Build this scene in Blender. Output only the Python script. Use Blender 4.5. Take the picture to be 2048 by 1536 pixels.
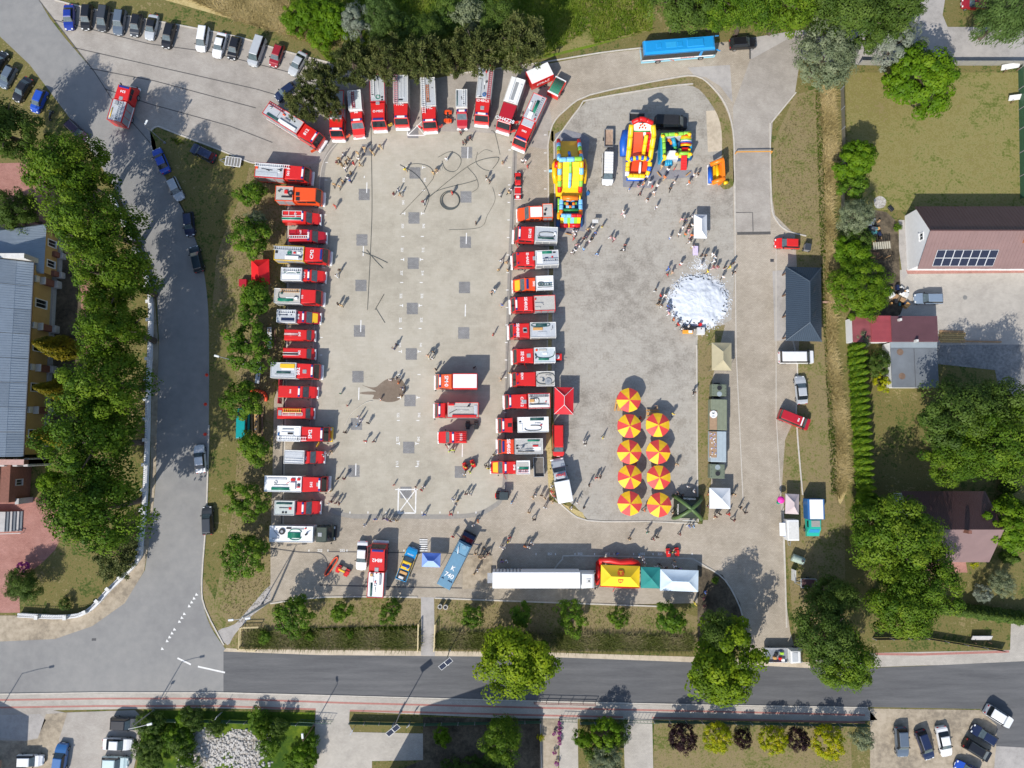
import bpy, bmesh, math, random
import numpy as np
from mathutils import Vector, Matrix, Quaternion
from math import sin, cos, pi, radians as R, atan2, hypot, sqrt
random.seed(7); rng = np.random.default_rng(7)
sc = bpy.context.scene; C = sc.collection
for o in list(bpy.data.objects): bpy.data.objects.remove(o, do_unlink=True)

# ---------------------------------------------------------------- camera, sky, sun, exposure
F = 1422.0; TH = R(4.6); HC = 118.1
cd = bpy.data.cameras.new('camera'); cam = bpy.data.objects.new('camera', cd); C.objects.link(cam)
cd.sensor_width = 36.0; cd.lens = 36.0*F/2048; cd.clip_end = 6000; cd.clip_start = 1
cam.location = (0, 0, HC); cam.rotation_euler = (TH, 0, 0); sc.camera = cam
SUNV = Vector((-0.49, -0.87, 0)).normalized()*cos(R(41)) + Vector((0, 0, sin(R(41))))
w = bpy.data.worlds.new('World'); sc.world = w; w.use_nodes = True
nt = w.node_tree; bg = nt.nodes['Background']
sky = nt.nodes.new('ShaderNodeTexSky'); sky.sky_type = 'NISHITA'; sky.sun_disc = False
sky.sun_elevation = R(41); sky.sun_rotation = atan2(SUNV.x, SUNV.y); sky.altitude = 200
nt.links.new(sky.outputs[0], bg.inputs[0]); bg.inputs[1].default_value = 0.14
sl = bpy.data.lights.new('sun', 'SUN'); sl.energy = 4.0; sl.angle = R(0.53); sl.color = (1, .955, .88)
so = bpy.data.objects.new('sun', sl); C.objects.link(so); so.location = (-60, -100, 140)
so.rotation_euler = (-SUNV).to_track_quat('-Z', 'Y').to_euler()
vs = sc.view_settings; vs.view_transform = 'Standard'; vs.look = 'None'; vs.gamma = 1; vs.use_curve_mapping = False
vs.exposure = 0.33
sc.cycles.max_bounces = 6; sc.cycles.diffuse_bounces = 3; sc.cycles.transparent_max_bounces = 8

# ---------------------------------------------------------------- photo pixel -> world point at height h
def g(px, py, h=0.0):
    u = (px-1024)/F; v = -(py-768)/F
    t = (HC-h)/(cos(TH)-v*sin(TH))
    return Vector((u*t, (v*cos(TH)+sin(TH))*t, h))
def g2(p, h=0.0): return g(p[0], p[1], h)

# ---------------------------------------------------------------- materials
MATS = {}
def N(t, ty, **k):
    n = t.nodes.new('ShaderNode'+ty)
    for a, b in k.items(): setattr(n, a, b)
    return n
def base_mat(name, rough=.6, metal=0., spec=.5):
    m = bpy.data.materials.new(name); m.use_nodes = True
    t = m.node_tree; b = t.nodes['Principled BSDF']
    b.inputs['Roughness'].default_value = rough; b.inputs['Metallic'].default_value = metal
    b.inputs['Specular IOR Level'].default_value = spec
    return m, t, b
def c4(c, k=1.0): return (min(c[0]*k, 1), min(c[1]*k, 1), min(c[2]*k, 1), 1)
def M(col, rough=.55, var=.12, scale=3.0, metal=0., coat=0., bump=0., name=None, sh=0.0):
    """one plain surface: colour with soft two-scale noise wear"""
    key = (tuple(round(x, 4) for x in col), rough, var, scale, metal, coat, bump)
    if key in MATS: return MATS[key]
    m, t, b = base_mat(name or 'surface', rough, metal)
    tc = N(t, 'TexCoord'); nz = N(t, 'TexNoise'); nz.inputs['Scale'].default_value = scale; nz.inputs['Detail'].default_value = 5
    nz.inputs['Roughness'].default_value = .65
    t.links.new(tc.outputs['Object'], nz.inputs['Vector'])
    cr = N(t, 'ValToRGB'); cr.color_ramp.elements[0].position = .3; cr.color_ramp.elements[1].position = .7
    cr.color_ramp.elements[0].color = c4(col, 1-var); cr.color_ramp.elements[1].color = c4(col, 1+var)
    t.links.new(nz.outputs['Fac'], cr.inputs['Fac']); t.links.new(cr.outputs['Color'], b.inputs['Base Color'])
    if coat: b.inputs['Coat Weight'].default_value = coat; b.inputs['Coat Roughness'].default_value = .08
    if bump:
        bp = N(t, 'Bump'); bp.inputs['Strength'].default_value = bump; bp.inputs['Distance'].default_value = .03
        t.links.new(nz.outputs['Fac'], bp.inputs['Height']); t.links.new(bp.outputs['Normal'], b.inputs['Normal'])
    MATS[key] = m
    return m
def PAINT(col): return M(col, .32, .05, 2.0, 0, .5)
GLASS = M((.015, .02, .025), .08, .1, 2, 0, .4)
GLASSL = M((.09, .12, .13), .12, .3, 2.5, 0, .4)
TYRE = M((.022, .022, .024), .85, .2); RIM = M((.45, .46, .48), .35, .1, 3, .8)
BLACK = M((.02, .02, .022), .5, .2); DARK = M((.06, .06, .065), .6, .25)
WHITE = M((.78, .78, .77), .45, .05); OFFW = M((.62, .61, .58), .6, .12)
ALU = M((.50, .52, .54), .5, .12, 6, .15); ALUD = M((.33, .34, .35), .55, .18, 6, .2); DECKB = M((.44, .42, .38), .65, .15, 5)
RED = PAINT((.62, .018, .014)); RED2 = PAINT((.42, .012, .022)); ORANGE = PAINT((.80, .085, .012)); YEL = PAINT((.80, .50, .02))
GREEN = M((.012, .21, .13), .5, .2, 6); GREEND = M((.02, .09, .08), .5, .2, 6); BLUE = PAINT((.03, .11, .38)); LBLUE = PAINT((.02, .30, .62))
HOSE = M((.085, .095, .09), .6, .2); OCHRE = M((.55, .30, .10), .6, .2); WOOD = M((.36, .22, .11), .7, .25, 8); WOODD = M((.16, .09, .055), .7, .3, 8)
STEEL = M((.40, .41, .42), .4, .15, 4, .6); CONC = M((.46, .44, .40), .85, .15, 3, 0, 0, .2); GREY = M((.25, .25, .26), .6, .15)
LAMPW = M((.75, .76, .74), .15, .05, 2, 0, .3); LAMPR = M((.45, .01, .01), .2, .1, 2, 0, .3); LAMPB = M((.015, .035, .20), .2, .1, 2, 0, .3)

def ground_mat(name, stops, s1=.12, s2=1.2, s3=9.0, w=(.5, .32, .18), rough=.95, bump=.5, aniso=None, lo=.41, hi=.59):
    """world-anchored ground: three noise scales summed, mapped through a colour ramp"""
    m, t, b = base_mat(name, rough, 0, .25)
    ge = N(t, 'NewGeometry'); src = ge.outputs['Position']
    if aniso:
        mp = N(t, 'Mapping'); mp.inputs['Scale'].default_value = aniso; t.links.new(src, mp.inputs['Vector']); src = mp.outputs['Vector']
    acc = None; fine = None
    for s, k in zip((s1, s2, s3), w):
        nz = N(t, 'TexNoise'); nz.inputs['Scale'].default_value = s; nz.inputs['Detail'].default_value = 6; nz.inputs['Roughness'].default_value = .62
        t.links.new(src, nz.inputs['Vector'])
        mm = N(t, 'Math', operation='MULTIPLY_ADD'); mm.inputs[1].default_value = k; mm.inputs[2].default_value = 0
        t.links.new(nz.outputs['Fac'], mm.inputs[0])
        if acc is not None: t.links.new(acc, mm.inputs[2])
        acc = mm.outputs[0]; fine = nz.outputs['Fac']
    cr = N(t, 'ValToRGB'); e = cr.color_ramp.elements
    while len(e) < len(stops): e.new(.5)
    for i, c in enumerate(stops):
        e[i].position = lo+(hi-lo)*i/(len(stops)-1); e[i].color = c4(c)
    t.links.new(acc, cr.inputs['Fac']); t.links.new(cr.outputs['Color'], b.inputs['Base Color'])
    bp = N(t, 'Bump'); bp.inputs['Strength'].default_value = bump; bp.inputs['Distance'].default_value = .06
    t.links.new(fine, bp.inputs['Height']); t.links.new(bp.outputs['Normal'], b.inputs['Normal'])
    return m, t, b, cr, acc
def with_brick(mt, bw, bh, joint, mortar=.012, ang=0.0, tone=.10):
    """overlay of laid blocks: each block a slightly different tone, thin darker joints"""
    m, t, b, cr, acc = mt
    ge = N(t, 'NewGeometry'); mp = N(t, 'Mapping'); mp.inputs['Rotation'].default_value = (0, 0, ang)
    t.links.new(ge.outputs['Position'], mp.inputs['Vector'])
    br = N(t, 'TexBrick'); br.inputs['Scale'].default_value = 1; br.inputs['Brick Width'].default_value = bw; br.inputs['Row Height'].default_value = bh
    br.inputs['Mortar Size'].default_value = mortar; br.inputs['Mortar Smooth'].default_value = .3
    br.inputs['Color1'].default_value = (1-tone, 1-tone, 1-tone, 1); br.inputs['Color2'].default_value = (1+tone, 1+tone, 1+tone, 1); br.inputs['Mortar'].default_value = (joint, joint, joint, 1)
    t.links.new(mp.outputs['Vector'], br.inputs['Vector'])
    mx = N(t, 'Mix', data_type='RGBA', blend_type='MULTIPLY'); mx.inputs['Factor'].default_value = 1
    t.links.new(cr.outputs['Color'], mx.inputs['A']); t.links.new(br.outputs['Color'], mx.inputs['B'])
    t.links.new(mx.outputs['Result'], b.inputs['Base Color'])
    return m
GM = {}
GM['field'] = ground_mat('dry_lawn', [(.05, .075, .014), (.10, .115, .028), (.19, .15, .058), (.12, .12, .033), (.25, .195, .092)], .10, .8, 2.8, (.36, .28, .36))[0]
GM['garden'] = ground_mat('garden_lawn', [(.10, .12, .022), (.17, .17, .048), (.25, .21, .085), (.18, .165, .045), (.23, .185, .08)], .09, .7, 2.6, (.36, .28, .36))[0]
GM['meadow'] = ground_mat('meadow', [(.06, .12, .008), (.14, .21, .012), (.11, .15, .022), (.24, .24, .06)], .12, 1.0, 7, (.45, .32, .23))[0]
GM['verge'] = ground_mat('verge', [(.10, .12, .025), (.19, .165, .065), (.25, .19, .10), (.14, .125, .05)], .2, 1.1, 3.2, (.36, .28, .36))[0]
GM['straw'] = ground_mat('straw', [(.27, .21, .08), (.42, .33, .14), (.52, .42, .21), (.34, .27, .10)], .3, 2, 10, (.3, .35, .35))[0]
GM['lush'] = ground_mat('lush_grass', [(.03, .07, .006), (.07, .12, .008), (.13, .18, .012)], .2, 1.2, 7)[0]
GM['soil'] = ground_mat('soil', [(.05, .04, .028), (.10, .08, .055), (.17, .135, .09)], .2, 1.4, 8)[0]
GM['dirt'] = ground_mat('sandy_dirt', [(.24, .20, .15), (.36, .30, .22), (.44, .37, .28)], .15, 1.2, 8)[0]
GM['sand'] = ground_mat('pale_sand', [(.42, .35, .26), (.52, .44, .33), (.58, .49, .38)], .2, 1.5, 10, bump=.2)[0]
GM['asphalt'] = ground_mat('old_asphalt', [(.215, .21, .205), (.25, .245, .235), (.285, .275, .26)], .06, .6, 14, (.5, .3, .2), .9, .15)[0]
GM['asphalt_new'] = ground_mat('new_asphalt', [(.095, .095, .098), (.12, .12, .122), (.15, .148, .148)], .05, .35, 5, (.35, .45, .2), .85, .15, (.25, 2.6, 1))[0]
GM['court'] = with_brick(ground_mat('court_slabs', [(.35, .315, .25), (.42, .38, .305), (.46, .42, .345)], .05, .45, 6, (.5, .3, .2), .9, .1), .8, .4, .93, .012, R(-1.2), .035)
GM['paver'] = with_brick(ground_mat('block_paving', [(.31, .265, .205), (.39, .335, .265), (.45, .39, .315)], .05, .5, 5, (.45, .3, .25), .92, .15), .4, .2, .72, .02, R(-1.2), .07)
GM['lot'] = with_brick(ground_mat('grey_paving', [(.30, .27, .235), (.36, .325, .285), (.41, .375, .33)], .05, .4, 6, (.45, .33, .22), .92, .12), .4, .2, .85, .014, R(12), .05)
GM['yard'] = with_brick(ground_mat('yard_concrete', [(.25, .225, .19), (.34, .31, .265), (.40, .37, .32), (.31, .28, .235)], .06, .45, 3.5, (.42, .33, .25), .92, .2), 1.0, .5, .90, .02, R(-1.2), .05)
GM['slab'] = with_brick(ground_mat('dark_tiles', [(.20, .195, .19), (.24, .235, .23), (.28, .275, .27)], .2, 1, 8, (.4, .3, .3), .92, .15), .4, .2, .75, .03, R(-1.2), .1)
GM['redpave'] = with_brick(ground_mat('red_paving', [(.29, .135, .11), (.37, .185, .15), (.42, .22, .185)], .08, .6, 6, (.4, .3, .3), .92, .12), .4, .2, .8, .02, 0, .08)
GM['walk'] = with_brick(ground_mat('pavement_blocks', [(.36, .33, .29), (.43, .395, .345), (.49, .45, .395)], .08, .6, 6, (.4, .3, .3), .92, .12), .4, .2, .82, .02, R(-1), .05)
GM['path'] = ground_mat('concrete_path', [(.30, .28, .26), (.38, .355, .33), (.43, .40, .37)], .2, 1, 9, (.4, .3, .3), .92, .15)[0]
GM['wet'] = ground_mat('wet_stain', [(.17, .13, .095), (.20, .155, .115), (.235, .185, .14)], .2, 1.2, 6, (.4, .3, .3), .45, .1)[0]
GM['gravel'] = ground_mat('grey_gravel', [(.13, .13, .13), (.23, .225, .215), (.36, .35, .33)], .25, 2.2, 12, (.3, .3, .4), .95, .5)[0]
GM['rubble'] = ground_mat('stone_rubble', [(.10, .08, .05), (.38, .35, .31), (.58, .56, .52)], .3, 2.5, 9, (.3, .35, .35), .95, 1.0)[0]
GM['drain'] = M((.27, .25, .22), .8, .12, 2, 0, 0, .1); GM['seam'] = M((.09, .085, .08), .85, .2); GM['mark'] = M((.72, .71, .68), .7, .14, 3)
GM['kerb'] = M((.50, .46, .40), .85, .14, 1.5, 0, 0, .1); GM['redline'] = M((.38, .17, .14), .85, .15, 2)

# ---------------------------------------------------------------- mesh builder and object helpers
class MB:
    def __init__(s): s.v = []; s.f = []; s.m = []
    def add(s, vs, fs, m=0):
        o = len(s.v); s.v += [tuple(p) for p in vs]; s.f += [tuple(i+o for i in f) for f in fs]; s.m += [m]*len(fs); return s
    def box(s, x0, x1, y0, y1, z0, z1, m=0, ch=0.0, T=None):
        if ch:
            c = min(ch, (x1-x0)*.45, (y1-y0)*.45, (z1-z0)*.45)
            a = [(x0+c, y0), (x1-c, y0), (x1, y0+c), (x1, y1-c), (x1-c, y1), (x0+c, y1), (x0, y1-c), (x0, y0+c)]
            b = [(x0+c, y0+c), (x1-c, y0+c), (x1-c, y0+c), (x1-c, y1-c), (x1-c, y1-c), (x0+c, y1-c), (x0+c, y1-c), (x0+c, y0+c)]
            vs = [(p[0], p[1], z0) for p in a]+[(p[0], p[1], z1-c) for p in a]+[(x0+c, y0+c, z1), (x1-c, y0+c, z1), (x1-c, y1-c, z1), (x0+c, y1-c, z1)]
            fs = [tuple(range(7, -1, -1))]+[(i, (i+1) % 8, 8+(i+1) % 8, 8+i) for i in range(8)]
            fs += [(8, 9, 17, 16), (9, 10, 17), (10, 11, 18, 17), (11, 12, 18), (12, 13, 19, 18), (13, 14, 19), (14, 15, 16, 19), (15, 8, 16), (16, 17, 18, 19)]
        else:
            vs = [(x0, y0, z0), (x1, y0, z0), (x1, y1, z0), (x0, y1, z0), (x0, y0, z1), (x1, y0, z1), (x1, y1, z1), (x0, y1, z1)]
            fs = [(3, 2, 1, 0), (4, 5, 6, 7), (0, 1, 5, 4), (1, 2, 6, 5), (2, 3, 7, 6), (3, 0, 4, 7)]
        if T is not None: vs = [T @ Vector(p) for p in vs]
        return s.add(vs, fs, m)
    def beam(s, a, b, wd, ht=None, m=0):
        a = Vector(a); b = Vector(b); d = b-a; L = d.length
        if L < 1e-6: return s
        T = Matrix.Translation(a) @ d.to_track_quat('X', 'Z').to_matrix().to_4x4(); ht = ht or wd
        return s.box(0, L, -wd/2, wd/2, -ht/2, ht/2, m, 0, T)
    def prism(s, poly, z0, z1, m=0):
        if sum(poly[i-1][0]*poly[i][1]-poly[i][0]*poly[i-1][1] for i in range(len(poly))) < 0: poly = poly[::-1]
        n = len(poly); vs = [(p[0], p[1], z0) for p in poly]+[(p[0], p[1], z1) for p in poly]
        return s.add(vs, [tuple(range(n-1, -1, -1)), tuple(range(n, 2*n))]+[(i, (i+1) % n, n+(i+1) % n, n+i) for i in range(n)], m)
    def prof(s, P, m=0):
        """side profile [(x, z, half width)], lofted across the vehicle"""
        n = len(P); vs = [(p[0], p[2], p[1]) for p in P]+[(p[0], -p[2], p[1]) for p in P]
        return s.add(vs, [tuple(range(n)), tuple(range(2*n-1, n-1, -1))]+[(i, n+i, n+(i+1) % n, (i+1) % n) for i in range(n)], m)
    def tube(s, pts, r, n=6, m=0, closed=False, r2=None):
        P = [Vector(p) for p in pts]; k = len(P); vs = []; fs = []
        for i, p in enumerate(P):
            if closed: d = P[(i+1) % k]-P[i-1]
            else: d = P[min(i+1, k-1)]-P[max(i-1, 0)]
            if d.length < 1e-9: d = Vector((0, 0, 1))
            q = d.to_track_quat('Z', 'Y'); rr = r if r2 is None else r+(r2-r)*i/max(k-1, 1)
            for j in range(n): vs.append(p+q @ Vector((rr*cos(2*pi*j/n), rr*sin(2*pi*j/n), 0)))
        for i in range(k if closed else k-1):
            a = i*n; b = ((i+1) % k)*n
            for j in range(n): fs.append((a+j, a+(j+1) % n, b+(j+1) % n, b+j))
        if not closed: fs += [tuple(range(n-1, -1, -1)), tuple(range((k-1)*n, k*n))]
        return s.add(vs, fs, m)
    def cyl(s, c, r, z0, z1, n=16, m=0, r2=None, axis='z'):
        r2 = r if r2 is None else r2; vs = []
        for z, rr in ((z0, r), (z1, r2)):
            for j in range(n):
                a = 2*pi*j/n; x, y = rr*cos(a), rr*sin(a)
                vs.append((c[0]+x, c[1]+y, z) if axis == 'z' else (c[0]+x, c[1]+z, c[2]+y))
        fs = [tuple(range(n-1, -1, -1)), tuple(range(n, 2*n))]+[(j, (j+1) % n, n+(j+1) % n, n+j) for j in range(n)]
        if axis != 'z': fs = [f[::-1] for f in fs]
        return s.add(vs, fs, m)
    def lathe(s, c, prof, n=14, m=0):
        vs = []; fs = []; k = len(prof)
        for r, z in prof:
            for j in range(n): vs.append((c[0]+r*cos(2*pi*j/n), c[1]+r*sin(2*pi*j/n), c[2]+z))
        for i in range(k-1):
            for j in range(n): fs.append((i*n+j, i*n+(j+1) % n, (i+1)*n+(j+1) % n, (i+1)*n+j))
        fs += [tuple(range(n-1, -1, -1)), tuple(range((k-1)*n, k*n))]
        return s.add(vs, fs, m)
    def mesh(s, name, mats, smooth=False):
        me = bpy.data.meshes.new(name); me.from_pydata(s.v, [], s.f)
        for a in (mats if isinstance(mats, (list, tuple)) else [mats]): me.materials.append(a)
        if len(me.materials) > 1: me.polygons.foreach_set('material_index', s.m)
        if smooth: me.polygons.foreach_set('use_smooth', [True]*len(s.f))
        me.update(); return me
    def obj(s, name, mats, parent=None, smooth=False, loc=None, rz=None):
        return link(name, s.mesh(name, mats, smooth), parent, loc, rz)
def link(name, me, parent=None, loc=None, rz=None):
    o = bpy.data.objects.new(name, me); C.objects.link(o)
    if parent: o.parent = parent
    if loc is not None: o.location = loc
    if rz is not None: o.rotation_euler = (0, 0, rz)
    return o
def tag(o, label, cat, group=None):
    o['label'] = label; o['category'] = cat
    if group: o['group'] = group
    return o
LAND = []
def reg(phrase, x, y, r=2.0): LAND.append((phrase, x, y, r))
def thing(name, label, cat, loc, rz=0., group=None, land=None, r=2.0):
    o = bpy.data.objects.new(name, None); C.objects.link(o); o.location = loc; o.rotation_euler = (0, 0, rz); o.empty_display_size = .3
    if land: reg(land, loc[0], loc[1], r)
    return tag(o, label, cat, group)
def struct(o, kind='structure'): o['kind'] = kind; return o
def recol(o, m, i=0): o.material_slots[i].link = 'OBJECT'; o.material_slots[i].material = m; return o
TXT = {}
def text_mesh(s, size=1.0, bold=True):
    k = (s, size)
    if k not in TXT:
        cu = bpy.data.curves.new('lettering', 'FONT'); cu.body = s; cu.size = size; cu.align_x = 'CENTER'; cu.align_y = 'CENTER'
        cu.extrude = .004; cu.resolution_u = 2
        if bold: cu.offset = .02*size
        o = bpy.data.objects.new('lettering', cu); C.objects.link(o)
        dg = bpy.context.evaluated_depsgraph_get(); me = bpy.data.meshes.new_from_object(o.evaluated_get(dg))
        bpy.data.objects.remove(o); me.name = 'lettering'; TXT[k] = me
    return TXT[k]
def text(s, size, mat, parent, loc, rz=0., name='lettering', rot=None, sx=1.0):
    me = text_mesh(s, size)
    if not len(me.materials): me.materials.append(mat)
    o = link(name, me, parent, loc); o.rotation_euler = rot if rot else (0, 0, rz); o.scale = (sx, 1, 1)
    recol(o, mat); return o
# ================================================================ THE GROUND
Z = [0.0]
def poly_obj(name, pts, mat, lev, parent=None, pix=True):
    P = [g2(p) if pix else Vector((p[0], p[1], 0)) for p in pts]
    if sum(P[i-1].x*P[i].y-P[i].x*P[i-1].y for i in range(len(P))) < 0: P = P[::-1]
    me = bpy.data.meshes.new(name); me.from_pydata([(p.x, p.y, lev*.004) for p in P], [], [tuple(range(len(P)))]); me.materials.append(mat)
    bm = bmesh.new(); bm.from_mesh(me); bmesh.ops.triangulate(bm, faces=bm.faces[:]); bm.to_mesh(me); bm.free()
    o = link(name, me, parent)
    return struct(o) if not parent else o
def smooth(pts, k=4, closed=False):
    n = len(pts); out = []
    rngi = range(n if closed else n-1)
    for i in rngi:
        p0, p1, p2, p3 = [Vector(pts[j % n] if closed else pts[max(0, min(n-1, j))]).to_2d() for j in (i-1, i, i+1, i+2)]
        for s in range(k):
            t = s/k
            out.append(tuple(.5*((2*p1)+(p2-p0)*t+(2*p0-5*p1+4*p2-p3)*t*t+(3*p1-p0-3*p2+p3)*t**3)))
    if not closed: out.append(tuple(pts[-1][:2]))
    return out
def strip(name, pts, wd, mat, lev, parent=None, h=0.0, pix=True, sm=0, mb=None, closed=False):
    """a band of width wd along a line: flat sheet, or a kerb when h > 0"""
    if sm: pts = smooth(pts, sm, closed)
    P = [(g2(p) if pix else Vector((p[0], p[1], 0))).to_2d() for p in pts]; L = []; n = len(P)
    for i in range(n):
        d = (P[(i+1) % n]-P[i-1]) if closed else (P[min(i+1, n-1)]-P[max(i-1, 0)])
        d = d.normalized() if d.length else Vector((1, 0)); q = Vector((-d.y, d.x))*wd/2; L.append((P[i]+q, P[i]-q))
    z = lev*.004; vs = []; fs = []
    for a, b in L: vs += [(a.x, a.y, 0 if h else z), (b.x, b.y, 0 if h else z), (a.x, a.y, z+h), (b.x, b.y, z+h)]
    for i in range(n if closed else n-1):
        o = 4*i; q = 4*((i+1) % n); fs.append((o+2, o+3, q+3, q+2))
        if h: fs += [(o, o+2, q+2, q), (o+3, o+1, q+1, q+3)]
    if mb is not None: mb.add(vs, fs); return None
    m = MB(); m.add(vs, fs); o = m.obj(name, mat, parent)
    return struct(o) if not parent else o

big = MB(); big.add([(-2500, -2500, 0), (2500, -2500, 0), (2500, 2500, 0), (-2500, 2500, 0)], [(0, 1, 2, 3)]); struct(big.obj('ground', GM['field']))
# meadow north, gardens
poly_obj('meadow', [(560, -120), (1310, -120), (1305, 60), (1180, 95), (1085, 118), (660, 125), (640, 105), (600, 60)], GM['meadow'], 1)
poly_obj('meadow', [(1085, 112), (1300, 62), (1300, -60), (1175, -60), (1160, 40)], GM['garden'], 2)
poly_obj('straw_strip', [(330, -60), (570, -60), (600, 40), (690, 90), (680, 105), (560, 66), (470, 40), (330, 0)], GM['straw'], 2)
poly_obj('garden', [(1690, 145), (2120, 145), (2120, 420), (1700, 420)], GM['garden'], 1)
poly_obj('garden', [(1760, 770), (2120, 770), (2120, 1230), (1740, 1230)], GM['field'], 1)
poly_obj('straw_strip', smooth([(1640, 180), (1668, 178), (1672, 300), (1662, 420), (1674, 520), (1668, 700), (1690, 830), (1695, 960), (1690, 990), (1676, 1000), (1672, 860), (1655, 720), (1652, 560), (1650, 400), (1648, 260)], 3, True), GM['straw'], 2)
poly_obj('verge', [(1545, 290), (1590, 190), (1640, 175), (1650, 300), (1650, 560), (1672, 860), (1690, 1000), (1690, 1300), (1590, 1290), (1565, 1000), (1548, 640)], GM['verge'], 1)
# left road and its junction (old asphalt)
poly_obj('road', smooth([(-140, -140), (60, -140), (78, 0), (190, 145), (300, 262), (318, 330), (368, 420), (398, 500), (414, 590), (418, 700), (417, 900), (412, 1040), (404, 1150), (402, 1190), (420, 1250), (452, 1300)], 4)+[(455, 1330), (455, 1383), (400, 1386), (200, 1384), (0, 1388), (-140, 1390), (-140, 1281), (0, 1281), (110, 1277), (185, 1250), (250, 1205), (290, 1140), (303, 1050), (312, 960), (314, 820), (318, 680), (314, 600), (298, 540), (262, 440), (220, 360), (150, 250), (60, 130), (-140, -60)], GM['asphalt'], 3)
poly_obj('road', [(447, 1302), (640, 1309), (860, 1311), (1100, 1313), (1400, 1324), (1700, 1337), (1840, 1332), (2140, 1318), (2140, 1500), (1990, 1492), (1992, 1450), (1960, 1418), (1740, 1414), (1430, 1409), (1100, 1402), (700, 1391), (447, 1384)], GM['asphalt_new'], 4)
# upper left car park
poly_obj('car_park', [(78, 0), (60, -140), (100, -140), (110, -2), (160, 14), (250, 30), (350, 48), (480, 75), (560, 100), (660, 127), (720, 150), (850, 160), (910, 150), (990, 140), (1085, 127), (1090, 152), (1108, 270), (1100, 300), (1012, 285), (700, 262), (640, 330), (575, 332), (500, 326), (440, 302), (350, 268), (315, 254), (300, 262), (190, 145)], GM['lot'], 4)
# block paving of the whole fairground with the ring road
poly_obj('block_paving', [(575, 332), (640, 326), (700, 262), (1012, 285), (1100, 300), (1108, 560), (1098, 1000), (1140, 1015), (1175, 1042), (1405, 1048), (1412, 1000), (1393, 980), (1395, 700), (1468, 560), (1466, 300), (1452, 230), (1420, 180), (1390, 158), (1330, 160), (1180, 190), (1130, 220), (1105, 250), (1085, 130), (1200, 108), (1285, 98), (1500, 80), (1590, 68), (1600, 120), (1590, 185), (1545, 245), (1540, 300), (1545, 400), (1550, 430), (1590, 470), (1600, 640), (1592, 830), (1570, 880), (1562, 1000), (1565, 1080), (1572, 1200), (1580, 1262), (1596, 1320), (1490, 1316), (1485, 1275), (1478, 1240), (1440, 1190), (1402, 1162), (1400, 1206), (1240, 1209), (1000, 1200), (650, 1193), (541, 1206), (541, 1095), (545, 950), (548, 800), (570, 730), (572, 620), (574, 480)], GM['paver'], 5)
poly_obj('yard', [(1178, 197), (1330, 170), (1385, 164), (1415, 190), (1438, 222), (1466, 300), (1468, 560), (1462, 640), (1425, 660), (1395, 680), (1393, 1046), (1176, 1040), (1150, 1012), (1133, 1000), (1107, 840), (1104, 600), (1108, 272)], GM['yard'], 6)
poly_obj('road', [(1600, 60), (1690, 60), (1800, 58), (1820, -140), (1912, -140), (1885, 30), (1895, 54), (2140, 55), (2140, 128), (1880, 128), (1720, 130), (1600, 120), (1500, 118), (1500, 76)], GM['path'], 6)
poly_obj('service_road', [(1466, 215), (1500, 120), (1590, 70), (1612, 68), (1600, 120), (1590, 185), (1545, 245), (1541, 300), (1541, 466), (1472, 466), (1468, 330)], GM['lot'], 7)
# the pale slab court and its drain ring
ring = smooth([(700, 262), (660, 300), (645, 340), (640, 500), (632, 700), (624, 860), (620, 960), (640, 1000), (690, 1030), (780, 1032), (930, 1032), (985, 1012), (1008, 980), (1012, 900), (1018, 600), (1026, 400), (1030, 285), (1000, 268), (850, 262)], 4, True)
court = poly_obj('court', ring, GM['court'], 7)
strip('drain_channel', smooth([(712, 255), (672, 286), (648, 330), (643, 400), (640, 500), (632, 700), (625, 860), (621, 950), (638, 1000), (690, 1030), (780, 1032), (930, 1032), (985, 1014), (1006, 985), (1012, 900), (1018, 600), (1026, 400), (1031, 285)], 4), .75, GM['drain'], 8)
strip('drain_seam', smooth([(704, 262), (668, 292), (643, 336), (638, 420), (635, 500), (627, 700), (619, 880)], 4), .12, GM['kerb'], 9)
strip('drain_seam', [(1030, 300), (1024, 480), (1016, 700), (1010, 900)], .10, GM['seam'], 9)
strip('kerb_line', [(573, 392), (574, 480), (571, 700), (566, 900), (563, 1070)], .18, GM['seam'], 9)
strip('kerb_line', [(576, 392), (577, 480), (574, 700), (569, 900), (566, 1070)], .22, GM['kerb'], 8)
# dark tile patches set in the court, each its own piece
PATCH = [(735, 300), (728.5, 389), (724, 480), (722, 571), (719, 662), (716, 753.5), (713, 848), (708, 942), (830, 346), (828, 436), (826.5, 526.5), (824.7, 617), (822.7, 708), (820, 801), (817.5, 895), (812, 985), (826, 265), (933.5, 305), (932, 394), (931, 484.5), (929, 575), (927.5, 666), (921, 944)]
for x, y in PATCH:
    k = 23+(y-500)*.0012*1; x0, x1, y0, y1 = x-k/2, x+k/2, y-k/2, y+k/2
    pts = []
    for i in range(6): pts.append((x0+(.7 if i % 2 else 0), y0+(y1-y0)*i/5))
    for i in range(6): pts.append((x1-(.7 if i % 2 else 0), y1-(y1-y0)*i/5))
    poly_obj('tile_patch', pts, GM['slab'], 8.4, court)
poly_obj('wet_stain', smooth([(724, 770), (738, 774), (752, 774), (762, 766), (775, 758), (795, 756), (806, 762), (812, 780), (804, 795), (790, 803), (772, 804), (758, 799), (745, 798), (748, 790), (732, 789), (718, 786), (736, 783), (752, 783), (742, 778)], 3, True), GM['wet'], 8.7)
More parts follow.
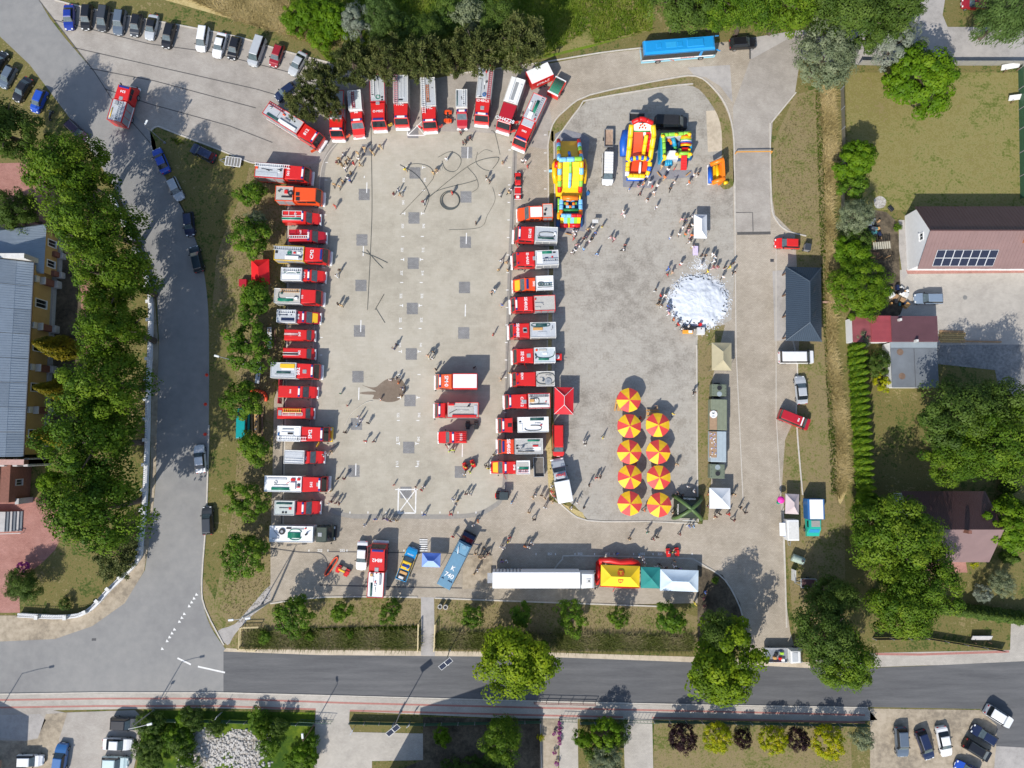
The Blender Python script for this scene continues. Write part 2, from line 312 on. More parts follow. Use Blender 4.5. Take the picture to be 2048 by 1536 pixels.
# painted markings
mk = MB()
for x, y0, y1 in [(734, 365, 386), (727, 492, 512), (722, 640, 664), (718, 775, 800), (712, 927, 951), (936, 294, 317), (933, 466, 488), (931, 609, 633), (925, 888, 914), (729, 352, 356)]: strip('', [(x, y0), (x-.6, y1)], .16, None, 9.2, mb=mk)
for y in range(335, 1000, 46):
    for x in (809, 848):
        xx = x-(y-335)*.024; strip('', [(xx-3, y), (xx+3, y)], .14, None, 9.2, mb=mk)
        if (y//46) % 2: strip('', [(xx+(3 if x < 830 else -3), y-3), (xx+(3 if x < 830 else -3), y+3)], .14, None, 9.3, mb=mk)
for y in range(300, 860, 35): strip('', [(1017-(y-300)*.018, y), (1022-(y-300)*.018, y)], .15, None, 9.2, mb=mk)
for y in range(290, 800, 35): strip('', [(652-(y-290)*.03, y), (657-(y-290)*.03, y)], .13, None, 9.2, mb=mk)
for x in list(range(700, 960, 36)): strip('', [(x, 1023), (x, 1027)], .15, None, 9.2, mb=mk)
for x in list(range(618, 850, 38))+list(range(1072, 1400, 39)): strip('', [(x, 1099 if x < 860 else 1106), (x, 1103 if x < 860 else 1110)], .15, None, 9.2, mb=mk)
for y in range(270, 560, 36): strip('', [(1088, y), (1093, y)], .14, None, 9.2, mb=mk)
for q in ([(797, 979), (832, 979), (831, 1026), (796, 1026)], [(815, 263), (815, 271), (850, 271), (850, 263)]):
    for i in range(len(q) if len(q[0]) == 2 and q[0][1] > 900 else 3): strip('', [q[i], q[(i+1) % 4]], .2, None, 9.2, mb=mk)
strip('', [(798, 980), (831, 1025)], .15, None, 9.4, mb=mk); strip('', [(831, 980), (797, 1025)], .15, None, 9.6, mb=mk)
strip('', [(816, 270), (849, 238)], .15, None, 9.4, mb=mk); strip('', [(849, 270), (833, 250)], .15, None, 9.6, mb=mk)
mo = mk.obj('court_markings', GM['mark'], court)
stn = MB()
def lane_numbers(px, py, s, rz): text(s, .55, GM['mark'], court, g(px, py)+Vector((0, 0, .04)), rz, 'court_number')
for i, y in enumerate((360, 405, 452, 500, 546, 592, 640, 690, 830, 878, 926)):
    lane_numbers(809-(y-335)*.024-1, y, ('355', '345', '353', '251', '337', '222', '222', '225', '122', '222', '171')[i], -pi/2); lane_numbers(849-(y-335)*.024+1, y, ('361', '360', '362', '212', '214', '232', '235', '141', '242', '243', '244')[i], -pi/2)
for i, x in enumerate((640, 685, 1100, 1160, 1215, 1285, 1320)): lane_numbers(x, 1101 if x < 900 else 1108, ('222', '252', '251', '352', '252', '355', '325')[i], 0)
# drains / seams in the car park and the old cracks
for q in ([(78, 0), (190, 145), (225, 200), (300, 285)], [(108, 40), (300, 88), (420, 104), (600, 150)], [(146, 95), (300, 130), (512, 178), (640, 215)], [(180, 137), (310, 162), (512, 216)], [(210, 178), (300, 208), (460, 252), (545, 285)]): strip('paving_seam', q, .16, GM['seam'], 6)
strip('paving_seam', [(541, 1096), (600, 1104), (640, 1106), (654, 1122), (655, 1140)], .18, GM['seam'], 9, sm=4)
strip('paving_seam', [(640, 1170), (760, 1173), (924, 1176)], .2, GM['seam'], 9); strip('paving_seam', [(655, 1103), (880, 1106), (985, 1110)], .16, GM['seam'], 9)
strip('paving_seam', [(1500, 76), (1500, 118)], .3, GM['seam'], 9); strip('paving_seam', [(1474, 467), (1541, 466)], .5, GM['seam'], 9.4); strip('paving_seam', [(1470, 425), (1505, 425), (1506, 463)], .15, GM['seam'], 9)
strip('paving_seam', [(1552, 470), (1552, 830), (1562, 1000), (1572, 1200)], .12, GM['kerb'], 9)
strip('paving_seam', [(1466, 300), (1470, 460), (1472, 700), (1486, 1000)], .15, GM['kerb'], 9)
poly_obj('paved_plate', [(1412, 222), (1442, 220), (1446, 302), (1416, 304)], GM['sand'], 8); poly_obj('paved_plate', [(1545, 542), (1572, 540), (1577, 680), (1549, 682)], GM['path'], 8)
poly_obj('paved_plate', [(1375, 135), (1460, 130), (1465, 205), (1440, 172), (1412, 155), (1388, 151)], GM['path'], 7)
# kerbs, verges around the yard
poly_obj('verge', smooth([(1105, 250), (1130, 222), (1180, 192), (1330, 161), (1392, 154), (1425, 178), (1450, 215), (1464, 262), (1467, 330), (1466, 372), (1440, 372), (1444, 300), (1440, 245), (1418, 202), (1385, 172), (1330, 176), (1185, 198), (1160, 215), (1108, 285)], 3, True), GM['verge'], 9)
poly_obj('verge', [(1097, 262), (1107, 262), (1109, 420), (1106, 580), (1098, 580), (1099, 420)], GM['verge'], 9)
poly_obj('verge', [(1097, 580), (1104, 580), (1102, 780), (1100, 860), (1112, 1000), (1135, 1012), (1165, 1025), (1172, 1040), (1150, 1030), (1128, 1015), (1098, 985), (1092, 900), (1094, 780)], GM['straw'], 9)
poly_obj('verge', [(1396, 655), (1450, 650), (1440, 690), (1424, 760), (1422, 960), (1416, 1040), (1395, 1040)], GM['verge'], 9)
poly_obj('dirt_patch', [(935, 1115), (985, 1108), (985, 1175), (925, 1178), (926, 1140)], GM['dirt'], 8)
poly_obj('verge', [(1395, 1130), (1445, 1150), (1480, 1205), (1489, 1260), (1485, 1300), (1395, 1290)], GM['soil'], 9)
for nm, q in (('kerb', [(1108, 285), (1160, 214), (1182, 199), (1330, 174), (1386, 168)]), ('kerb', [(1096, 290), (1105, 250), (1130, 221), (1180, 190), (1330, 159), (1390, 152), (1425, 175), (1452, 212), (1466, 262), (1469, 330), (1470, 460)]), ('kerb', [(1108, 285), (1110, 420), (1107, 580), (1105, 760)]), ('kerb', [(1096, 290), (1097, 450), (1094, 760)]), ('kerb', [(1393, 690), (1394, 900), (1396, 1044)]), ('kerb', [(1100, 985), (1130, 1016), (1175, 1041), (1290, 1043), (1395, 1047)]), ('kerb', [(1385, 1117), (1410, 1132), (1450, 1160), (1480, 1215), (1490, 1262)]), ('kerb', [(1104, 1145), (1125, 1118), (1150, 1111), (1385, 1117)]), ('kerb', [(440, 0), (520, 12)]), ('kerb', [(110, 0), (160, 13), (250, 31), (350, 49), (480, 75), (560, 100), (660, 126)]), ('kerb', [(900, 150), (990, 138), (1085, 125), (1200, 106), (1285, 96)]), ('kerb', [(302, 262), (316, 253), (350, 266), (440, 300), (500, 325), (560, 334)]), ('kerb', [(1540, 246), (1542, 400), (1552, 440), (1575, 462), (1612, 472)]), ('kerb', [(1592, 185), (1542, 246)]), ('kerb', [(1572, 640), (1594, 720), (1592, 830), (1605, 990)]), ('kerb', [(1565, 1000), (1568, 1080), (1573, 1255)]), ('kerb', [(541, 1207), (650, 1194), (835, 1194)]), ('kerb', [(870, 1196), (1000, 1201), (1330, 1213)]), ('kerb', [(418, 850), (413, 1030), (404, 1160), (410, 1215), (448, 1290)])):
    strip(nm, q, .22, GM['kerb'], 10, h=.07, sm=3)
# pavement along the left road and church wall, red church forecourt
poly_obj('pavement', [(-140, 1230), (160, 1232), (232, 1172), (285, 1110), (300, 1000), (305, 700), (298, 560), (310, 600), (317, 690), (315, 820), (311, 960), (302, 1060), (288, 1142), (250, 1206), (185, 1252), (110, 1278), (0, 1283), (-140, 1283)], GM['dirt'], 4)
poly_obj('forecourt', [(-140, 1030), (30, 1000), (110, 990), (135, 1050), (110, 1100), (85, 1125), (40, 1160), (40, 1225), (-140, 1228)], GM['redpave'], 2)
poly_obj('forecourt', [(-140, 330), (60, 325), (130, 400), (175, 520), (185, 700), (170, 850), (165, 700), (160, 540), (100, 470), (-140, 470)], GM['redpave'], 2)
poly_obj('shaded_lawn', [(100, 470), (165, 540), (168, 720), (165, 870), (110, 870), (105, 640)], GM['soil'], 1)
# pavement south of the new road with its red lines, driveways
poly_obj('pavement', [(-140, 1391), (200, 1387), (440, 1386), (700, 1394), (1100, 1405), (1430, 1412), (1735, 1417), (1755, 1440), (1700, 1443), (1400, 1440), (1000, 1436), (640, 1420), (400, 1416), (-140, 1424)], GM['walk'], 5)
for dy in (9, 24): strip('red_line', [(-140, 1393+dy), (200, 1388+dy), (440, 1388+dy), (700, 1397+dy), (1100, 1407+dy), (1430, 1414+dy), (1730, 1421+dy)], .28, GM['redline'], 6)
strip('kerb', [(0, 1388), (200, 1385), (440, 1385), (700, 1392), (1100, 1403), (1430, 1410), (1735, 1415)], .2, GM['kerb'], 7, h=.07)
poly_obj('driveway', [(-140, 1424), (80, 1415), (130, 1425), (270, 1420), (290, 1440), (262, 1560), (-140, 1560)], GM['lot'], 6); poly_obj('driveway', [(-60, 1432), (80, 1428), (92, 1440), (75, 1475), (50, 1480), (-60, 1470)], GM['path'], 7)
poly_obj('driveway', [(92, 1428), (135, 1425), (118, 1480), (105, 1560), (-140, 1560), (-140, 1476), (50, 1482), (76, 1477)], GM['dirt'], 7)
poly_obj('driveway', [(632, 1412), (700, 1412), (698, 1448), (706, 1464), (846, 1467), (846, 1520), (744, 1522), (744, 1560), (626, 1560)], GM['walk'], 6.5)
poly_obj('driveway', [(1120, 1436), (1155, 1437), (1157, 1560), (1118, 1560)], GM['walk'], 6.5); poly_obj('driveway', [(1246, 1425), (1304, 1428), (1307, 1560), (1250, 1560)], GM['walk'], 6.5)
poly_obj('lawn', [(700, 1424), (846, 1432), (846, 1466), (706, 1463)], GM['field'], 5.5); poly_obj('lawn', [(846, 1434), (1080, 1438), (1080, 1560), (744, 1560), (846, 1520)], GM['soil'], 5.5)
poly_obj('garden_bed', [(1080, 1438), (1118, 1438), (1116, 1560), (1080, 1560)], GM['dirt'], 5.5); poly_obj('lawn', [(1308, 1440), (1700, 1446), (1705, 1560), (1308, 1560)], GM['verge'], 5.5)
poly_obj('wild_plot', [(288, 1420), (630, 1425), (618, 1560), (270, 1560)], GM['lush'], 5.5); poly_obj('rubble_heap', smooth([(392, 1462), (420, 1456), (436, 1478), (470, 1458), (505, 1468), (522, 1500), (505, 1560), (480, 1530), (452, 1500), (420, 1545), (372, 1552), (352, 1530), (385, 1505)], 3, True), GM['rubble'], 6)
poly_obj('dirt_yard', [(1740, 1417), (1960, 1420), (1993, 1450), (1992, 1492), (2140, 1502), (2140, 1570), (1740, 1570)], GM['dirt'], 5); poly_obj('driveway', [(1992, 1492), (2140, 1500), (2140, 1570), (1985, 1570)], GM['path'], 6)
# south verge: lawn, ditch, footbridge, sand shoulder
poly_obj('lawn', [(400, 1160), (418, 700), (440, 420), (500, 330), (574, 335), (572, 640), (546, 800), (541, 1207), (840, 1196), (1330, 1214), (1490, 1262), (1480, 1296), (1100, 1306), (480, 1298), (452, 1296), (420, 1250)], GM['verge'], 2)
poly_obj('shaded_lawn', smooth([(300, 262), (350, 268), (440, 302), (500, 326), (470, 420), (430, 520), (425, 640), (418, 590), (398, 500), (366, 420), (318, 330)], 2, True), GM['field'], 3)
poly_obj('dry_bank', [(418, 640), (452, 620), (478, 800), (470, 1000), (430, 1200), (404, 1150), (416, 900)], GM['field'], 2.5)
poly_obj('ditch', [(484, 1262), (640, 1262), (838, 1260), (838, 1298), (640, 1300), (484, 1294)], GM['soil'], 4); poly_obj('ditch', [(872, 1264), (1100, 1266), (1385, 1274), (1385, 1302), (1100, 1302), (872, 1298)], GM['soil'], 4)
poly_obj('ditch_bank', [(560, 1258), (838, 1252), (838, 1268), (700, 1272), (560, 1272)], GM['lush'], 5)
poly_obj('sand_shoulder', [(452, 1296), (480, 1298), (640, 1300), (860, 1302), (1100, 1305), (1400, 1314), (1500, 1318), (1620, 1325), (1620, 1336), (1400, 1325), (1100, 1314), (860, 1312), (640, 1310), (447, 1303)], GM['sand'], 5)
poly_obj('path', [(842, 1194), (868, 1195), (870, 1312), (842, 1311)], GM['path'], 6); poly_obj('path', smooth([(541, 1170), (546, 1198), (505, 1230), (470, 1268), (455, 1290), (436, 1262), (470, 1248), (500, 1215)], 3, True), GM['path'], 4)
poly_obj('pavement', [(1620, 1322), (1740, 1306), (2020, 1300), (2022, 1245), (2140, 1240), (2140, 1325), (1840, 1331), (1700, 1336)], GM['walk'], 3); strip('red_line', [(1750, 1308), (1840, 1309), (2018, 1303)], .35, GM['redline'], 4)
# yards of the houses on the right
poly_obj('house_yard', [(1796, 540), (2140, 535), (2140, 688), (1874, 690), (1874, 632), (1796, 632)], GM['walk'], 3); poly_obj('gravel_yard', [(1874, 690), (2140, 688), (2140, 800), (2000, 790), (1990, 740), (1876, 728)], GM['gravel'], 3)
poly_obj('house_edge', [(1797, 440), (1809, 440), (1818, 545), (1806, 560), (1798, 500)], GM['path'], 4); poly_obj('house_edge', [(1812, 540), (2140, 530), (2140, 545), (1815, 548)], GM['redpave'], 5)
poly_obj('bare_patch', smooth([(1748, 400), (1760, 392), (1772, 400), (1768, 414), (1752, 416)], 3, True), GM['rubble'], 4); poly_obj('junk_ground', smooth([(1735, 430), (1790, 440), (1800, 560), (1800, 630), (1720, 628), (1740, 540)], 3, True), GM['soil'], 4)
poly_obj('house_terrace', [(1850, 1115), (1930, 1115), (1935, 1145), (1850, 1145)], GM['redpave'], 4)
# give-way triangles
for i in range(15):
    x = 393-i*4.9; y = 1189-i*7.6; y = 1189+i*7.75
    if i in (4, 8, 13): continue
    m = MB(); s = 3.4
    P = [g(x-s*.2, y-s, 0), g(x+s*1.1, y+s*.5, 0), g(x-s*.8, y+s*.7, 0)]
    m.add([(p.x, p.y, .0225) for p in P], [(0, 1, 2) if (P[1]-P[0]).cross(P[2]-P[0]).z > 0 else (2, 1, 0)]); struct(m.obj('give_way_triangle', GM['mark']))
strip('road_line', [(355, 1316), (382, 1329)], .25, GM['mark'], 5); strip('road_line', [(396, 1333), (450, 1345)], .25, GM['mark'], 5)
# zebra ramp board on the paving by the police car
zb = MB()
for i in range(6): strip('', [(839, 1079.5+i*4.4), (855, 1079.5+i*4.4)], .2, None, 10.5, mb=zb)
bk = poly_obj('zebra_mat', [(839, 1077), (855, 1077), (855, 1104), (839, 1104)], BLACK, 9.5); zb.obj('white_stripe', GM['mark'], bk)
# hoses and cables on the court
AUTO0 = []
for nm, q, rr in (('hose', [(742, 250), (744, 400), (742, 480), (735, 620)], .045), ('hose', [(816, 330), (836, 328), (858, 334), (868, 350), (855, 372), (800, 430)], .045), ('hose', [(800, 330), (830, 348), (850, 372), (858, 395), (848, 425)], .05), ('hose', [(852, 402), (875, 382), (935, 366), (954, 360)], .05), ('hose', [(855, 398), (900, 360), (950, 325), (994, 315), (995, 325), (985, 338)], .055), ('hose', [(876, 315), (900, 304), (918, 312), (922, 325), (914, 340), (903, 344), (890, 338), (884, 322)], .045), ('hose', [(955, 310), (970, 300), (985, 304)], .03), ('hose', [(1000, 310), (990, 268), (982, 262)], .035), ('hose', [(935, 335), (952, 355), (956, 375), (944, 385)], .035), ('hose', [(955, 305), (952, 325), (965, 338), (978, 342)], .035), ('hose', [(985, 375), (990, 400), (975, 430), (960, 455), (898, 460)], .03), ('rope', [(733, 500), (748, 518), (766, 537)], .045), ('rope', [(724, 504), (750, 514), (775, 526)], .05), ('rod', [(768, 589), (750, 620)], .06), ('rope', [(752, 617), (770, 646)], .04), ('cable', [(690, 850), (705, 825), (730, 806), (745, 802)], .05), ('hose', [(660, 900), (680, 885)], .04)):
    P = [g2(p)+Vector((0, 0, .045+rr)) for p in smooth(q, 6)]
    o = MB().tube(P, rr*.85, 6).obj('fire_hose' if nm == 'hose' else nm, M((.58, .55, .48), .8) if nm == 'cable' else HOSE, None, True)
    AUTO0.append((o, {'hose': 'dark fire hose lying on the court', 'rope': 'dark frayed rope lying on the court', 'rod': 'long squeegee pole lying on the court', 'cable': 'pale cable lying on the court'}[nm], P[len(P)//2]))
    tag(o, '', 'hose' if nm == 'hose' else nm, 'hoses and ropes lying on the court')
cl = MB()
for rr, dx, dy in ((17.2, 0, 0), (17.6, -1, 1.5), (19.5, -2, 1)):
    cl.tube([g(902+dx+rr*cos(a), 400+dy+rr*.96*sin(a))+Vector((0, 0, .08)) for a in np.linspace(0, 2*pi, 40)[:-1]], .075, 6, 0, True)
tag(cl.obj('coiled_hose', HOSE, None, True), 'thick black hose laid out in a ring of loops on the court', 'hose')
# ================================================================ VEHICLES
AUTO = [(a[0], a[1], (a[2].x, a[2].y)) for a in AUTO0]          # things whose label is finished by their surroundings, once every landmark stands
def auto(o, head, p, near=True): AUTO.append((o, head, (p.x, p.y))); return o
def wheel_mesh(r, wd):
    m = MB(); n = 16
    for j, (rr, y0, y1, mi) in enumerate(((r, -wd/2, wd/2, 0), (r*.6, -wd/2-.012, wd/2+.012, 1))): m.cyl((0, 0, 0), rr, y0, y1, n, mi, None, 'y')
    return m.mesh('wheel', [TYRE, RIM])
WM = {k: wheel_mesh(*v) for k, v in {'car': (.32, .2), 'van': (.35, .22), 'truck': (.5, .34), 'quad': (.3, .26), 'small': (.26, .18)}.items()}
def axle(parent, xs, hw, kind):
    r = {'car': .32, 'van': .35, 'truck': .5, 'quad': .3, 'small': .26}[kind]
    for x in xs:
        for s in (-1, 1): link('wheel', WM[kind], parent, (x, s*hw, r))

# ---------- passenger cars: one set of meshes per body style, recoloured copy by copy
CARKIND = {}
def car_parts(k):
    """stations along x: (x, z of top, half width); lower shell, then greenhouse"""
    if k in CARKIND: return CARKIND[k]
    D = {'hatch': dict(L=4.1, W=1.74, h=.95, rh=1.48, hood=(-.0, .98), ws=(.95, .25), rf=(.25, -1.55), rw=(-1.55, -1.98), trunk=-1.98),
         'sedan': dict(L=4.6, W=1.78, h=.95, rh=1.45, hood=0, ws=(1.05, .3), rf=(.3, -.95), rw=(-.95, -1.6), trunk=-1.6),
         'estate': dict(L=4.6, W=1.78, h=.95, rh=1.5, hood=0, ws=(1.1, .35), rf=(.35, -1.85), rw=(-1.85, -2.2), trunk=-2.2),
         'suv': dict(L=4.55, W=1.86, h=1.05, rh=1.68, hood=0, ws=(1.0, .35), rf=(.35, -1.75), rw=(-1.75, -2.15), trunk=-2.15),
         'mpv': dict(L=4.5, W=1.82, h=1.05, rh=1.7, hood=0, ws=(1.45, .5), rf=(.5, -1.95), rw=(-1.95, -2.18), trunk=-2.18),
         'van': dict(L=5.2, W=1.95, h=1.2, rh=2.0, hood=0, ws=(1.85, 1.05), rf=(1.05, -2.45), rw=(-2.45, -2.55), trunk=-2.55),
         'pickup': dict(L=5.3, W=1.9, h=1.05, rh=1.75, hood=0, ws=(1.15, .5), rf=(.5, -.7), rw=(-.7, -.95), trunk=-.95)}[k]
    L, W, h, rh = D['L']/2, D['W']/2, D['h'], D['rh']; a, b = D['ws']; c, d = D['rf'][1], D['rw'][1]
    P = []
    def add(name, mb, mats, sm=False): P.append((name, mb.mesh(name, mats, sm)))
    m = MB()                                   # body shell as loft of sections (half width grows to the belt line, tucks in at the ends)
    st = [(-L, .62, .80), (-L+.08, h-.12, .9), (-L+.3, h, .97), (d-.02, h+.02, 1), (a, h+.02, 1), (a+.5, h-.05, .99), (L-.45, h-.14, .95), (L-.12, h-.27, .86), (L, .5, .74)]
    vs = []; fs = []; n = 6
    for x, z, q in st:
        w_ = W*q; vs += [(x, -w_*.93, .24), (x, -w_, .55), (x, -w_*.93, z), (x, w_*.93, z), (x, w_, .55), (x, w_*.93, .24)]
    for i in range(len(st)-1):
        for j in range(n): fs.append((i*n+j, (i+1)*n+j, (i+1)*n+(j+1) % n, i*n+(j+1) % n)[::-1])
    fs += [tuple(range(n)), tuple(range((len(st)-1)*n+n-1, (len(st)-1)*n-1, -1))]
    m.add(vs, fs); add('body', m, [RED])
    gw, tw = W*.90, W*.72
    m = MB(); m.prof([(a+.02, h, gw), (b+.02, rh-.06, tw), (c-.02, rh-.06, tw), (d-.02, h, gw)]); add('window_frame', m, [BLACK])
    m = MB(); e = .05; vs = []
    m.prof([(b+e, rh-.07, tw+.02), (b-.06, rh, tw-.06), (c+.06, rh, tw-.06), (c-e, rh-.07, tw+.02)]); add('roof', m, [RED])
    m = MB(); m.add([(a-.03, -gw+.1, h+.035), (a-.03, gw-.1, h+.035), (b+.07, tw-.06, rh-.075), (b+.07, -tw+.06, rh-.075)], [(0, 1, 2, 3)]); 
    dx, dz = (rh-h), (a-b); l_ = hypot(dx, dz); nx, nz_ = dx/l_*.02, dz/l_*.02
    m.v = [(x+nx, y, z+nz_) for x, y, z in m.v]; add('windscreen', m, [GLASSL])
    m = MB(); m.add([(d+.03, gw-.12, h+.035), (d+.03, -gw+.12, h+.035), (c-.06, -tw+.07, rh-.075), (c-.06, tw-.07, rh-.075)], [(0, 1, 2, 3)])
    m.v = [(x-.03, y, z+.012) for x, y, z in m.v]; add('rear_window', m, [GLASS])
    for s in (-1, 1):
        m = MB(); q = [(a-.15, s*(gw+.012), h+.05), (d+.2, s*(gw+.012), h+.05), (c+.05, s*(tw+.02), rh-.11), (b-.02, s*(tw+.02), rh-.11)]
        m.add(q, [(0, 1, 2, 3) if s > 0 else (3, 2, 1, 0)]); add('side_window', m, [GLASS])
        m = MB(); m.box(L-.3, L-.06, s*W*.62-.17, s*W*.62+.17, .55, .72, 0, .05); add('headlight', m, [LAMPW])
        m = MB(); m.box(-L-.01, -L+.1, s*W*.66-.14, s*W*.66+.14, .66, .86, 0, .03); add('tail_light', m, [LAMPR])
        m = MB(); m.box(a-.35, a-.17, s*W*1.06-.1, s*W*1.06+.1, h+.02, h+.16, 0, .04); add('wing_mirror', m, [BLACK])
    m = MB(); m.box(L-.05, L+.03, -W*.7, W*.7, .3, .46, 0, .04); m.box(L, L+.045, -.26, .26, .4, .5, 1); add('bumper', m, [BLACK, WHITE])
    if k == 'pickup':
        m = MB(); m.box(-L+.12, -1.05, -W*.82, W*.82, h+.012, h+.03); add('load_bed', m, [BLACK])
        m = MB(); m.box(-L+.06, -1.0, -W*.94, -W*.84, h, h+.16, 0, .03); m.box(-L+.06, -1.0, W*.84, W*.94, h, h+.16, 0, .03); m.box(-L+.02, -L+.12, -W*.9, W*.9, h-.03, h+.16, 0, .03); add('bed_rail', m, [RED])
    kind = 'van' if k in ('van', 'suv', 'pickup') else 'car'
    for x in (L-.8, -L+.85):
        for s in (-1, 1): P.append(('wheel', WM[kind], (x, s*(W-.1), .35 if kind == 'van' else .32)))
    CARKIND[k] = (P, D); return CARKIND[k]
def car(k, col, x, y, ang, label, cat='car', group=None, sc_=1.0, roof=None, land=None, h=.7, name=None):
    """(x, y): photo pixel of its middle; ang: heading in degrees in the picture, 0 = right, 90 = up"""
    P, D = car_parts(k); p = g(x, y, h); p.z = 0
    t = thing(name or {'van': 'parked_van', 'pickup': 'pickup_truck'}.get(k, 'parked_car'), label, cat, p, R(ang), group, land); t.scale = (sc_,)*3
    for q in P:
        o = link(q[0], q[1], t, q[2] if len(q) > 2 else None)
        if q[0] in ('body', 'bed_rail'): recol(o, col)
        if q[0] == 'roof': recol(o, roof or col)
    return t
K = dict(blue=PAINT((.012, .035, .26)), navy=PAINT((.012, .02, .06)), black=PAINT((.012, .012, .014)), dgrey=PAINT((.045, .05, .058)), slate=PAINT((.10, .13, .17)),
         silver=PAINT((.42, .44, .46)), white=PAINT((.74, .74, .74)), red=RED, dred=PAINT((.28, .012, .02)), bright=PAINT((.015, .07, .42)), purple=PAINT((.05, .02, .045)), dgreen=PAINT((.008, .022, .03)),
         steel=PAINT((.20, .26, .34)), mid=PAINT((.03, .13, .34)), teal=PAINT((.0, .30, .29)), mint=PAINT((.02, .40, .30)), pale=PAINT((.50, .62, .62)))
G1 = 'cars in the upper left car park'; G2 = 'cars beside the left road'
for a in (('sedan', 'blue', 138, 34, -88, 'shiny dark blue saloon at the left end of the top row'), ('estate', 'black', 173, 34, -93, 'black estate car between the blue saloon and the dark people carrier'), ('mpv', 'dgrey', 207, 37, -96, 'dark charcoal people carrier with pale windscreen in the top row'),
          ('suv', 'slate', 239, 44, -96, 'slate blue off-roader beside the charcoal people carrier'), ('hatch', 'dgrey', 272, 50, -98, 'grey hatchback with a black roof in the top row'), ('sedan', 'silver', 303, 54, -100, 'silver saloon with its nose lit, beside the black roofed hatchback'),
          ('estate', 'black', 337, 71, -102, 'long black car parked alone after the silver saloon'), ('mpv', 'white', 405, 78, -97, 'white people carrier with its right side doors open'), ('sedan', 'white', 439, 90, -103, 'white saloon with dark sunroof beside the open people carrier'),
          ('hatch', 'black', 468, 96, -103, 'glossy black hatchback between white saloon and pale van'), ('van', 'silver', 514, 104, -107, 'pale silver van with dark side, left of the red car'), ('hatch', 'dred', 553, 111, -108, 'dark red hatchback with something white on its roof'),
          ('sedan', 'silver', 595, 127, -118, 'silver saloon at the right end of the top row'), ('hatch', 'navy', 571, 184, 218, 'navy blue car parked across the lot near the pine')):
    car(a[0], K[a[1]], a[2], a[3], a[4], a[5], 'car', G1, .98, K['black'] if 'black roof' in a[5] else None, 'the '+a[5].split(' with')[0].split(' at ')[0].split(' beside')[0].split(' between')[0].split(' in the')[0].split(' parked')[0].split(',')[0])
for a in (('hatch', 'black', -2, 124, 62, 'black car cut off by the left picture edge'), ('hatch', 'slate', 15, 154, 245, 'slate grey hatchback half under the leftmost tree'), ('sedan', 'black', 45, 179, 241, 'black saloon with greenish windscreen between grey and blue cars'), ('hatch', 'bright', 77, 202, 250, 'bright blue hatchback next to the motorbike'),
          ('estate', 'purple', 153, 262, -43, 'dark purple estate car nosing down the road under trees'), ('sedan', 'bright', 322, 321, 115, 'bright blue saloon on the grass corner by the street lamp'), ('suv', 'navy', 406, 306, 153, 'dark navy off-roader hitched to a bare trailer frame'), ('hatch', 'silver', 351, 378, -63, 'silver white hatchback behind the blue saloon on the grass'),
          ('hatch', 'navy', 378, 448, -82, 'small dark navy car on the verge below the white hatchback'), ('estate', 'dgreen', 393, 518, 105, 'black green estate car at the bend of the left road'), ('sedan', 'white', 400, 918, 97, 'white saloon driving up the left road'), ('estate', 'dgrey', 415, 1041, 94, 'dark grey estate car parked half on the lower verge')):
    car(a[0], K[a[1]], a[2], a[3], a[4], a[5], 'car', G2, 1., None, 'the '+' '.join(a[5].split()[:3]) if a[2] > 90 else None)
for a in (('hatch', 'red', 1574, 487, 178, 'bright red car with black sunroof by the roadside bin', 'the red car with sunroof'), ('sedan', 'silver', 1602, 780, 94, 'silver saloon nose up between the white and red vans', 'the silver saloon'), ('estate', 'steel', 1857, 597, 180, 'steel blue estate car in the concrete yard', 'the steel blue estate car'),
          ('suv', 'black', 1486, 87, 4, 'black off-roader with doors open under the big trees', 'the black off-roader'), ('hatch', 'dred', 1948, 8, 176, 'dark red car at the top right edge by the willow', None), ('suv', 'dgrey', 250, 1447, -2, 'dark car with a silvery bonnet, topmost of the right-hand row', 'the dark car with silver bonnet'),
          ('sedan', 'white', 235, 1488, -2, 'white saloon in the lower left parking bays', 'the white saloon in the lower bays'), ('hatch', 'pale', 230, 1525, -2, 'pale mint hatchback in the lower left parking bays', None), ('suv', 'mid', 121, 1517, 84, 'mid blue off-roader standing across the driveway', 'the mid blue off-roader'), ('hatch', 'white', 60, 1521, 0, 'white hatchback on the sandy drive by the orange roof', None),
          ('suv', 'slate', 1803, 1484, -88, 'slate blue off-roader, leftmost on the dirt yard', 'the slate off-roader on the dirt yard'), ('estate', 'navy', 1850, 1490, -72, 'navy estate car on the dirt yard beside a white saloon', None), ('sedan', 'white', 1888, 1483, -80, 'white saloon with sunroof on the dirt yard', None), ('mpv', 'black', 1955, 1500, -32, 'long black van-like car with silver roof rail on the dirt yard', None),
          ('hatch', 'navy', 1968, 1470, 148, 'dark blue car wedged behind the long black car', None), ('hatch', 'bright', 1936, 1540, 155, 'blue car at the bottom edge of the dirt yard', None), ('suv', 'white', 1998, 1433, -32, 'white off-roader turning onto the dark road', None), ('sedan', 'white', 724, 1111, -93, 'white saloon with purple shade by the fire engine at the bottom', 'the white saloon beside the lower fire engine')):
    car(a[0], K[a[1]], a[2], a[3], a[4], a[5], 'car', 'cars around the fairground' if a[3] < 1300 else 'cars parked along the bottom edge', 1.02, K['black'] if 'bonnet' in a[5] else None, a[6])
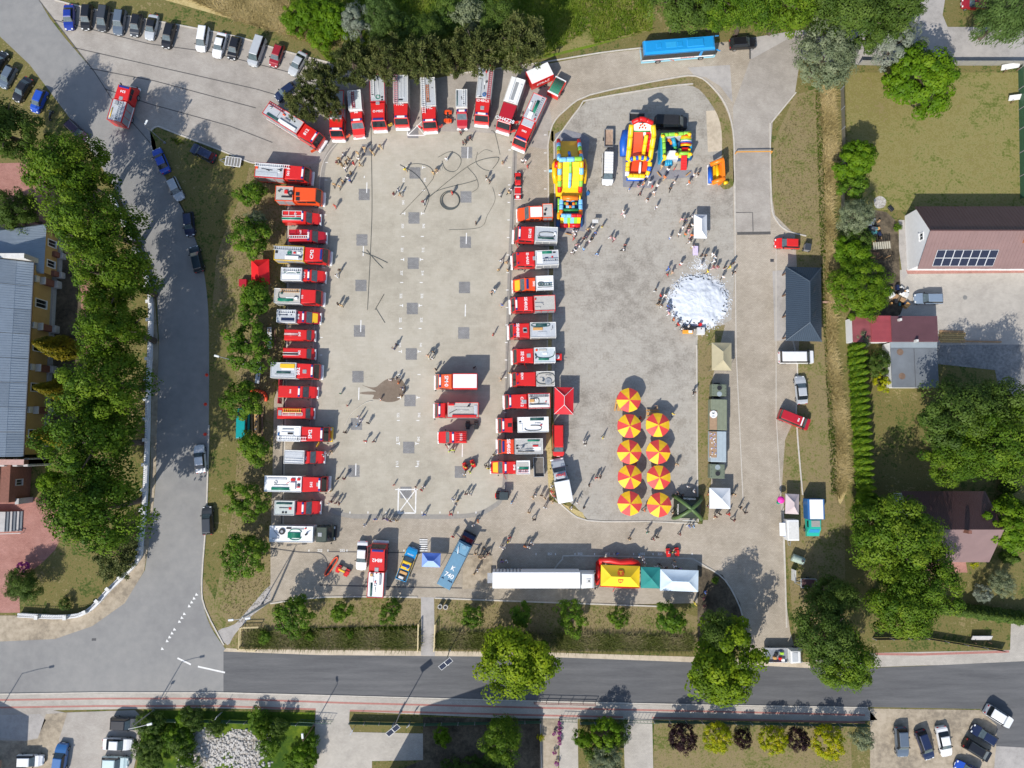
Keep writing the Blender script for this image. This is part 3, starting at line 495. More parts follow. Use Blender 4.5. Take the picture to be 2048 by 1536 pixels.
# ---------- vans
WV = car('van', K['white'], 1216, 337, -92, 'white van with a ribbed white roof rack by the slides', 'van', None, 1.02, None, 'the white van with roof rack', 1.2)
m = MB()
for i in range(8): m.box(-2.5+i*.46, -2.5+i*.46+.38, -.72, .72, 2.02, 2.07)
m.obj('roof_rack', WHITE, WV)
BV = car('van', K['black'], 1343, 244, -2, 'big black van parked behind the bouncy castle', 'van', None, 1.08, None, 'the black van', 1.2)
MB().box(-2.45, .95, -.78, .78, 2.0, 2.04, 0, .02).obj('roof_panel', BLACK, BV)
car('van', K['white'], 1594, 714, 0, 'white van below the dark metal roofed pavilion', 'van', None, 1.12, None, 'the white van below the pavilion', 1.1)
RV = car('van', RED, 1117, 881, -90, 'plain red van beside the straw verge', 'fire van', None, 1.0, None, 'the plain red van', 1.1)
RV2 = car('van', RED2, 1590, 839, -22, 'red fire van with white letters parked askew on the right road', 'fire van', None, 1.02, None, 'the red van on the right road', 1.1)
text('STRAŻ', .5, WHITE, RV2, (1.35, 0, 1.3), -pi/2); text('998', .4, WHITE, RV2, (.2, 0, 2.03), -pi/2); MB().box(.75, .95, -.7, .7, 2.0, 2.1, 0, .03).obj('light_bar', WHITE, RV2)
TV = car('van', K['teal'], 485, 846, 90, 'teal panel van among the young trees on the left verge', 'van', None, 1.0, None, 'the teal van', 1.1)
PO = car('pickup', LBLUE, 814, 1128, 69, 'police pickup with blue bonnet and yellow chequered sides', 'police car', None, 1.03, YEL, 'the police pickup', .9)
text('POLICE', .3, WHITE, PO, (1.55, 0, 1.02), -pi/2)
m = MB()
for s in (-1, 1): m.box(-2.4, 1.9, s*.93-.03, s*.93+.03, .62, .86)
m.obj('yellow_stripe', YEL, PO); MB().box(-.35, .05, -.62, .62, 1.76, 1.84, 0, .03).obj('light_bar', LAMPB, PO); MB().box(-1.6, -1.15, -.6, .6, 1.08, 1.25, 0, .04).obj('cargo_box', OCHRE, PO); MB().box(-2.4, -1.95, -.3, .5, 1.08, 1.3, 0, .05).obj('cargo_bag', OFFW, PO)
m = MB(); [m.box(-.55+i*.3, -.4+i*.3, -.5+(i % 2)*.35, -.2+(i % 2)*.35, 1.755, 1.762) for i in range(3)]; m.obj('roof_marking', LBLUE, PO)
# ---------- fire engines
def fire_number(): pass
FG = 'fire engines drawn up around the court'
def truck(fr, re, W, label, land, kind='tank', cab=3.6, col=RED, deck=ALU, side=None, H=3.15, feats='', num=None, bar='w', ladder=(), doors=(), stripe=None, hood=None, cat='fire engine', cabtop=None, name='fire_engine', group=FG, bumper=WHITE, gap=.12, boxroof=None):
    """fr, re: photo pixels of the middle of its nose and tail (taken at half height)"""
    hh = H*.45; a = g(fr[0], fr[1], hh); b = g(re[0], re[1], hh); d = (a-b).to_2d(); L = d.length; p = (a+b)/2; p.z = 0
    t = thing(name, label, cat, p, atan2(d.y, d.x), group, land, L*.5); side = side or col; hw = W/2; xf, xr = L/2, -L/2
    light = kind in ('light', 'van', 'flatvan'); Hc = {'tank': H-.12, 'light': 2.25, 'van': 2.45, 'flatvan': 2.2}[kind]
    xc = xf-cab                                        # rear of the cab
    wk = 'truck' if not light else 'van'
    # cab
    if kind == 'tank':
        P = [(xc, .75, hw-.02), (xc, Hc-.12, hw-.04), (xc+.12, Hc, hw-.16), (xf-.82, Hc, hw-.18), (xf-.70, Hc-.1, hw-.10), (xf-.14, 1.72, hw-.03), (xf-.05, 1.5, hw-.03), (xf-.05, .6, hw-.06), (xc, .6, hw-.06)]
        ws = ((xf-.69, Hc-.13), (xf-.17, 1.78))
    elif kind == 'flatvan':
        P = [(xr, .45, hw-.04), (xr, Hc-.15, hw-.06), (xr+.15, Hc, hw-.22), (xf-1.1, Hc, hw-.22), (xf-1.0, Hc-.08, hw-.14), (xf-.45, 1.25, hw-.04), (xf-.1, 1.05, hw-.06), (xf, .8, hw-.1), (xf, .4, hw-.12)]
        ws = ((xf-.99, Hc-.1), (xf-.50, 1.32))
    else:
        x0 = xr if kind == 'van' else xc
        P = [(x0, .45, hw-.05), (x0, Hc-.15, hw-.06), (x0+.1, Hc, hw-.2), (xf-2.15, Hc, hw-.2), (xf-2.0, Hc-.08, hw-.13), (xf-1.25, 1.30, hw-.08), (xf-.35, 1.08, hw-.12), (xf-.02, .85, hw-.22), (xf-.02, .42, hw-.22)]
        ws = ((xf-1.97, Hc-.12), (xf-1.30, 1.36))
    cabm = MB().prof(P); cabm.obj('cab' if kind not in ('van', 'flatvan') else 'body', col, t)
    (x1, z1), (x2, z2) = ws; l_ = hypot(x2-x1, z2-z1); nx, nz = -(z2-z1)/l_*.02, (x2-x1)/l_*.02
    m = MB(); wt, wb = hw-.2, hw-.14; m.add([(x2+nx, -wb, z2+nz), (x2+nx, wb, z2+nz), (x1+nx, wt, z1+nz), (x1+nx, -wt, z1+nz)], [(0, 1, 2, 3)]); m.obj('windscreen', GLASSL if light else GLASS, t)
    for s in (-1, 1):
        n_ = 2 if cab > 3 or kind in ('van', 'flatvan') else 1
        xa, xb = (x1-.1, max(xc, xr)+.35)
        for i in range(n_):
            u0 = xa-(xa-xb)*i/n_-.06; u1 = xa-(xa-xb)*(i+1)/n_+.06; m = MB(); zt = Hc-.25; zb = zt-.62
            m.box(min(u0, u1), max(u0, u1), s*(hw-.045)-.03, s*(hw-.045)+.03, zb, zt, 0, .01); m.obj('side_window', GLASS, t)
        m = MB(); m.box(x2-.05, x2+.12, s*(hw+.18)-.11, s*(hw+.18)+.11, z2+.02, z2+.42, 0, .03); m.obj('wing_mirror', BLACK, t)
        m = MB(); m.box(xf-.1, xf+.12, s*hw*.68-.2, s*hw*.68+.2, .72, .9, 0, .03); m.obj('headlight', LAMPW, t)
    m = MB(); m.box(xf-.12, xf+(.3 if not light else .14), -hw+.03, hw-.03, .42, .8 if not light else .66, 0, .08); m.obj('bumper', bumper, t)
    if kind in ('light',) and hood: 
        m = MB(); m.add([(xf-1.2, -hw+.25, 1.312), (xf-.38, -hw+.32, 1.1), (xf-.38, hw-.32, 1.1), (xf-1.2, hw-.25, 1.312)], [(0, 1, 2, 3)]); m.obj('bonnet_panel', hood, t)
    # chassis, wheels
    m = MB(); m.box(xr+.15, xf-.3, -.5, .5, .45, .8); m.obj('chassis', BLACK, t)
    axle(t, ([xf-1.35, xr+1.7] if L < 9.2 or light else [xf-1.4, xr+2.3, xr+1.0]) if not light else [xf-.95, xr+1.2], hw-.19, wk)
    # superstructure with a sunk walk-on roof
    xb = xc-gap; dk = None
    if kind in ('tank', 'light') and boxroof is None and xb-xr > .8:
        Hb = H if kind == 'tank' else H-.35
        m = MB(); m.box(xr, xb, -hw, hw, .62, Hb-.16, 0, .03)
        for q in ((xr, xb, -hw, -hw+.09), (xr, xb, hw-.09, hw), (xr, xr+.09, -hw+.09, hw-.09), (xb-.09, xb, -hw+.09, hw-.09)): m.box(q[0], q[1], q[2], q[3], Hb-.17, Hb, 0, .02)
        m.obj('superstructure', side, t)
        dk = MB().box(xr+.09, xb-.09, -hw+.09, hw-.09, Hb-.15, Hb-.09).obj('roof_deck', deck, t); zd = Hb-.09
        for s in (-1, 1):
            n_ = 3 if xb-xr > 3.5 else 2
            for i in range(n_):
                u0 = xr+.15+(xb-xr-.2)*i/n_; u1 = xr+.05+(xb-xr-.2)*(i+1)/n_
                MB().box(u0, u1, s*hw-.02, s*hw+.02, 1.15, Hb-.3, 0, .01).obj('locker_shutter', ALUD, t)
    elif boxroof is not None:
        m = MB(); m.box(xr, xb, -hw-.02, hw+.02, .7, H, 0, .04); m.obj('box_body', side, t); MB().box(xr+.08, xb-.08, -hw+.14, hw-.14, H-.001, H+.02).obj('box_roof', boxroof, t); zd = H+.02
    else: zd = Hc; 
    if kind in ('van', 'flatvan'): xb = xf-2.3 if kind == 'van' else xf-1.3
    X = lambda u: xr+.12+(xb-xr-.24)*u; Y = lambda v: v*(hw-.14)
    for s in (-1, 1):
        if stripe: MB().box(xr+.05, xb, s*(hw+.012)-.012, s*(hw+.012)+.012, .85, 1.1).obj('side_stripe', stripe, t)
    if kind in ('van', 'flatvan', 'light'):
        for s in (-1, 1): MB().box(xr-.02, xr+.05, s*(hw-.2)-.09, s*(hw-.2)+.09, .8, 1.25, 0, .02).obj('tail_light', LAMPR, t)
    # ladders lying on the roof
    for (v, u0, u1, wd, lc) in ladder:
        root = None; z = max(zd+.2, Hc+.1) if u1 > 1 else zd+.16; xa, xz = X(u0), X(u1); y = Y(v); m = MB()
        for q in (-1, 1): m.box(xa, xz, y+q*wd/2-.035, y+q*wd/2+.035, z-.05, z+.05)
        nr = max(4, int((xz-xa)/.34))
        for i in range(nr): xx = xa+(xz-xa)*(i+.5)/nr; m.box(xx-.03, xx+.03, y-wd/2+.03, y+wd/2-.03, z-.025, z+.025)
        m.obj('ladder', lc, t)
        m = MB(); [m.box(xx-.05, xx+.05, y-wd/2, y+wd/2, zd-.01, z-.051) for xx in (xa+.4, min(xz, xb)-.4)]; m.obj('ladder_rest', DARK, t)
    # other things carried on the roof, written as short codes
    CM = dict(g=GREEN, d=GREEND, k=BLACK, w=WHITE, s=ALUD, a=ALU, r=RED, o=ORANGE, y=YEL, b=K['mid'], n=K['navy'], e=DECKB, c=OCHRE, h=HOSE, t=STEEL, u=WOODD)
    for f in feats.split():
        q = f.split(','); ty, mc = q[0][0], CM[q[0][1]]; a_ = [float(x) for x in q[1:]]
        if ty == 'B': MB().box(X(a_[0]), X(a_[1]), min(Y(a_[2]), Y(a_[3])), max(Y(a_[2]), Y(a_[3])), zd-.004, zd+(a_[4] if len(a_) > 4 else .25), 0, .03).obj('roof_box', mc, t)
        elif ty == 'H':                             # bundle of suction hoses
            n_ = int(a_[3]) if len(a_) > 3 else 3
            for i in range(n_): y = Y(a_[2])+(i-(n_-1)/2)*.15; MB().tube([(X(a_[0]), y, zd+.075), (X(a_[1]), y, zd+.075)], .072, 7).obj('suction_hose', mc, t, True)
        elif ty == 'O':                             # loop of hose (closed oval) or arc
            cx, cy, rx, ry = X(a_[0]), Y(a_[1]), a_[2], a_[3]; s0, s1 = (a_[4], a_[5]) if len(a_) > 5 else (0, 1)
            pts = [(cx+rx*math.copysign(abs(cos(w_))**.7, cos(w_)), cy+ry*math.copysign(abs(sin(w_))**.7, sin(w_)), zd+.07) for w_ in np.linspace(s0*2*pi, s1*2*pi, 25)]
            MB().tube(pts, .06, 6).obj('hose_loop', mc, t, True)
        elif ty == 'D': m = MB(); m.cyl((X(a_[0]), Y(a_[1])), a_[2], zd-.002, zd+.16, 18); m.cyl((X(a_[0]), Y(a_[1])), a_[2]*.45, zd+.16, zd+.19, 14, 1); m.obj('spare_wheel' if q[0][1] == 'k' else 'reel', [mc, STEEL], t)
        elif ty == 'M': m = MB(); m.cyl((X(a_[0]), Y(a_[1])), .16, zd, zd+.35, 10); m.tube([(X(a_[0]), Y(a_[1]), zd+.4), (X(a_[0])+a_[2], Y(a_[1])+(a_[3] if len(a_) > 3 else 0), zd+.48)], .09, 8, 0, False, .05); m.obj('water_cannon', mc, t, True)
        elif ty == 'P': MB().tube([(X(a_[0]), Y(a_[2]), zd+.06), (X(a_[1]), Y(a_[3] if len(a_) > 3 else a_[2]), zd+.06)], .045, 6).obj('pole', mc, t, True)
        elif ty == 'R':                             # flat rack of bars
            m = MB(); [m.box(X(a_[0]), X(a_[1]), y-.03, y+.03, zd+.1, zd+.15) for y in (Y(a_[2]), Y(a_[3]))]; [m.box(X(a_[0]+(a_[1]-a_[0])*i/3)-.03, X(a_[0]+(a_[1]-a_[0])*i/3)+.03, min(Y(a_[2]), Y(a_[3]))+.03, max(Y(a_[2]), Y(a_[3]))-.03, zd+.101, zd+.149) for i in range(4)]; m.obj('roof_rack', mc, t)
        elif ty == 'C': MB().box(xc+(cab-.9)*a_[0]-.32, xc+(cab-.9)*a_[0]+.32, Y(a_[1])-.32, Y(a_[1])+.32, Hc-.01, Hc+.06, 0, .03).obj('roof_hatch', mc, t)
    # cab roof: light bar, number
    xw = {'tank': xf-.95, 'light': xf-2.45, 'van': xf-2.55, 'flatvan': xf-1.3}[kind]
    if bar == 'w':
        MB().box(xw-.17, xw+.13, -hw*.52, hw*.52, Hc, Hc+.13, 0, .03).obj('light_bar', WHITE, t)
        for s in (-1, 1): MB().box(xw-.17, xw+.13, s*hw*.66-.17, s*hw*.66+.17, Hc, Hc+.14, 0, .03).obj('beacon', LAMPB, t)
    elif bar == 'b': MB().box(xw-.2, xw+.15, -hw*.7, hw*.7, Hc, Hc+.14, 0, .04).obj('light_bar', LAMPB, t)
    elif bar == '2':
        for s in (-1, 1): MB().cyl((xw, s*hw*.6), .13, Hc, Hc+.18, 10).obj('beacon', LAMPB, t)
    if num:
        s_, u_, v_ = num[:3]; sz = num[3] if len(num) > 3 else .62; fl = pi/2 if len(num) < 5 else num[4]
        x_ = xc+.1+(xw-.3-xc)*u_ if kind in ('tank', 'light') else xw-.35-(1-u_)*1.2
        text(s_, sz, WHITE, t, (x_, Y(v_), Hc+.012), fl, 'roof_number', None, 1.05)
    for (s, xo, dc) in doors:                          # open doors swung out to the side
        xh = xf-xo; a0 = R(62)*s; T = Matrix.Translation((xh, s*(hw-.02), 0)) @ Matrix.Rotation(a0 if xo > 0 else 0, 4, 'Z')
        MB().box(-.95, 0, -.04, .04, .8, 1.62, 0, .02, Matrix.Translation((xh, s*(hw-.02), 0)) @ Matrix.Rotation(-a0, 4, 'Z')).obj('open_door', dc, t)
    return t
W_, RD, GY, BK, OR = WHITE, RED, ALUD, BLACK, OCHRE
# ---- left column, noses to the right
def LT(*a, **k): return truck(*a, group='fire engines in the left column', **k)
LT((622, 354), (517, 346), 2.5, 'large red fire engine with white edged ladder and orange box, top of the left column', 'the top engine of the left column', cab=3.9, side=RED, num=('561·S', .18, 0, .6), ladder=[(.72, -.04, 1.22, .5, WHITE)], feats='Bo,.0,.08,.1,.45,.2 Ow,.86,-.1,.16,.16 Mk,.9,.1,-.4 Pk,.2,.6,.2,.05 Pk,.35,.5,.15,-.1 Ba,.02,.8,-.9,-.3,.06')
LT((645, 396), (557, 393), 2.5, 'orange fire engine with split cab and round spare wheel on its grey deck', 'the orange engine', cab=4.3, col=ORANGE, deck=DECKB, bar='n', feats='Dk,.9,.05,.45 Br,.52,.72,-.05,.5,.25 Bk,.34,.98,-.62,-.38,.12 Mh,.2,.3,.3,-.2 Ck,.18,.0 Ck,.2,-.75')
LT((639, 437), (568.5, 436), 2.1, 'red bonneted fire van with white roof frame and green hoses', 'the red van with white roof frame', 'van', 2.4, num=('SA42', .3, 0, .5), feats='Rw,-.02,.92,.1,.95 Hg,-.04,.9,-.45,2 Pw,-.04,.9,-.7 Pw,-.04,.9,-.22')
LT((651, 474), (581, 474), 2.15, 'dark red fire van with a single white ladder along its roof', 'the dark red van with a single ladder', 'van', 2.4, RED2, num=('SA47', .2, .45, .42), ladder=[(-.35, 0, 1.0, .42, WHITE)], feats='Rr,.0,.95,.15,.95')
LT((659, 515), (555, 510), 2.5, 'fire engine with yellow lower side, white ladder and green coil on its deck', 'the engine with the green coil', cab=3.7, side=YEL, num=('CM2', .45, 0, .75), ladder=[(.68, -.06, 1.0, .55, ALU)], bar='b', feats='Og,.52,.05,.3,.3 Bg,.48,.56,-.05,.15,.15 Bw,.38,.86,-.85,-.42,.3 Br,.66,.74,-.05,.2,.2 Bw,.8,.92,-.05,.25,.2 Mk,.93,-.55,.25 Bk,.02,.1,-.1,.3,.12')
LT((649.5, 553), (567, 551), 2.15, 'light fire truck with pale box, roof ladder and red cab', 'the light truck with pale box', 'light', 3.35, RED, num=('CM3', .1, 0, .5), ladder=[(.7, .02, 1.0, .5, WHITE)], feats='Bd,.1,.95,.2,.4,.05 Ow,.5,.0,.9,.35,0,.5 Bw,.02,.95,-.9,-.05,.05', hood=None, side=WHITE)
LT((645, 597), (555, 595), 2.45, 'fire engine with wide pale deck, curved hose and green suction pipes', 'the engine with pale deck and green pipes', cab=3.1, col=RED, deck=DECKB, side=OFFW, bar='n', num=('S12', .06, -.1, .4), ladder=[(.78, .22, 1.0, .5, OR)], feats='Hg,.12,.75,-.62,3 Hg,.2,.6,-.75,2 Bk,.8,.9,-.25,-.05,.2 Bw,.82,.94,-.55,-.2,.3 Od,.3,.1,.6,.6,.35,.75 Md,.28,.35,.25 Bw,.45,.78,-.4,-.2,.06')
LT((639, 636), (558.5, 634), 2.15, 'light fire truck with yellow striped bonnet and dark blue roof panel', 'the truck with yellow striped bonnet', 'light', 3.45, RED2, side=WHITE, hood=YEL, num=('SM8', .12, 0, .5), ladder=[(.68, .02, 1.0, .5, WHITE)], feats='Bn,.22,.98,-.85,-.32,.06 Pn,.05,.55,.18 Bn,.48,.58,.08,.3,.1 Bn,.76,.82,.1,.3,.1', stripe=YEL)
LT((628, 671), (571, 670), 1.95, 'plain old red fire van with thin pale roof stripes, upper of two alike', 'the upper plain red van', 'flatvan', 2, bar='n', num=('S47', .6, .1, .5), feats='Pw,-.02,.7,.2 Pw,-.02,.7,-.05 Pr,-.02,.7,-.3')
LT((628, 708), (568.5, 707), 1.95, 'plain old red fire van with two white roof rails, lower of two alike', 'the lower plain red van', 'flatvan', 2, RED, bar='n', num=('S82', .55, .1, .5), feats='Pw,-.03,.75,.1 Pw,-.03,.75,-.4 Bk,.0,.72,-.32,.02,.04')
LT((641, 744), (548, 742), 2.55, 'fire engine with a bright yellow lid on its grey deck', 'the engine with the yellow lid', cab=3.4, side=OFFW, num=('S82', .05, -.1, .8), feats='By,.36,.97,.35,.95,.14 Bw,.42,.95,.08,.32,.06 Hd,.22,.8,-.3,2 Ba,.14,.95,-.62,-.5,.08 Ba,.14,.95,-.8,-.68,.08 Cs,.5,-.1')
m6 = LT((633, 785), (560, 783), 2.1, 'red fire van with its rear doors wide open and tube bumper', 'the red van with open rear doors', 'van', 2.4, num=('S44', .1, 0, .42))
for s in (-1, 1): MB().box(-3.0-.05, -2.95+.05, s*1.08-.03, s*1.08+s*.9, .5, 2.3, 0, .02).obj('rear_door', RED2, m6) if s > 0 else MB().box(-3.05, -2.9, -2.0, -1.05, .5, 2.3, 0, .02).obj('rear_door', RED2, m6)
LT((626, 827), (557, 826), 2.0, 'red fire van with a yellow runged ladder and white rails on the roof', 'the red van with yellow rungs', 'flatvan', 2, bar='n', ladder=[(.45, .2, .95, .5, YEL)], feats='Rw,.2,.98,-.5,.05 Pw,.2,.98,-.22 Bs,.02,.16,-.5,.5,.04')
T14 = LT((660, 869), (561, 867), 2.5, 'white decked fire engine with long ladder reaching over the cab', 'the engine with ladder over the cab', cab=4.2, deck=WHITE, side=WHITE, num=('SM2', .45, 0, .8), ladder=[(-.72, 0, 1.32, .5, WHITE)], feats='Bw,.15,.72,-.25,.25,.12 Bk,.45,.7,-.12,.18,.16 Bs,.2,.7,.55,.75,.1 Bb,.0,.06,-.3,.1,.2 Bw,.78,.98,-.4,.9,.06', doors=[(-1, 1.7, YEL)], bumper=YEL)
LT((647, 915), (573, 913), 2.2, 'light fire truck with plain ribbed pale box and short red cab', 'the truck with plain pale box', 'light', 2.75, side=OFFW, num=('S82', .08, -.2, .4), bar='n', gap=.03, feats='Pw,.02,.98,-.3 Pw,.02,.98,-.7 Ba,.02,.98,.2,.85,.04 Bs,.95,.99,-.1,.85,.05')
LT((656, 968), (536, 966), 2.55, 'long fire engine with red cluttered fittings and green suction hoses', 'the long engine with red fittings', cab=3.7, deck=WHITE, side=WHITE, num=('S41', .55, 0, .62), feats='Ba,.06,.6,.55,.85,.12 Hg,.18,.72,-.68,3 Bw,.7,.86,-.75,.25,.3 Br,.72,.84,.45,.8,.2 Br,.9,.98,.5,.85,.2 Bk,.9,.98,-.2,0,.2 Br,.9,.98,-.5,-.3,.2 Pt,.25,.65,-.15 Ot,.3,.2,.2,.2 Pr,.6,.68,.05,.3 Cs,.92,0', stripe=YEL)
LT((639, 1016), (554, 1014), 2.3, 'light fire truck with white nose, greenish deck and crossed tools', 'the truck with the white nose', 'light', 3.55, side=OFFW, deck=M((.46, .50, .47), .6, .12), hood=RED, feats='Hd,.06,.9,.72,2 Pk,.22,.85,.02 Br,.74,.88,-.25,.15,.1 Bk,.38,.48,-.85,-.55,.1 Bk,.54,.64,-.85,-.55,.1', bumper=WHITE)
LT((667, 1067), (545.6, 1065), 2.55, 'white tank lorry with dark green army cab and spare wheel on top', 'the white tank lorry with green cab', cab=2.4, col=M((.045, .06, .045), .6, .15), deck=WHITE, side=WHITE, bumper=BLACK, bar='n', H=3.0, gap=.5, cat='tank lorry', name='tank_lorry', feats='Dk,.28,.35,.5 Og,.6,-.05,1.0,.85,.05,.95 Hg,.42,.72,-.15,6 Ps,.08,.22,.5,-.4 Ps,.05,.22,-.6,-.6 Bk,.38,.5,.7,.95,.1 Bs,.52,.8,.62,.9,.06 Br,.82,.86,.72,.9,.2 Mk,.86,.0,.4,.2 Bs,.13,.16,.6,.72,.1 Cs,.4,0')
# ---- right column, noses to the left
def RT(*a, **k): return truck(*a, group='fire engines in the right column', **k)
RT((1034, 428), (1105, 426), 2.4, 'orange fire truck with white cab roof and beige deck', 'the orange truck with white cab roof', 'light', 4.1, ORANGE, DECKB, ORANGE, bar='n', feats='Bk,.72,.95,.35,.75,.12 Be,.05,.95,-.85,.25,.04 Mk,.75,-.05,.2')
MB().box(-1.2, .75, -.85, .85, 2.252, 2.29, 0, .02).obj('white_cab_roof', WHITE, bpy.data.objects[[o.name for o in C.objects if o.get('label', '').startswith('orange fire truck with white')][0]])
RT((1027.5, 471), (1114, 475), 2.5, 'fire engine with a long black hose loop laid on its grey deck', 'the engine with the long hose loop', cab=3.4, deck=ALU, side=OFFW, num=('SM·2S', .3, 0, .62), feats='Oh,.48,.1,1.3,.45 Hd,.15,.9,.62,2 Ps,.1,.95,.4 Bw,.05,.15,-.3,.05,.25 Pk,.1,.7,.75', doors=[(1, .4, RED2), (-1, .4, RED2)])
RT((1024.5, 523), (1116, 519.5), 2.5, 'fire engine with green pipes, ladder low on the deck and dark hatch', 'the engine with low ladder and dark hatch', cab=3.7, side=OFFW, num=('SI·4A03', .45, 0, .6), bar='2', ladder=[(.4, .0, .72, .4, ALU)], feats='Hg,.28,.72,-.78,3 Bk,.1,.22,-.85,-.65,.1 Bn,.45,.6,-.05,.05,.12 Br,.22,.3,-.2,0,.1 Bw,.7,.95,-.9,.8,.05 Cs,.0,0')
RT((1025, 571), (1106, 568.5), 2.35, 'light fire truck with yellow edged cab and long black ladder on white roof', 'the yellow edged truck', 'light', 3.75, M((.72, .07, .012), .32, .05, 2, 0, .5), WHITE, WHITE, bar='b', hood=YEL, num=('SI02', .12, 0, .5), stripe=YEL, ladder=[(.3, .05, .9, .4, GREEND)], feats='Oh,.75,.15,.45,.3 Pn,.02,.95,.72 Bw,.2,.9,-.6,-.2,.06')
RT((1021, 612), (1109.5, 609), 2.55, 'fire engine with mostly bare beige deck and white tail rail', 'the engine with bare beige deck', cab=3.7, deck=DECKB, side=RED, num=('SE4R02', .45, 0, .68), feats='Be,.7,.98,.5,.85,.1 Bt,.55,.98,-.1,0,.1 Br,.92,.98,-.7,-.45,.2 Pt,.55,.68,.3,-.1', stripe=WHITE)
RT((1017.5, 664), (1111, 662), 2.5, 'fire engine with two people kneeling on its equipment deck', 'the engine with people on its deck', cab=3.4, side=OFFW, num=('SE4R88E', .85, 0, .62), bar='2', feats='Od,.6,-.72,1.5,.3 Hd,.35,.8,-.7,2 Bc,.52,.92,-.35,.05,.12 Ba,.35,.72,.25,.8,.08 Pt,.1,.22,-.3,.3 Pt,.12,.12,-.6,.0 Ct,.28,.1 Cs,.3,-.1', stripe=YEL)
RT((1025, 714), (1109.5, 712), 2.5, 'fire engine with a wide green hose arc across a pale blue deck', 'the engine with the green hose arc', cab=3.4, deck=M((.50, .55, .57), .5, .1), side=WHITE, num=('SE·02', .8, .1, .7), bar='n', feats='Od,.5,-.5,1.6,1.05,.02,.5 Hg,.3,.82,.62,2 Bo,.86,.96,-.9,-.6,.15 Be,.4,.8,-.9,-.6,.12 Bw,.38,.6,-.4,-.1,.1 Bk,.92,.98,-.1,.1,.2 Bk,.92,.98,.3,.5,.2 Cs,.3,0', doors=[(1, 1.9, RED)])
RT((1023.4, 760), (1108, 758.5), 2.4, 'fire engine with a round reel and grey hose loop on its beige deck', 'the engine with the round reel', cab=3.9, deck=DECKB, side=OFFW, num=('EKM', .8, -.45, .55), bar='2', feats='Ds,.35,.45,.55 Oh,.5,.0,1.5,.9 Pt,.15,.5,-.5 Pt,.6,.85,-.15 Bw,.9,.97,-.8,-.6,.1 Mt,.66,.4,.3')
RT((1008.7, 804), (1099.5, 802), 2.45, 'fire engine with a tilted ladder frame and wooden crate on deck', 'the engine with the wooden crate', cab=3.7, deck=OFFW, side=RED, num=('CM12', .3, .1, .62), ladder=[(-.72, .05, .98, .35, GREY)], feats='Bc,.72,.95,-.25,.2,.3 Bw,.64,.7,-.3,-.05,.2 Oh,.68,.05,.6,.5,.3,.8 Pk,.15,.95,.4,.5 Bw,.05,.95,.6,.9,.15 Ds,.93,.55,.16 Br,.15,.2,.05,.25,.15 Cs,.15,.1', bar='w')
RT((995, 851), (1096.5, 849), 2.5, 'long fire engine with short cab, black gap and white hose deck', 'the long engine with the black gap', cab=2.5, deck=WHITE, side=OFFW, gap=.75, feats='Hd,.14,.6,-.78,3 Oh,.5,.5,1.35,.42,.0,.78 Bw,.86,.98,-.2,.9,.1 Bk,.9,.97,-.5,-.35,.15 Br,.2,.26,.0,.15,.2 Pt,.25,.45,-.2 Ck,.3,0', num=None)
RT((995, 893), (1085, 892), 2.5, 'orange red fire engine with messy grey deck and white bumper', 'the engine with the messy deck', cab=2.7, col=M((.72, .06, .015), .32, .05, 2, 0, .5), deck=M((.42, .41, .39), .7, .25, 3), side=OFFW, num=('SE4R05', .55, 0, .75), feats='Hg,.1,.55,-.82,2 Br,.15,.36,-.15,.05,.15 Pt,.3,.92,.35 Pt,.3,.92,.6 Pk,.3,.92,.75 Pt,.55,.98,-.4,.1 Bk,.9,.98,-.2,0,.1 Bk,.9,.98,.2,.4,.1 Bw,.05,.35,.1,.6,.05 Mt,.72,.1,.5,.2', bar='b')
RT((981, 935), (1059.6, 934), 2.2, 'light fire truck with yellow orange bonnet, white box and red runged ladder', 'the truck with orange bonnet', 'light', 4.1, RED, WHITE, WHITE, hood=YEL, num=('SM8', .1, 0, .5), ladder=[(.62, .08, .98, .4, M((.55, .2, .22), .5))], feats='Hg,.06,.85,.15,3 Be,.05,.98,-.85,-.1,.05', doors=[(1, 2.1, RED2)])
# ---- top row, noses down
def UT(*a, **k): return truck(*a, group='fire engines in the top row', **k)
UT((643, 288), (539, 223), 2.5, 'large fire engine parked slantwise under the pine, ladder at its tail', 'the slanting engine under the pine', cab=3.6, side=RED, num=('812', .4, 0, .75), ladder=[(.8, -.02, .45, .4, RED2)], feats='Bw,.45,.95,-.9,-.45,.35 Hd,.1,.5,-.75,3 Bk,.35,.36,-.4,.6,.05 Bs,.55,.7,-.1,.1,.25 Bo,.45,.52,.3,.5,.25 Mt,.1,.3,.4 Bk,.78,.82,.3,.5,.1', stripe=WHITE, doors=[(-1, .4, ORANGE)], bumper=WHITE)
UT((676, 277), (678, 190), 2.4, 'red fire truck with grey panel behind its cab and orange gear on deck', 'the truck with the grey panel', cab=2.9, deck=OFFW, bar='w', feats='Bo,.78,.96,.45,.9,.2 Bo,.8,.96,-.9,-.6,.2 Oh,.6,.1,.9,.5,0,.7 Pw,.4,.95,-.95 Ba,.98,1.12,-.9,.9,.3', doors=[(1, .3, ORANGE)])
UT((717.5, 272), (711, 188), 2.25, 'red fire truck with white cargo box and rounded white edged nose', 'the truck with the rounded nose', 'light', 3.9, side=WHITE, deck=M((.58, .62, .60), .5, .08), bumper=WHITE, num=('345', .05, 0, .42), ladder=[(-.25, .05, .98, .35, RED2)], feats='Bs,.3,.85,-.6,-.35,.05')
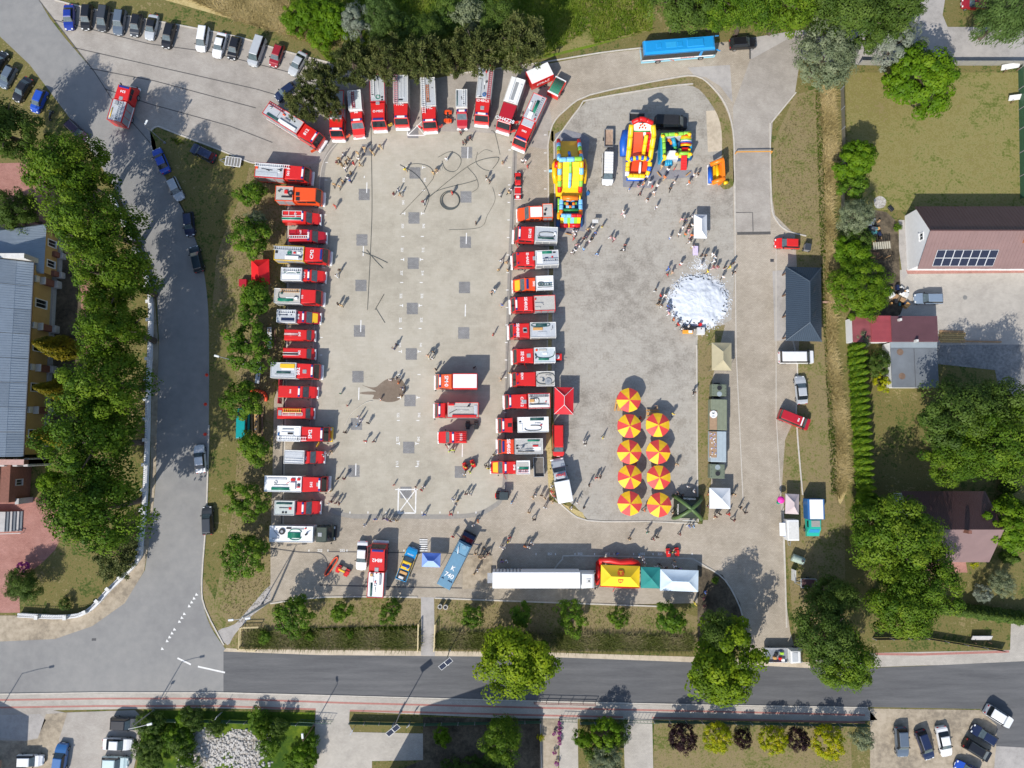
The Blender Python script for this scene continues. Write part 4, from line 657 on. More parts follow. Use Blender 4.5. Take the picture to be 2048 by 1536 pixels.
UT((760, 258), (757.5, 158), 2.5, 'fire engine with orange side, white runged ladder and green coil', 'the orange sided engine', cab=3.9, side=RED2, num=('O·MSC', .55, 0, .55), ladder=[(-.72, -.05, .85, .5, WHITE)], feats='Og,.86,.05,.32,.32 Bk,.84,.9,.55,.8,.12 Bk,.94,.99,.55,.8,.1 Pw,.05,.8,.15 Mh,.12,.1,.3 Cs,.03,0', doors=[(1, .5, YEL)], bar='b')
UT((804.5, 253), (804, 160), 2.5, 'fire engine with a pink red ladder and grey ribbed deck', 'the engine with the pink ladder', cab=3.3, side=OFFW, num=('PMC', .05, -.1, .6), ladder=[(-.72, -.05, 1.15, .5, M((.6, .22, .24), .5))], feats='Ba,.1,.85,.3,.6,.05 Ba,.1,.85,-.2,.1,.05 Bk,.9,.95,-.3,.3,.12', bar='w')
UT((861, 260), (857, 165), 2.5, 'fire engine with black and white ladder and an orange hook ladder', 'the engine with the orange hook ladder', cab=3.3, side=OFFW, num=('PMC', .05, 0, .6), ladder=[(-.72, -.03, 1.3, .5, WHITE), (-.08, .25, .85, .35, M((.6, .2, .07), .5))], feats='Bu,.86,.89,-.3,.3,.2 Bk,.35,.37,.55,.8,.05', doors=[(1, .4, RED), (-1, .4, RED)])
UT((924, 254), (924, 186), 1.95, 'small fire truck with grey roof rack and frosted windscreen', 'the small truck with frosted windscreen', 'light', 2.75, RED2, side=OFFW, bar='w', bumper=WHITE, ladder=[(.5, .02, .98, .38, WHITE)], feats='Hd,.05,.95,-.85,1 Pk,.4,.6,.0,.1')
UT((963, 247), (974, 142), 2.55, 'tall fire engine with water cannon, blue lid and red ladder', 'the engine with the blue lid', cab=3.6, num=('ID4BCS', .12, -.05, .62), side=OFFW, ladder=[(.75, -.04, 1.12, .5, M((.5, .05, .06), .5))], feats='Db,.92,.1,.33 Pw,.2,.6,.05,-.02 Mr,.18,.08,-.4 Pk,.62,.74,.0 Ba,.42,.98,-.95,-.45,.15 Ow,.32,-.75,.12,.12 Dk,.5,.22,.16 Bk,1.0,1.02,-.7,-.3,.2 Cs,.6,0')
UT((1005.5, 261), (1037, 166), 2.5, 'dark red fire engine with big white number and dark roof window', 'the dark red engine with the big number', cab=4.2, col=RED2, deck=WHITE, side=OFFW, num=('OH4Z28', .98, 0, .85), feats='Bs,.15,.92,-.2,.3,.05 Bw,.0,1.0,-.95,-.35,.25 Bw,.2,1.0,.55,.9,.15', doors=[(1, 1.9, RED), (1, .3, RED)], bar='n')
UT((1037, 295), (1080, 200), 2.5, 'fire engine with silver cab panel, green hoses and aluminium ladder', 'the engine with the silver cab panel', cab=4.3, bar='b', side=RED, num=('S8B2', .62, 0, .42), ladder=[(.62, -.02, .85, .42, ALU)], feats='Hg,.2,.72,.15,4 Pr,.25,.75,-.3,-.15 Bw,.72,.95,-.5,.2,.3 Br,.9,.98,.6,.85,.3 Bw,.35,.6,-.9,-.6,.2')
m = MB(); m.box(-.7, 1.35, -.95, .95, 3.035, 3.1, 0, .03); m.obj('silver_panel', ALU, [o for o in C.objects if o.get('label', '').startswith('fire engine with silver cab')][0])
# ---- middle of the court and bottom
truck((262, 173), (238.5, 251), 2.5, 'lone red fire engine with aluminium ladder driving up the left road', 'the lone engine on the left road', cab=3.2, side=RED, bar='b', num=('S34', .7, 0, .6), ladder=[(-.35, .0, 1.0, .5, ALU)], feats='Hy,.1,.6,.75,1 Bs,.75,.95,.1,.6,.2 Cs,.1,0', stripe=WHITE, group='fire engines on the road')
truck((870.5, 764), (955.5, 764), 2.5, 'orange cabbed box truck with plain white roof on red box', 'the orange box truck', cab=2.9, col=M((.75, .11, .03), .32, .05, 2, 0, .5), side=RED, H=3.5, num=('SM·0', .5, .0, .85), boxroof=WHITE, bar='w', name='box_truck', group='fire vehicles on the open court')
truck((869, 821), (958, 821), 2.5, 'red fire truck with sunken beige cargo deck full of slats', 'the red truck with beige deck', cab=1.95, side=RED, deck=DECKB, gap=.25, feats='Br,.78,.98,-.95,-.65,.3 Be,.15,.8,-.5,.5,.05 Pk,.7,.95,-.1,.5 Pt,.3,.7,.0 Ba,.02,.12,-.7,.75,.1 Br,.05,.85,.7,.98,.25 Mk,.3,-.6,.3,.2', group='fire vehicles on the open court')
truck((875.7, 875), (934, 874), 2.1, 'red fire van with ribbed roof and blue edged white lettering', 'the red van with ribbed roof', 'van', 2.3, num=('SI·02', .2, 0, .55), feats=' '.join('Pr,.0,.72,%.2f' % v for v in (-.7, -.35, 0, .35, .7)), doors=[(1, 1.2, RED2)], group='fire vehicles on the open court')
truck((760, 1086), (753.5, 1191), 2.6, 'long fire engine with dark visor and cluttered white deck by the lower kerb', 'the lower fire engine', cab=4.2, deck=WHITE, side=RED, bar='b', num=('8B42', .55, 0, .75), feats='Bc,.86,.97,.45,.8,.3 Bw,.6,.85,.3,.8,.15 Hd,.03,.62,.55,2 Pw,.05,.7,.8 Br,.6,.66,.0,.15,.2 Bt,.5,.95,-.7,-.45,.2 Bk,.95,.99,-.1,.05,.15 Bk,.95,.99,-.6,-.45,.15 Pt,.2,.4,.0 Ow,.5,.05,.2,.2 Cs,.08,0', doors=[(1, .3, RED2)], stripe=WHITE)
# white box lorry with red name over the cab
BT = truck((1114.5, 919), (1130.5, 1003), 2.35, 'white box lorry with red lettering above its silver cab', 'the white box lorry', 'light', 3.3, K['silver'], side=WHITE, H=3.2, boxroof=WHITE, bar='n', cat='lorry', name='box_lorry', group=None)
MB().box(.3, 1.1, -.8, .8, 2.26, 2.9, 0, .25).obj('wind_deflector', K['silver'], BT); text('STRAŻ', .55, RED, BT, (.95, 0, 2.905), -pi/2)
# armoured blue lorry, roof number K 740
p1, p2 = g(939.5, 1069, 1.5), g(888, 1171, 1.5); d = (p1-p2).to_2d(); L = d.length; c = (p1+p2)/2; c.z = 0
AR = thing('armoured_lorry', 'slate blue armoured police lorry marked K 740 on its roof', 'lorry', c, atan2(d.y, d.x), None, 'the blue armoured lorry', 4)
SB = M((.115, .25, .36), .5, .08, 2)
MB().prof([(-L/2, .7, 1.2), (-L/2, 2.7, 1.18), (-L/2+.1, 2.85, 1.08), (L/2-1.5, 2.9, 1.08), (L/2-1.35, 2.75, 1.15), (L/2-1.3, .7, 1.2)]).obj('armoured_body', SB, AR)
MB().prof([(L/2-1.35, .6, 1.15), (L/2-1.34, 2.3, 1.1), (L/2-1.1, 2.45, 1.0), (L/2-.5, 1.7, 1.05), (L/2, 1.5, 1.05), (L/2+.05, .6, 1.1)]).obj('nose', K['navy'], AR)
MB().add([(L/2-.53, -.9, 1.78), (L/2-.53, .9, 1.78), (L/2-1.08, .85, 2.46), (L/2-1.08, -.85, 2.46)], [(0, 1, 2, 3)]).obj('windscreen', GLASS, AR)
MB().box(L/2-3.2, L/2-1.55, -.95, .95, 2.88, 2.93, 0, .02).obj('front_hatch', M((.14, .30, .42), .5, .08), AR)
m = MB(); [m.box(L/2-3.25+.02*i, L/2-3.2+.02*i, -1.0, 1.0, 2.9, 2.96) for i in (0, 83)]; [m.box(L/2-3.2, L/2-1.55, s*.98-.03, s*.98+.03, 2.9, 2.96) for s in (-1, 1)]; m.obj('hatch_frame', K['navy'], AR)
MB().tube([(L/2-3.3, .35, 2.98), (L/2-2.2, .75, 3.3)], .07, 7).obj('water_cannon', WHITE, AR, True)
MB().cyl((L/2-2.0, -.1), .35, 2.92, 3.0, 14).obj('hatch_cover', M((.2, .33, .42), .5), AR)
text('K', 1.0, WHITE, AR, (-L/2+3.3, -.05, 2.9), -pi/2); text('740', 1.05, WHITE, AR, (-L/2+2.05, 0, 2.9), -pi/2)
for y in (.75, -.35, -.75): MB().tube([(-L/2+1.2, y-.18, 2.9), (-L/2+1.32, y, 2.97), (-L/2+1.2, y+.18, 2.9)], .05, 6).obj('grab_handle', K['navy'], AR)
for s in (-1, 1): MB().beam((L/2-1.0, s*1.1, 1.9), (L/2-.7, s*2.0, 2.0), .12, .3).obj('mirror_arm', K['navy'], AR)
MB().box(L/2-.1, L/2+.25, -1.1, 1.1, .45, .8, 0, .08).obj('bumper', BLACK, AR); axle(AR, [L/2-1.2, -L/2+2.6, -L/2+1.3], 1.02, 'truck')
# semi trailer and its tractor
a, b = g(1161, 1160.5, 4), g(985, 1160.5, 4); c = (a+b)/2; c.z = 0; L = (a-b).length
ST = thing('semi_trailer', 'long plain white semi trailer parked along the lower paving', 'trailer', c, 0, None, 'the long white trailer', 7)
MB().box(-L/2, L/2, -1.27, 1.27, 1.1, 3.95, 0, .05).obj('cargo_box', WHITE, ST); MB().box(-L/2+.06, L/2-.06, -1.2, 1.2, 3.949, 3.97).obj('roof_sheet', M((.80, .80, .80), .5, .04, 1), ST)
m = MB(); m.box(-L/2-.9, -L/2-.1, -1.0, .6, 1.0, 1.08); m.obj('tail_lift', STEEL, ST); MB().box(-L/2+.3, L/2-.3, -.6, .6, .7, 1.1).obj('chassis', BLACK, ST); axle(ST, [-L/2+1.6, -L/2+2.9, -L/2+4.2], 1.05, 'truck')
m = MB(); [m.box(-L/2+.4+i*.55, -L/2+.6+i*.55, 1.28, 1.33, 1.2, 3.8) for i in range(8)]; m.obj('side_slats', GREY, ST)
a, b = g(1193, 1161, 3), g(1163, 1161, 3); c = (a+b)/2; c.z = 0
TR = thing('tractor_unit', 'white rounded tractor cab at the front of the long trailer', 'lorry', c, 0, None, 'the white tractor cab', 2)
MB().prof([(-1.25, .6, 1.2), (-1.25, 3.3, 1.2), (-1.1, 3.5, 1.1), (.5, 3.45, 1.05), (.8, 3.2, 1.12), (1.2, 1.9, 1.2), (1.3, .6, 1.2)]).obj('cab', WHITE, TR); MB().add([(1.2, -1.0, 1.98), (1.2, 1.0, 1.98), (.84, .95, 3.15), (.84, -.95, 3.15)], [(0, 1, 2, 3)]).obj('windscreen', GLASS, TR)
MB().box(-.5, .25, -.35, .4, 3.48, 3.52, 0, .02).obj('roof_hatch', OFFW, TR); MB().cyl((-.05, 0), .13, 3.52, 3.56, 12).obj('vent', BLACK, TR); MB().box(-2.6, -1.3, -.5, .5, .6, 1.0).obj('chassis', BLACK, TR); axle(TR, [.5, -2.2], 1.0, 'truck')
for s in (-1, 1): MB().box(.9, 1.1, s*1.32-.1, s*1.32+.1, 2.2, 3.0, 0, .03).obj('wing_mirror', BLACK, TR)
# coach
p1, p2 = g(1431, 93.5, 1.6), g(1283, 105.5, 1.6); d = (p1-p2).to_2d(); L = d.length; c = (p1+p2)/2; c.z = 0
CO = thing('coach', 'bright blue coach with white flank and red lettering on the upper road', 'bus', c, atan2(d.y, d.x), None, 'the blue coach', 6)
CB = PAINT((.015, .27, .62)); CL = PAINT((.30, .62, .75))
MB().prof([(-L/2, .35, 1.25), (-L/2, 1.35, 1.27), (L/2-.05, 1.35, 1.27), (L/2+.02, .9, 1.2), (L/2, .35, 1.2)]).obj('lower_body', CL, CO)
MB().prof([(-L/2, 1.35, 1.27), (-L/2+.1, 2.9, 1.22), (L/2-.55, 2.9, 1.22), (L/2-.05, 1.35, 1.27)]).obj('window_band', GLASS, CO)
MB().prof([(-L/2+.06, 2.75, 1.24), (-L/2+.2, 3.3, 1.1), (-L/2+.4, 3.4, .95), (L/2-.9, 3.4, .95), (L/2-.65, 3.25, 1.1), (L/2-.5, 2.75, 1.24)]).obj('roof', CB, CO)
for u in (-.33, -.05): MB().box(L*u, L*u+.9, -.45, .45, 3.39, 3.47, 0, .04).obj('roof_hatch', CB, CO)
MB().box(L*.08, L*.3, -.7, .7, 3.39, 3.58, 0, .08).obj('air_conditioner', CB, CO); MB().box(-L*.2, -L*.06, -.5, .5, 3.4, 3.44, 0, .02).obj('roof_panel', PAINT((.03, .33, .66)), CO)
for x0, x1 in ((-L/2+.3, L*.27), (L*.30, L/2-.25)):
    pass
for s in (-1, 1):
    MB().box(-L/2+.1, L/2-.4, s*1.275-.01, s*1.275+.012, 1.05, 1.4).obj('white_flank', WHITE, CO); MB().box(-L/2+.1, L/2-.2, s*1.275-.01, s*1.275+.015, .9, 1.0).obj('dark_stripe', M((.01, .12, .22), .4), CO)
    MB().box(L*.265, L*.30, s*1.26-.012, s*1.26+.014, 1.38, 2.85).obj('window_post', CB, CO); MB().beam((-L*.12, s*1.277, .98), (-L*.05, s*1.277, .55), .16, .02).obj('red_flash', ORANGE, CO); MB().beam((-L*.34, s*1.277, 1.3), (-L*.2, s*1.277, 1.12), .12, .02).obj('red_flash', RED, CO)
    MB().box(-L/2-.01, -L/2+.05, s*1.0-.1, s*1.0+.1, .8, 1.2).obj('tail_light', LAMPR, CO); MB().beam((L/2-.3, s*1.2, 2.9), (L/2+.35, s*1.35, 2.6), .12, .2).obj('mirror_arm', CB, CO)
text('BARBURBYR', .36, RED, CO, (L*.12, -1.292, 1.22), 0, 'side_lettering', (pi/2, 0, 0), 1.2); axle(CO, [L/2-2.4, -L/2+2.9], 1.13, 'truck')
# ---- trailers
def trailer(px, py, L, W, ang, label, land, h=.95, floor=WOODD, wall=STEEL, load=None, draw=1, h0=.55):
    c = g(px, py, .8); c.z = 0; t = thing('flat_trailer', label, 'trailer', c, R(ang), None, land, 1.5)
    MB().box(-L/2, L/2, -W/2, W/2, h0-.1, h0).obj('floor', floor, t)
    for q in ((-L/2, L/2, -W/2-.05, -W/2), (-L/2, L/2, W/2, W/2+.05), (-L/2-.05, -L/2, -W/2, W/2), (L/2, L/2+.05, -W/2, W/2)): MB().box(q[0], q[1], q[2], q[3], h0-.12, h).obj('side_wall', wall, t)
    m = MB(); m.beam((L/2, -W*.3, .45), (L/2+1.1*draw, 0, .45), .08); m.beam((L/2, W*.3, .45), (L/2+1.1*draw, 0, .45), .08); m.obj('drawbar', STEEL, t); axle(t, [0], W/2+.14, 'small'); return t
t = trailer(1217.5, 276, 3.0, 1.4, -91, 'small trailer with dusty wooden floor hitched to the white van', 'the dusty trailer', 1.0, M((.36, .25, .18), .8, .3, 2))
trailer(1077.5, 934, 3.1, 1.6, 92, 'empty cage trailer with dark floor behind the lower right engine', 'the cage trailer', 1.1, M((.13, .115, .10), .85, .3, 2), ALU)
t = trailer(1274, 235, 2.6, 1.5, 178, 'dark trailer mostly hidden behind the red slide', None, 1.0, BLACK, GREY, None, 0)
t = trailer(465, 322, 2.6, 1.5, 172, 'bare white trailer frame hitched behind the navy off-roader', 'the bare trailer frame', .6, M((.2, .19, .17), .8), WHITE)
m = MB(); [m.box(-1.3+i*.5, -1.22+i*.5, -.74, .74, .56, .62) for i in range(6)]; m.obj('frame_bars', WHITE, t)
t = trailer(1618, 1167, 2.4, 1.4, 178, 'dark flat trailer under the maple by the right road', None, .9, M((.14, .07, .07), .8), ALU)
# red box trailer lettered STRAŻ, tilted to the road
c = g(1079.7, 146, 2.6); c.z = 0; t = thing('box_trailer', 'red sided box trailer with white roof and white STRAŻ lettering', 'trailer', c, R(25), None, 'the white roofed box trailer', 2)
MB().box(-2.05, 2.05, -1.25, 1.25, .6, 2.6, 0, .04).obj('cargo_box', RED, t); MB().box(-2.0, 2.0, -1.2, 1.2, 2.599, 2.63).obj('roof_sheet', WHITE, t); text('STRAŻ', .75, WHITE, t, (.1, -1.262, 1.55), 0, 'lettering', (pi/2, 0, 0), 1.1); axle(t, [-.5, .5], 1.3, 'small'); MB().beam((-2.0, 0, .5), (-3.2, 0, .5), .12).obj('drawbar', STEEL, t)
c = g(1114, 171, 2.0); c.z = 0; t = thing('hose_trailer', 'low fire trailer topped with a bed of green suction hoses', 'trailer', c, R(62), None, 'the green hose trailer', 1.6)
MB().box(-1.6, 1.6, -1.05, 1.05, .55, 1.7, 0, .05).obj('trailer_body', RED, t)
for i in range(9): MB().tube([(-1.35, -.8+i*.2, 1.79), (1.35, -.8+i*.2, 1.79)], .09, 7).obj('suction_hose', GREEN, t, True)
for x in (-1.42, 1.42): MB().box(x-.12, x+.12, -1.0, 1.0, 1.69, 1.86, 0, .03).obj('hose_clamp', WHITE, t)
axle(t, [0], 1.12, 'van')
c = g(1130, 713, .8); c.z = 0; t = thing('hand_pump', 'red portable pump with white emblem behind the hose arc engine', 'pump', g(1116.5, 714, .8)*1, 0, None, None); t.location.z = 0
MB().box(-.6, .6, -.55, .55, .3, 1.2, 0, .06).obj('pump_casing', RED, t); MB().box(-.5, .15, -.32, .32, 1.199, 1.22).obj('emblem_plate', WHITE, t); text('17', .5, RED, t, (-.18, 0, 1.225), pi/2); axle(t, [0], .6, 'small'); MB().beam((.6, -.5, .6), (1.3, -.5, .5), .06).obj('handle', BLACK, t)
# ---- quads, small red utility vehicle with its trailer, motorbike, karts
def quad(px, py, ang, col, label, land, L=2.0, W=1.15, seat=BLACK, cargo=None):
    c = g(px, py, .5); c.z = 0; t = thing('quad_bike', label, 'quad bike', c, R(ang), None, land, 1.2)
    MB().box(L*.12, L*.48, -W*.3, W*.3, .55, .85, 0, .1).obj('front_cowl', col, t); MB().box(-L*.48, -L*.15, -W*.32, W*.32, .55, .88, 0, .08).obj('rear_rack', col, t); MB().box(-L*.3, L*.18, -.16, .16, .6, .98, 0, .08).obj('seat', seat, t)
    for s in (-1, 1):
        for x in (L*.3, -L*.32): MB().box(x-.33, x+.33, s*W*.42-.14, s*W*.42+.14, .6, .72, 0, .06).obj('mudguard', col, t)
    MB().tube([(L*.16, -.42, 1.05), (L*.22, 0, .98), (L*.16, .42, 1.05)], .03, 6).obj('handlebar', BLACK, t, True); axle(t, [L*.3, -L*.32], W*.46, 'quad'); return t
quad(895.8, 234, -90, ORANGE, 'orange quad bike standing between two engines of the top row', 'the orange quad', 2.4, 1.25)
quad(944, 850, 180, BLACK, 'black quad bike with fat tyres beside the red truck', 'the black quad', 2.2, 1.3)
quad(938, 930, 200, RED, 'red and black quad bike carrying riders on the court', 'the red quad with riders', 2.2, 1.2)
quad(1004, 991, 180, K['black'], 'black and red beach buggy with dark canopy near the court corner', 'the black buggy', 2.2, 1.2); bt = C.objects[-1] if False else None
b = [o for o in C.objects if o.get('label', '').startswith('black and red beach')][0]; MB().box(-1.0, .4, -.65, .65, 1.55, 1.62, 0, .03).obj('canopy', M((.035, .05, .055), .5), b); MB().box(.75, 1.15, -.4, .4, .5, .8, 0, .1).obj('red_nose', RED, b)
m = MB(); [m.beam((x, y, .8), (x, y, 1.55), .05) for x in (-.9, .3) for y in (-.6, .6)]; m.obj('canopy_post', BLACK, b)
quad(1345, 1104, 5, RED, 'red quad bike crowded with children by the yellow tent', 'the crowded red quad', 2.3, 1.3); quad(686, 1141, -25, RED, 'red and yellow quad bike near the white saloon', 'the yellow seated quad', 2.4, 1.2, YEL)
c = g(1035.8, 358, .7); c.z = 0; t = thing('utility_buggy', 'narrow red off-road buggy towing a red trailer beside the yellow slide', 'buggy', c, pi/2, None, 'the red buggy', 1.5)
MB().box(-1.0, 1.15, -.5, .5, .45, .8, 0, .12).obj('body', RED, t); MB().box(-.2, .35, -.42, .42, .8, .98, 0, .1).obj('seat', BLACK, t); m = MB(); [m.beam((x, s*.48, .8), (x, s*.48, 1.5), .05) for x in (-.9, .5) for s in (-1, 1)]; m.beam((.5, -.5, 1.5), (.5, .5, 1.5), .05); m.beam((-.9, -.5, 1.5), (-.9, .5, 1.5), .05); m.obj('roll_bar', RED, t)
for s in (-1, 1): MB().box(1.1, 1.2, s*.3-.1, s*.3+.1, .6, .72, 0, .02).obj('headlight', LAMPW, t)
axle(t, [.75, -.65], .55, 'quad')
c = g(1035.6, 386, .6); c.z = 0; t = thing('red_trailer', 'open red trailer with white end bars behind the red buggy', 'trailer', c, pi/2, None, None); MB().box(-1.1, 1.0, -.5, .5, .4, .6, 0, .03).obj('load_bed', RED, t)
for x in (-1.1, 1.0, -.2): MB().box(x-.03, x+.03, -.6, .6, .6, .68).obj('end_bar', WHITE, t)
MB().box(-.9, -.5, -.25, .25, .6, .78, 0, .04).obj('white_box', WHITE, t); axle(t, [-.7], .56, 'quad'); MB().beam((1.0, 0, .5), (1.6, 0, .5), .06).obj('drawbar', BLACK, t)
c = g(102, 231, .4); c.z = 0; t = thing('motorbike', 'dark motorbike leaning on its stand by the bright blue hatchback', 'motorbike', c, R(75), None, None)
for x in (-.7, .7): link('wheel', WM['small'], t, (x, 0, .26))
MB().box(-.6, .3, -.14, .14, .45, .8, 0, .08).obj('seat', BLACK, t); MB().box(.0, .5, -.16, .16, .5, .9, 0, .1).obj('tank', K['dgrey'], t); MB().tube([(.5, -.36, 1.0), (.62, 0, .95), (.5, .36, 1.0)], .025, 6).obj('handlebar', STEEL, t)
# market lorry, ice cream trailer and pickup by the lower road
c = g(1632.5, 1018, 2.6); c.z = 0; t = thing('market_lorry', 'turquoise cabbed lorry with white blue edged box on the right verge', 'lorry', c, -pi/2, None, 'the turquoise lorry', 3)
MB().box(-1.6, 1.65, -1.35, 1.35, .8, 2.6, 0, .04).obj('cargo_box', K['mid'], t); MB().box(-1.5, 1.6, -1.05, 1.1, 2.6, 2.64).obj('box_roof', WHITE, t)
MB().prof([(1.75, .6, 1.1), (1.75, 1.9, 1.05), (1.85, 2.0, .95), (3.1, 2.0, .9), (3.25, 1.9, .98), (3.9, 1.25, 1.05), (4.5, 1.05, .98), (4.6, .5, 1.0)]).obj('cab', K['mint'], t); MB().add([(3.92, -.85, 1.3), (3.92, .85, 1.3), (3.3, .8, 1.93), (3.3, -.8, 1.93)], [(0, 1, 2, 3)]).obj('windscreen', PAINT((.03, .25, .5)), t)
MB().box(1.9, 2.9, -.6, .8, 2.0, 2.05, 0, .02).obj('roof_mat', M((.3, .29, .27), .8), t); axle(t, [3.5, -.6], 1.05, 'van')
for s in (-1, 1): MB().box(2.0, 3.0, s*1.02-.02, s*1.02+.03, 1.35, 1.8).obj('side_window', GLASS, t)
c = g(1587, 1060, 2.3); c.z = 0; t = thing('food_trailer', 'white food trailer with raised serving flap at the roadside', 'trailer', c, pi/2, None, 'the white food trailer', 2)
MB().box(-1.7, 1.6, -.9, .9, .6, 2.3, 0, .05).obj('trailer_body', WHITE, t); MB().box(-1.5, 1.3, -.8, .8, 2.3, 2.33).obj('roof_sheet', OFFW, t); MB().box(-1.0, 1.1, .92, 1.85, 2.0, 2.06, 0, .02, Matrix.Rotation(R(-6), 4, 'X')).obj('serving_flap', WHITE, t); MB().box(-1.2, 1.2, .9, 1.2, 1.05, 1.12).obj('counter', K['mid'], t); axle(t, [0], .95, 'small')
MB().tube([(-1.7, .4, .6), (-2.7, .2, .6), (-2.8, 0, .6), (-1.7, -.2, .6)], .05, 6).obj('drawbar', STEEL, t)
c = g(1566, 1310, 1.0); c.z = 0; t = thing('open_lorry', 'white open lorry with loaded bed half under the big tree by the road', 'lorry', c, 0, None, 'the open white lorry', 3)
MB().box(-3.0, .7, -1.05, 1.05, .75, .95).obj('load_bed', M((.2, .22, .25), .6), t)
for q in ((-3.0, .7, -1.1, -1.05), (-3.0, .7, 1.05, 1.1), (-3.05, -3.0, -1.1, 1.1)): MB().box(*q, .75, 1.35).obj('side_wall', WHITE, t)
MB().prof([(.8, .5, 1.05), (.8, 2.1, 1.0), (.9, 2.25, .9), (2.2, 2.2, .88), (2.4, 2.1, .95), (3.0, 1.3, 1.0), (3.2, .5, 1.0)]).obj('cab', WHITE, t); MB().add([(2.98, -.85, 1.36), (2.98, .85, 1.36), (2.43, .8, 2.08), (2.43, -.8, 2.08)], [(0, 1, 2, 3)]).obj('windscreen', GLASS, t); MB().box(1.0, 1.9, -.7, .7, 2.25, 2.3).obj('roof_rack', ALU, t)
for i, (x, y, mm) in enumerate(((-.2, .3, M((.35, .6, .05), .5)), (-.5, -.5, RED), (-1.1, .2, BLACK), (-.1, -.7, WHITE), (-1.4, -.4, OCHRE), (-.4, .8, K['navy']))): MB().box(x-.28, x+.28, y-.22, y+.22, .95, 1.3+i*.03, 0, .08).obj('cargo_bundle', mm, t)
axle(t, [2.1, -1.8], 1.0, 'van')
# ================================================================ PARASOLS, TENTS, INFLATABLES
CANY = M((.86, .50, .012), .6, .06, 2); CANR = M((.62, .05, .045), .6, .06, 2)
UMB = [(1258, 800, 0), (1259, 852, 1), (1259, 904, 1), (1260, 954, 0), (1260, 1007, 0), (1316, 850, 0), (1317, 904, 0), (1318, 955, 1), (1319, 1010, 1)]
pan = []
for i in range(8):
    m = MB(); a0, a1 = 2*pi*i/8, 2*pi*(i+1)/8; vs = []; k = 4
    for r, z in ((0.02, 3.05), (.7, 2.88), (1.4, 2.62), (2.0, 2.33), (2.0, 2.12)):
        e = .0
        for s in range(3):
            a = a0+(a1-a0)*s/2; rr = r*(.965 if s == 1 and r > .5 else 1)
            vs.append((rr*cos(a), rr*sin(a), z-(.03 if s == 1 and r > .5 else 0)))
    fs = [(q*3+s, (q+1)*3+s, (q+1)*3+s+1, q*3+s+1) for q in range(4) for s in range(2)]
    m.add(vs, fs); pan.append([m.mesh('canopy_panel', [CANY]), m.mesh('canopy_panel', [CANR])])
mp = MB(); mp.cyl((0, 0), .03, .05, 3.1, 8); UPOLE = mp.mesh('pole', [OFFW]); mp = MB(); mp.cyl((0, 0), .35, 0, .08, 14); UBASE = mp.mesh('base', [GREY])
mp = MB()
for i in range(8): a = 2*pi*i/8; mp.beam((.05*cos(a), .05*sin(a), 2.35), (1.3*cos(a), 1.3*sin(a), 2.6), .025)
URIB = mp.mesh('ribs', [OFFW]); mp = MB(); mp.lathe((0, 0, 3.03), [(.06, 0), (.08, .05), (.02, .1)], 8); UTOP = mp.mesh('finial', [CANY])
tt = MB(); tt.box(-1.1, 1.1, -.25, .25, .70, .75); tt.beam((-.8, -.2, 0), (-.8, .2, .7), .05); tt.beam((.8, -.2, 0), (.8, .2, .7), .05); TABM = tt.mesh('table_top', [OCHRE])
bb = MB(); bb.box(-1.1, 1.1, -.13, .13, .42, .46); bb.box(-.85, -.78, -.11, .11, 0, .42); bb.box(.78, .85, -.11, .11, 0, .42); BENM = bb.mesh('bench_seat', [OCHRE])
WHERE = ['topmost', 'second from the top', 'third from the top', 'fourth from the top', 'lowest', 'topmost', 'second from the top', 'third from the top', 'lowest']
for i, (x, y, f) in enumerate(UMB):
    c = g(x, y, 2.5); c.z = 0; col_ = 'left' if i < 5 else 'right'
    t = thing('parasol', f'red and yellow striped parasol, {WHERE[i]} of the {col_} row', 'parasol', c, R(22.5*((i*3) % 4)+random.uniform(-4, 4)), 'red and yellow parasols over the beer tables', f'the {WHERE[i].split(" from")[0]} parasol of the {col_} row')
    for k in range(8): link('canopy_panel', pan[k][(k+f) % 2], t)
    link('pole', UPOLE, t); link('base', UBASE, t); link('ribs', URIB, t); link('finial', UTOP, t)
    for nm, me, dy, lab in (('beer_table', TABM, .0, 'table'), ('beer_bench', BENM, .55, 'bench'), ('beer_bench', BENM, -.55, 'bench')):
        if i in (0, 5): off = (-1.3, -.6) if i == 0 else (-.4, 1.9)
        else: off = (0, -.3)
        o = link(nm, me, None, c+Vector((off[0], off[1]+dy, 0)), R(80) if i == 0 else 0)
        if i == 0: o.location = c+Vector((off[0]+dy, off[1], 0))
        w_ = {0: 'long', .55: 'upper', -.55: 'lower'}[dy]
        tag(o, f'{w_} wooden beer {lab} under the {WHERE[i]} parasol of the {col_} row', lab, 'beer tables and benches under the parasols')
def fabric(c): return M(c, .7, .05, 1.5)
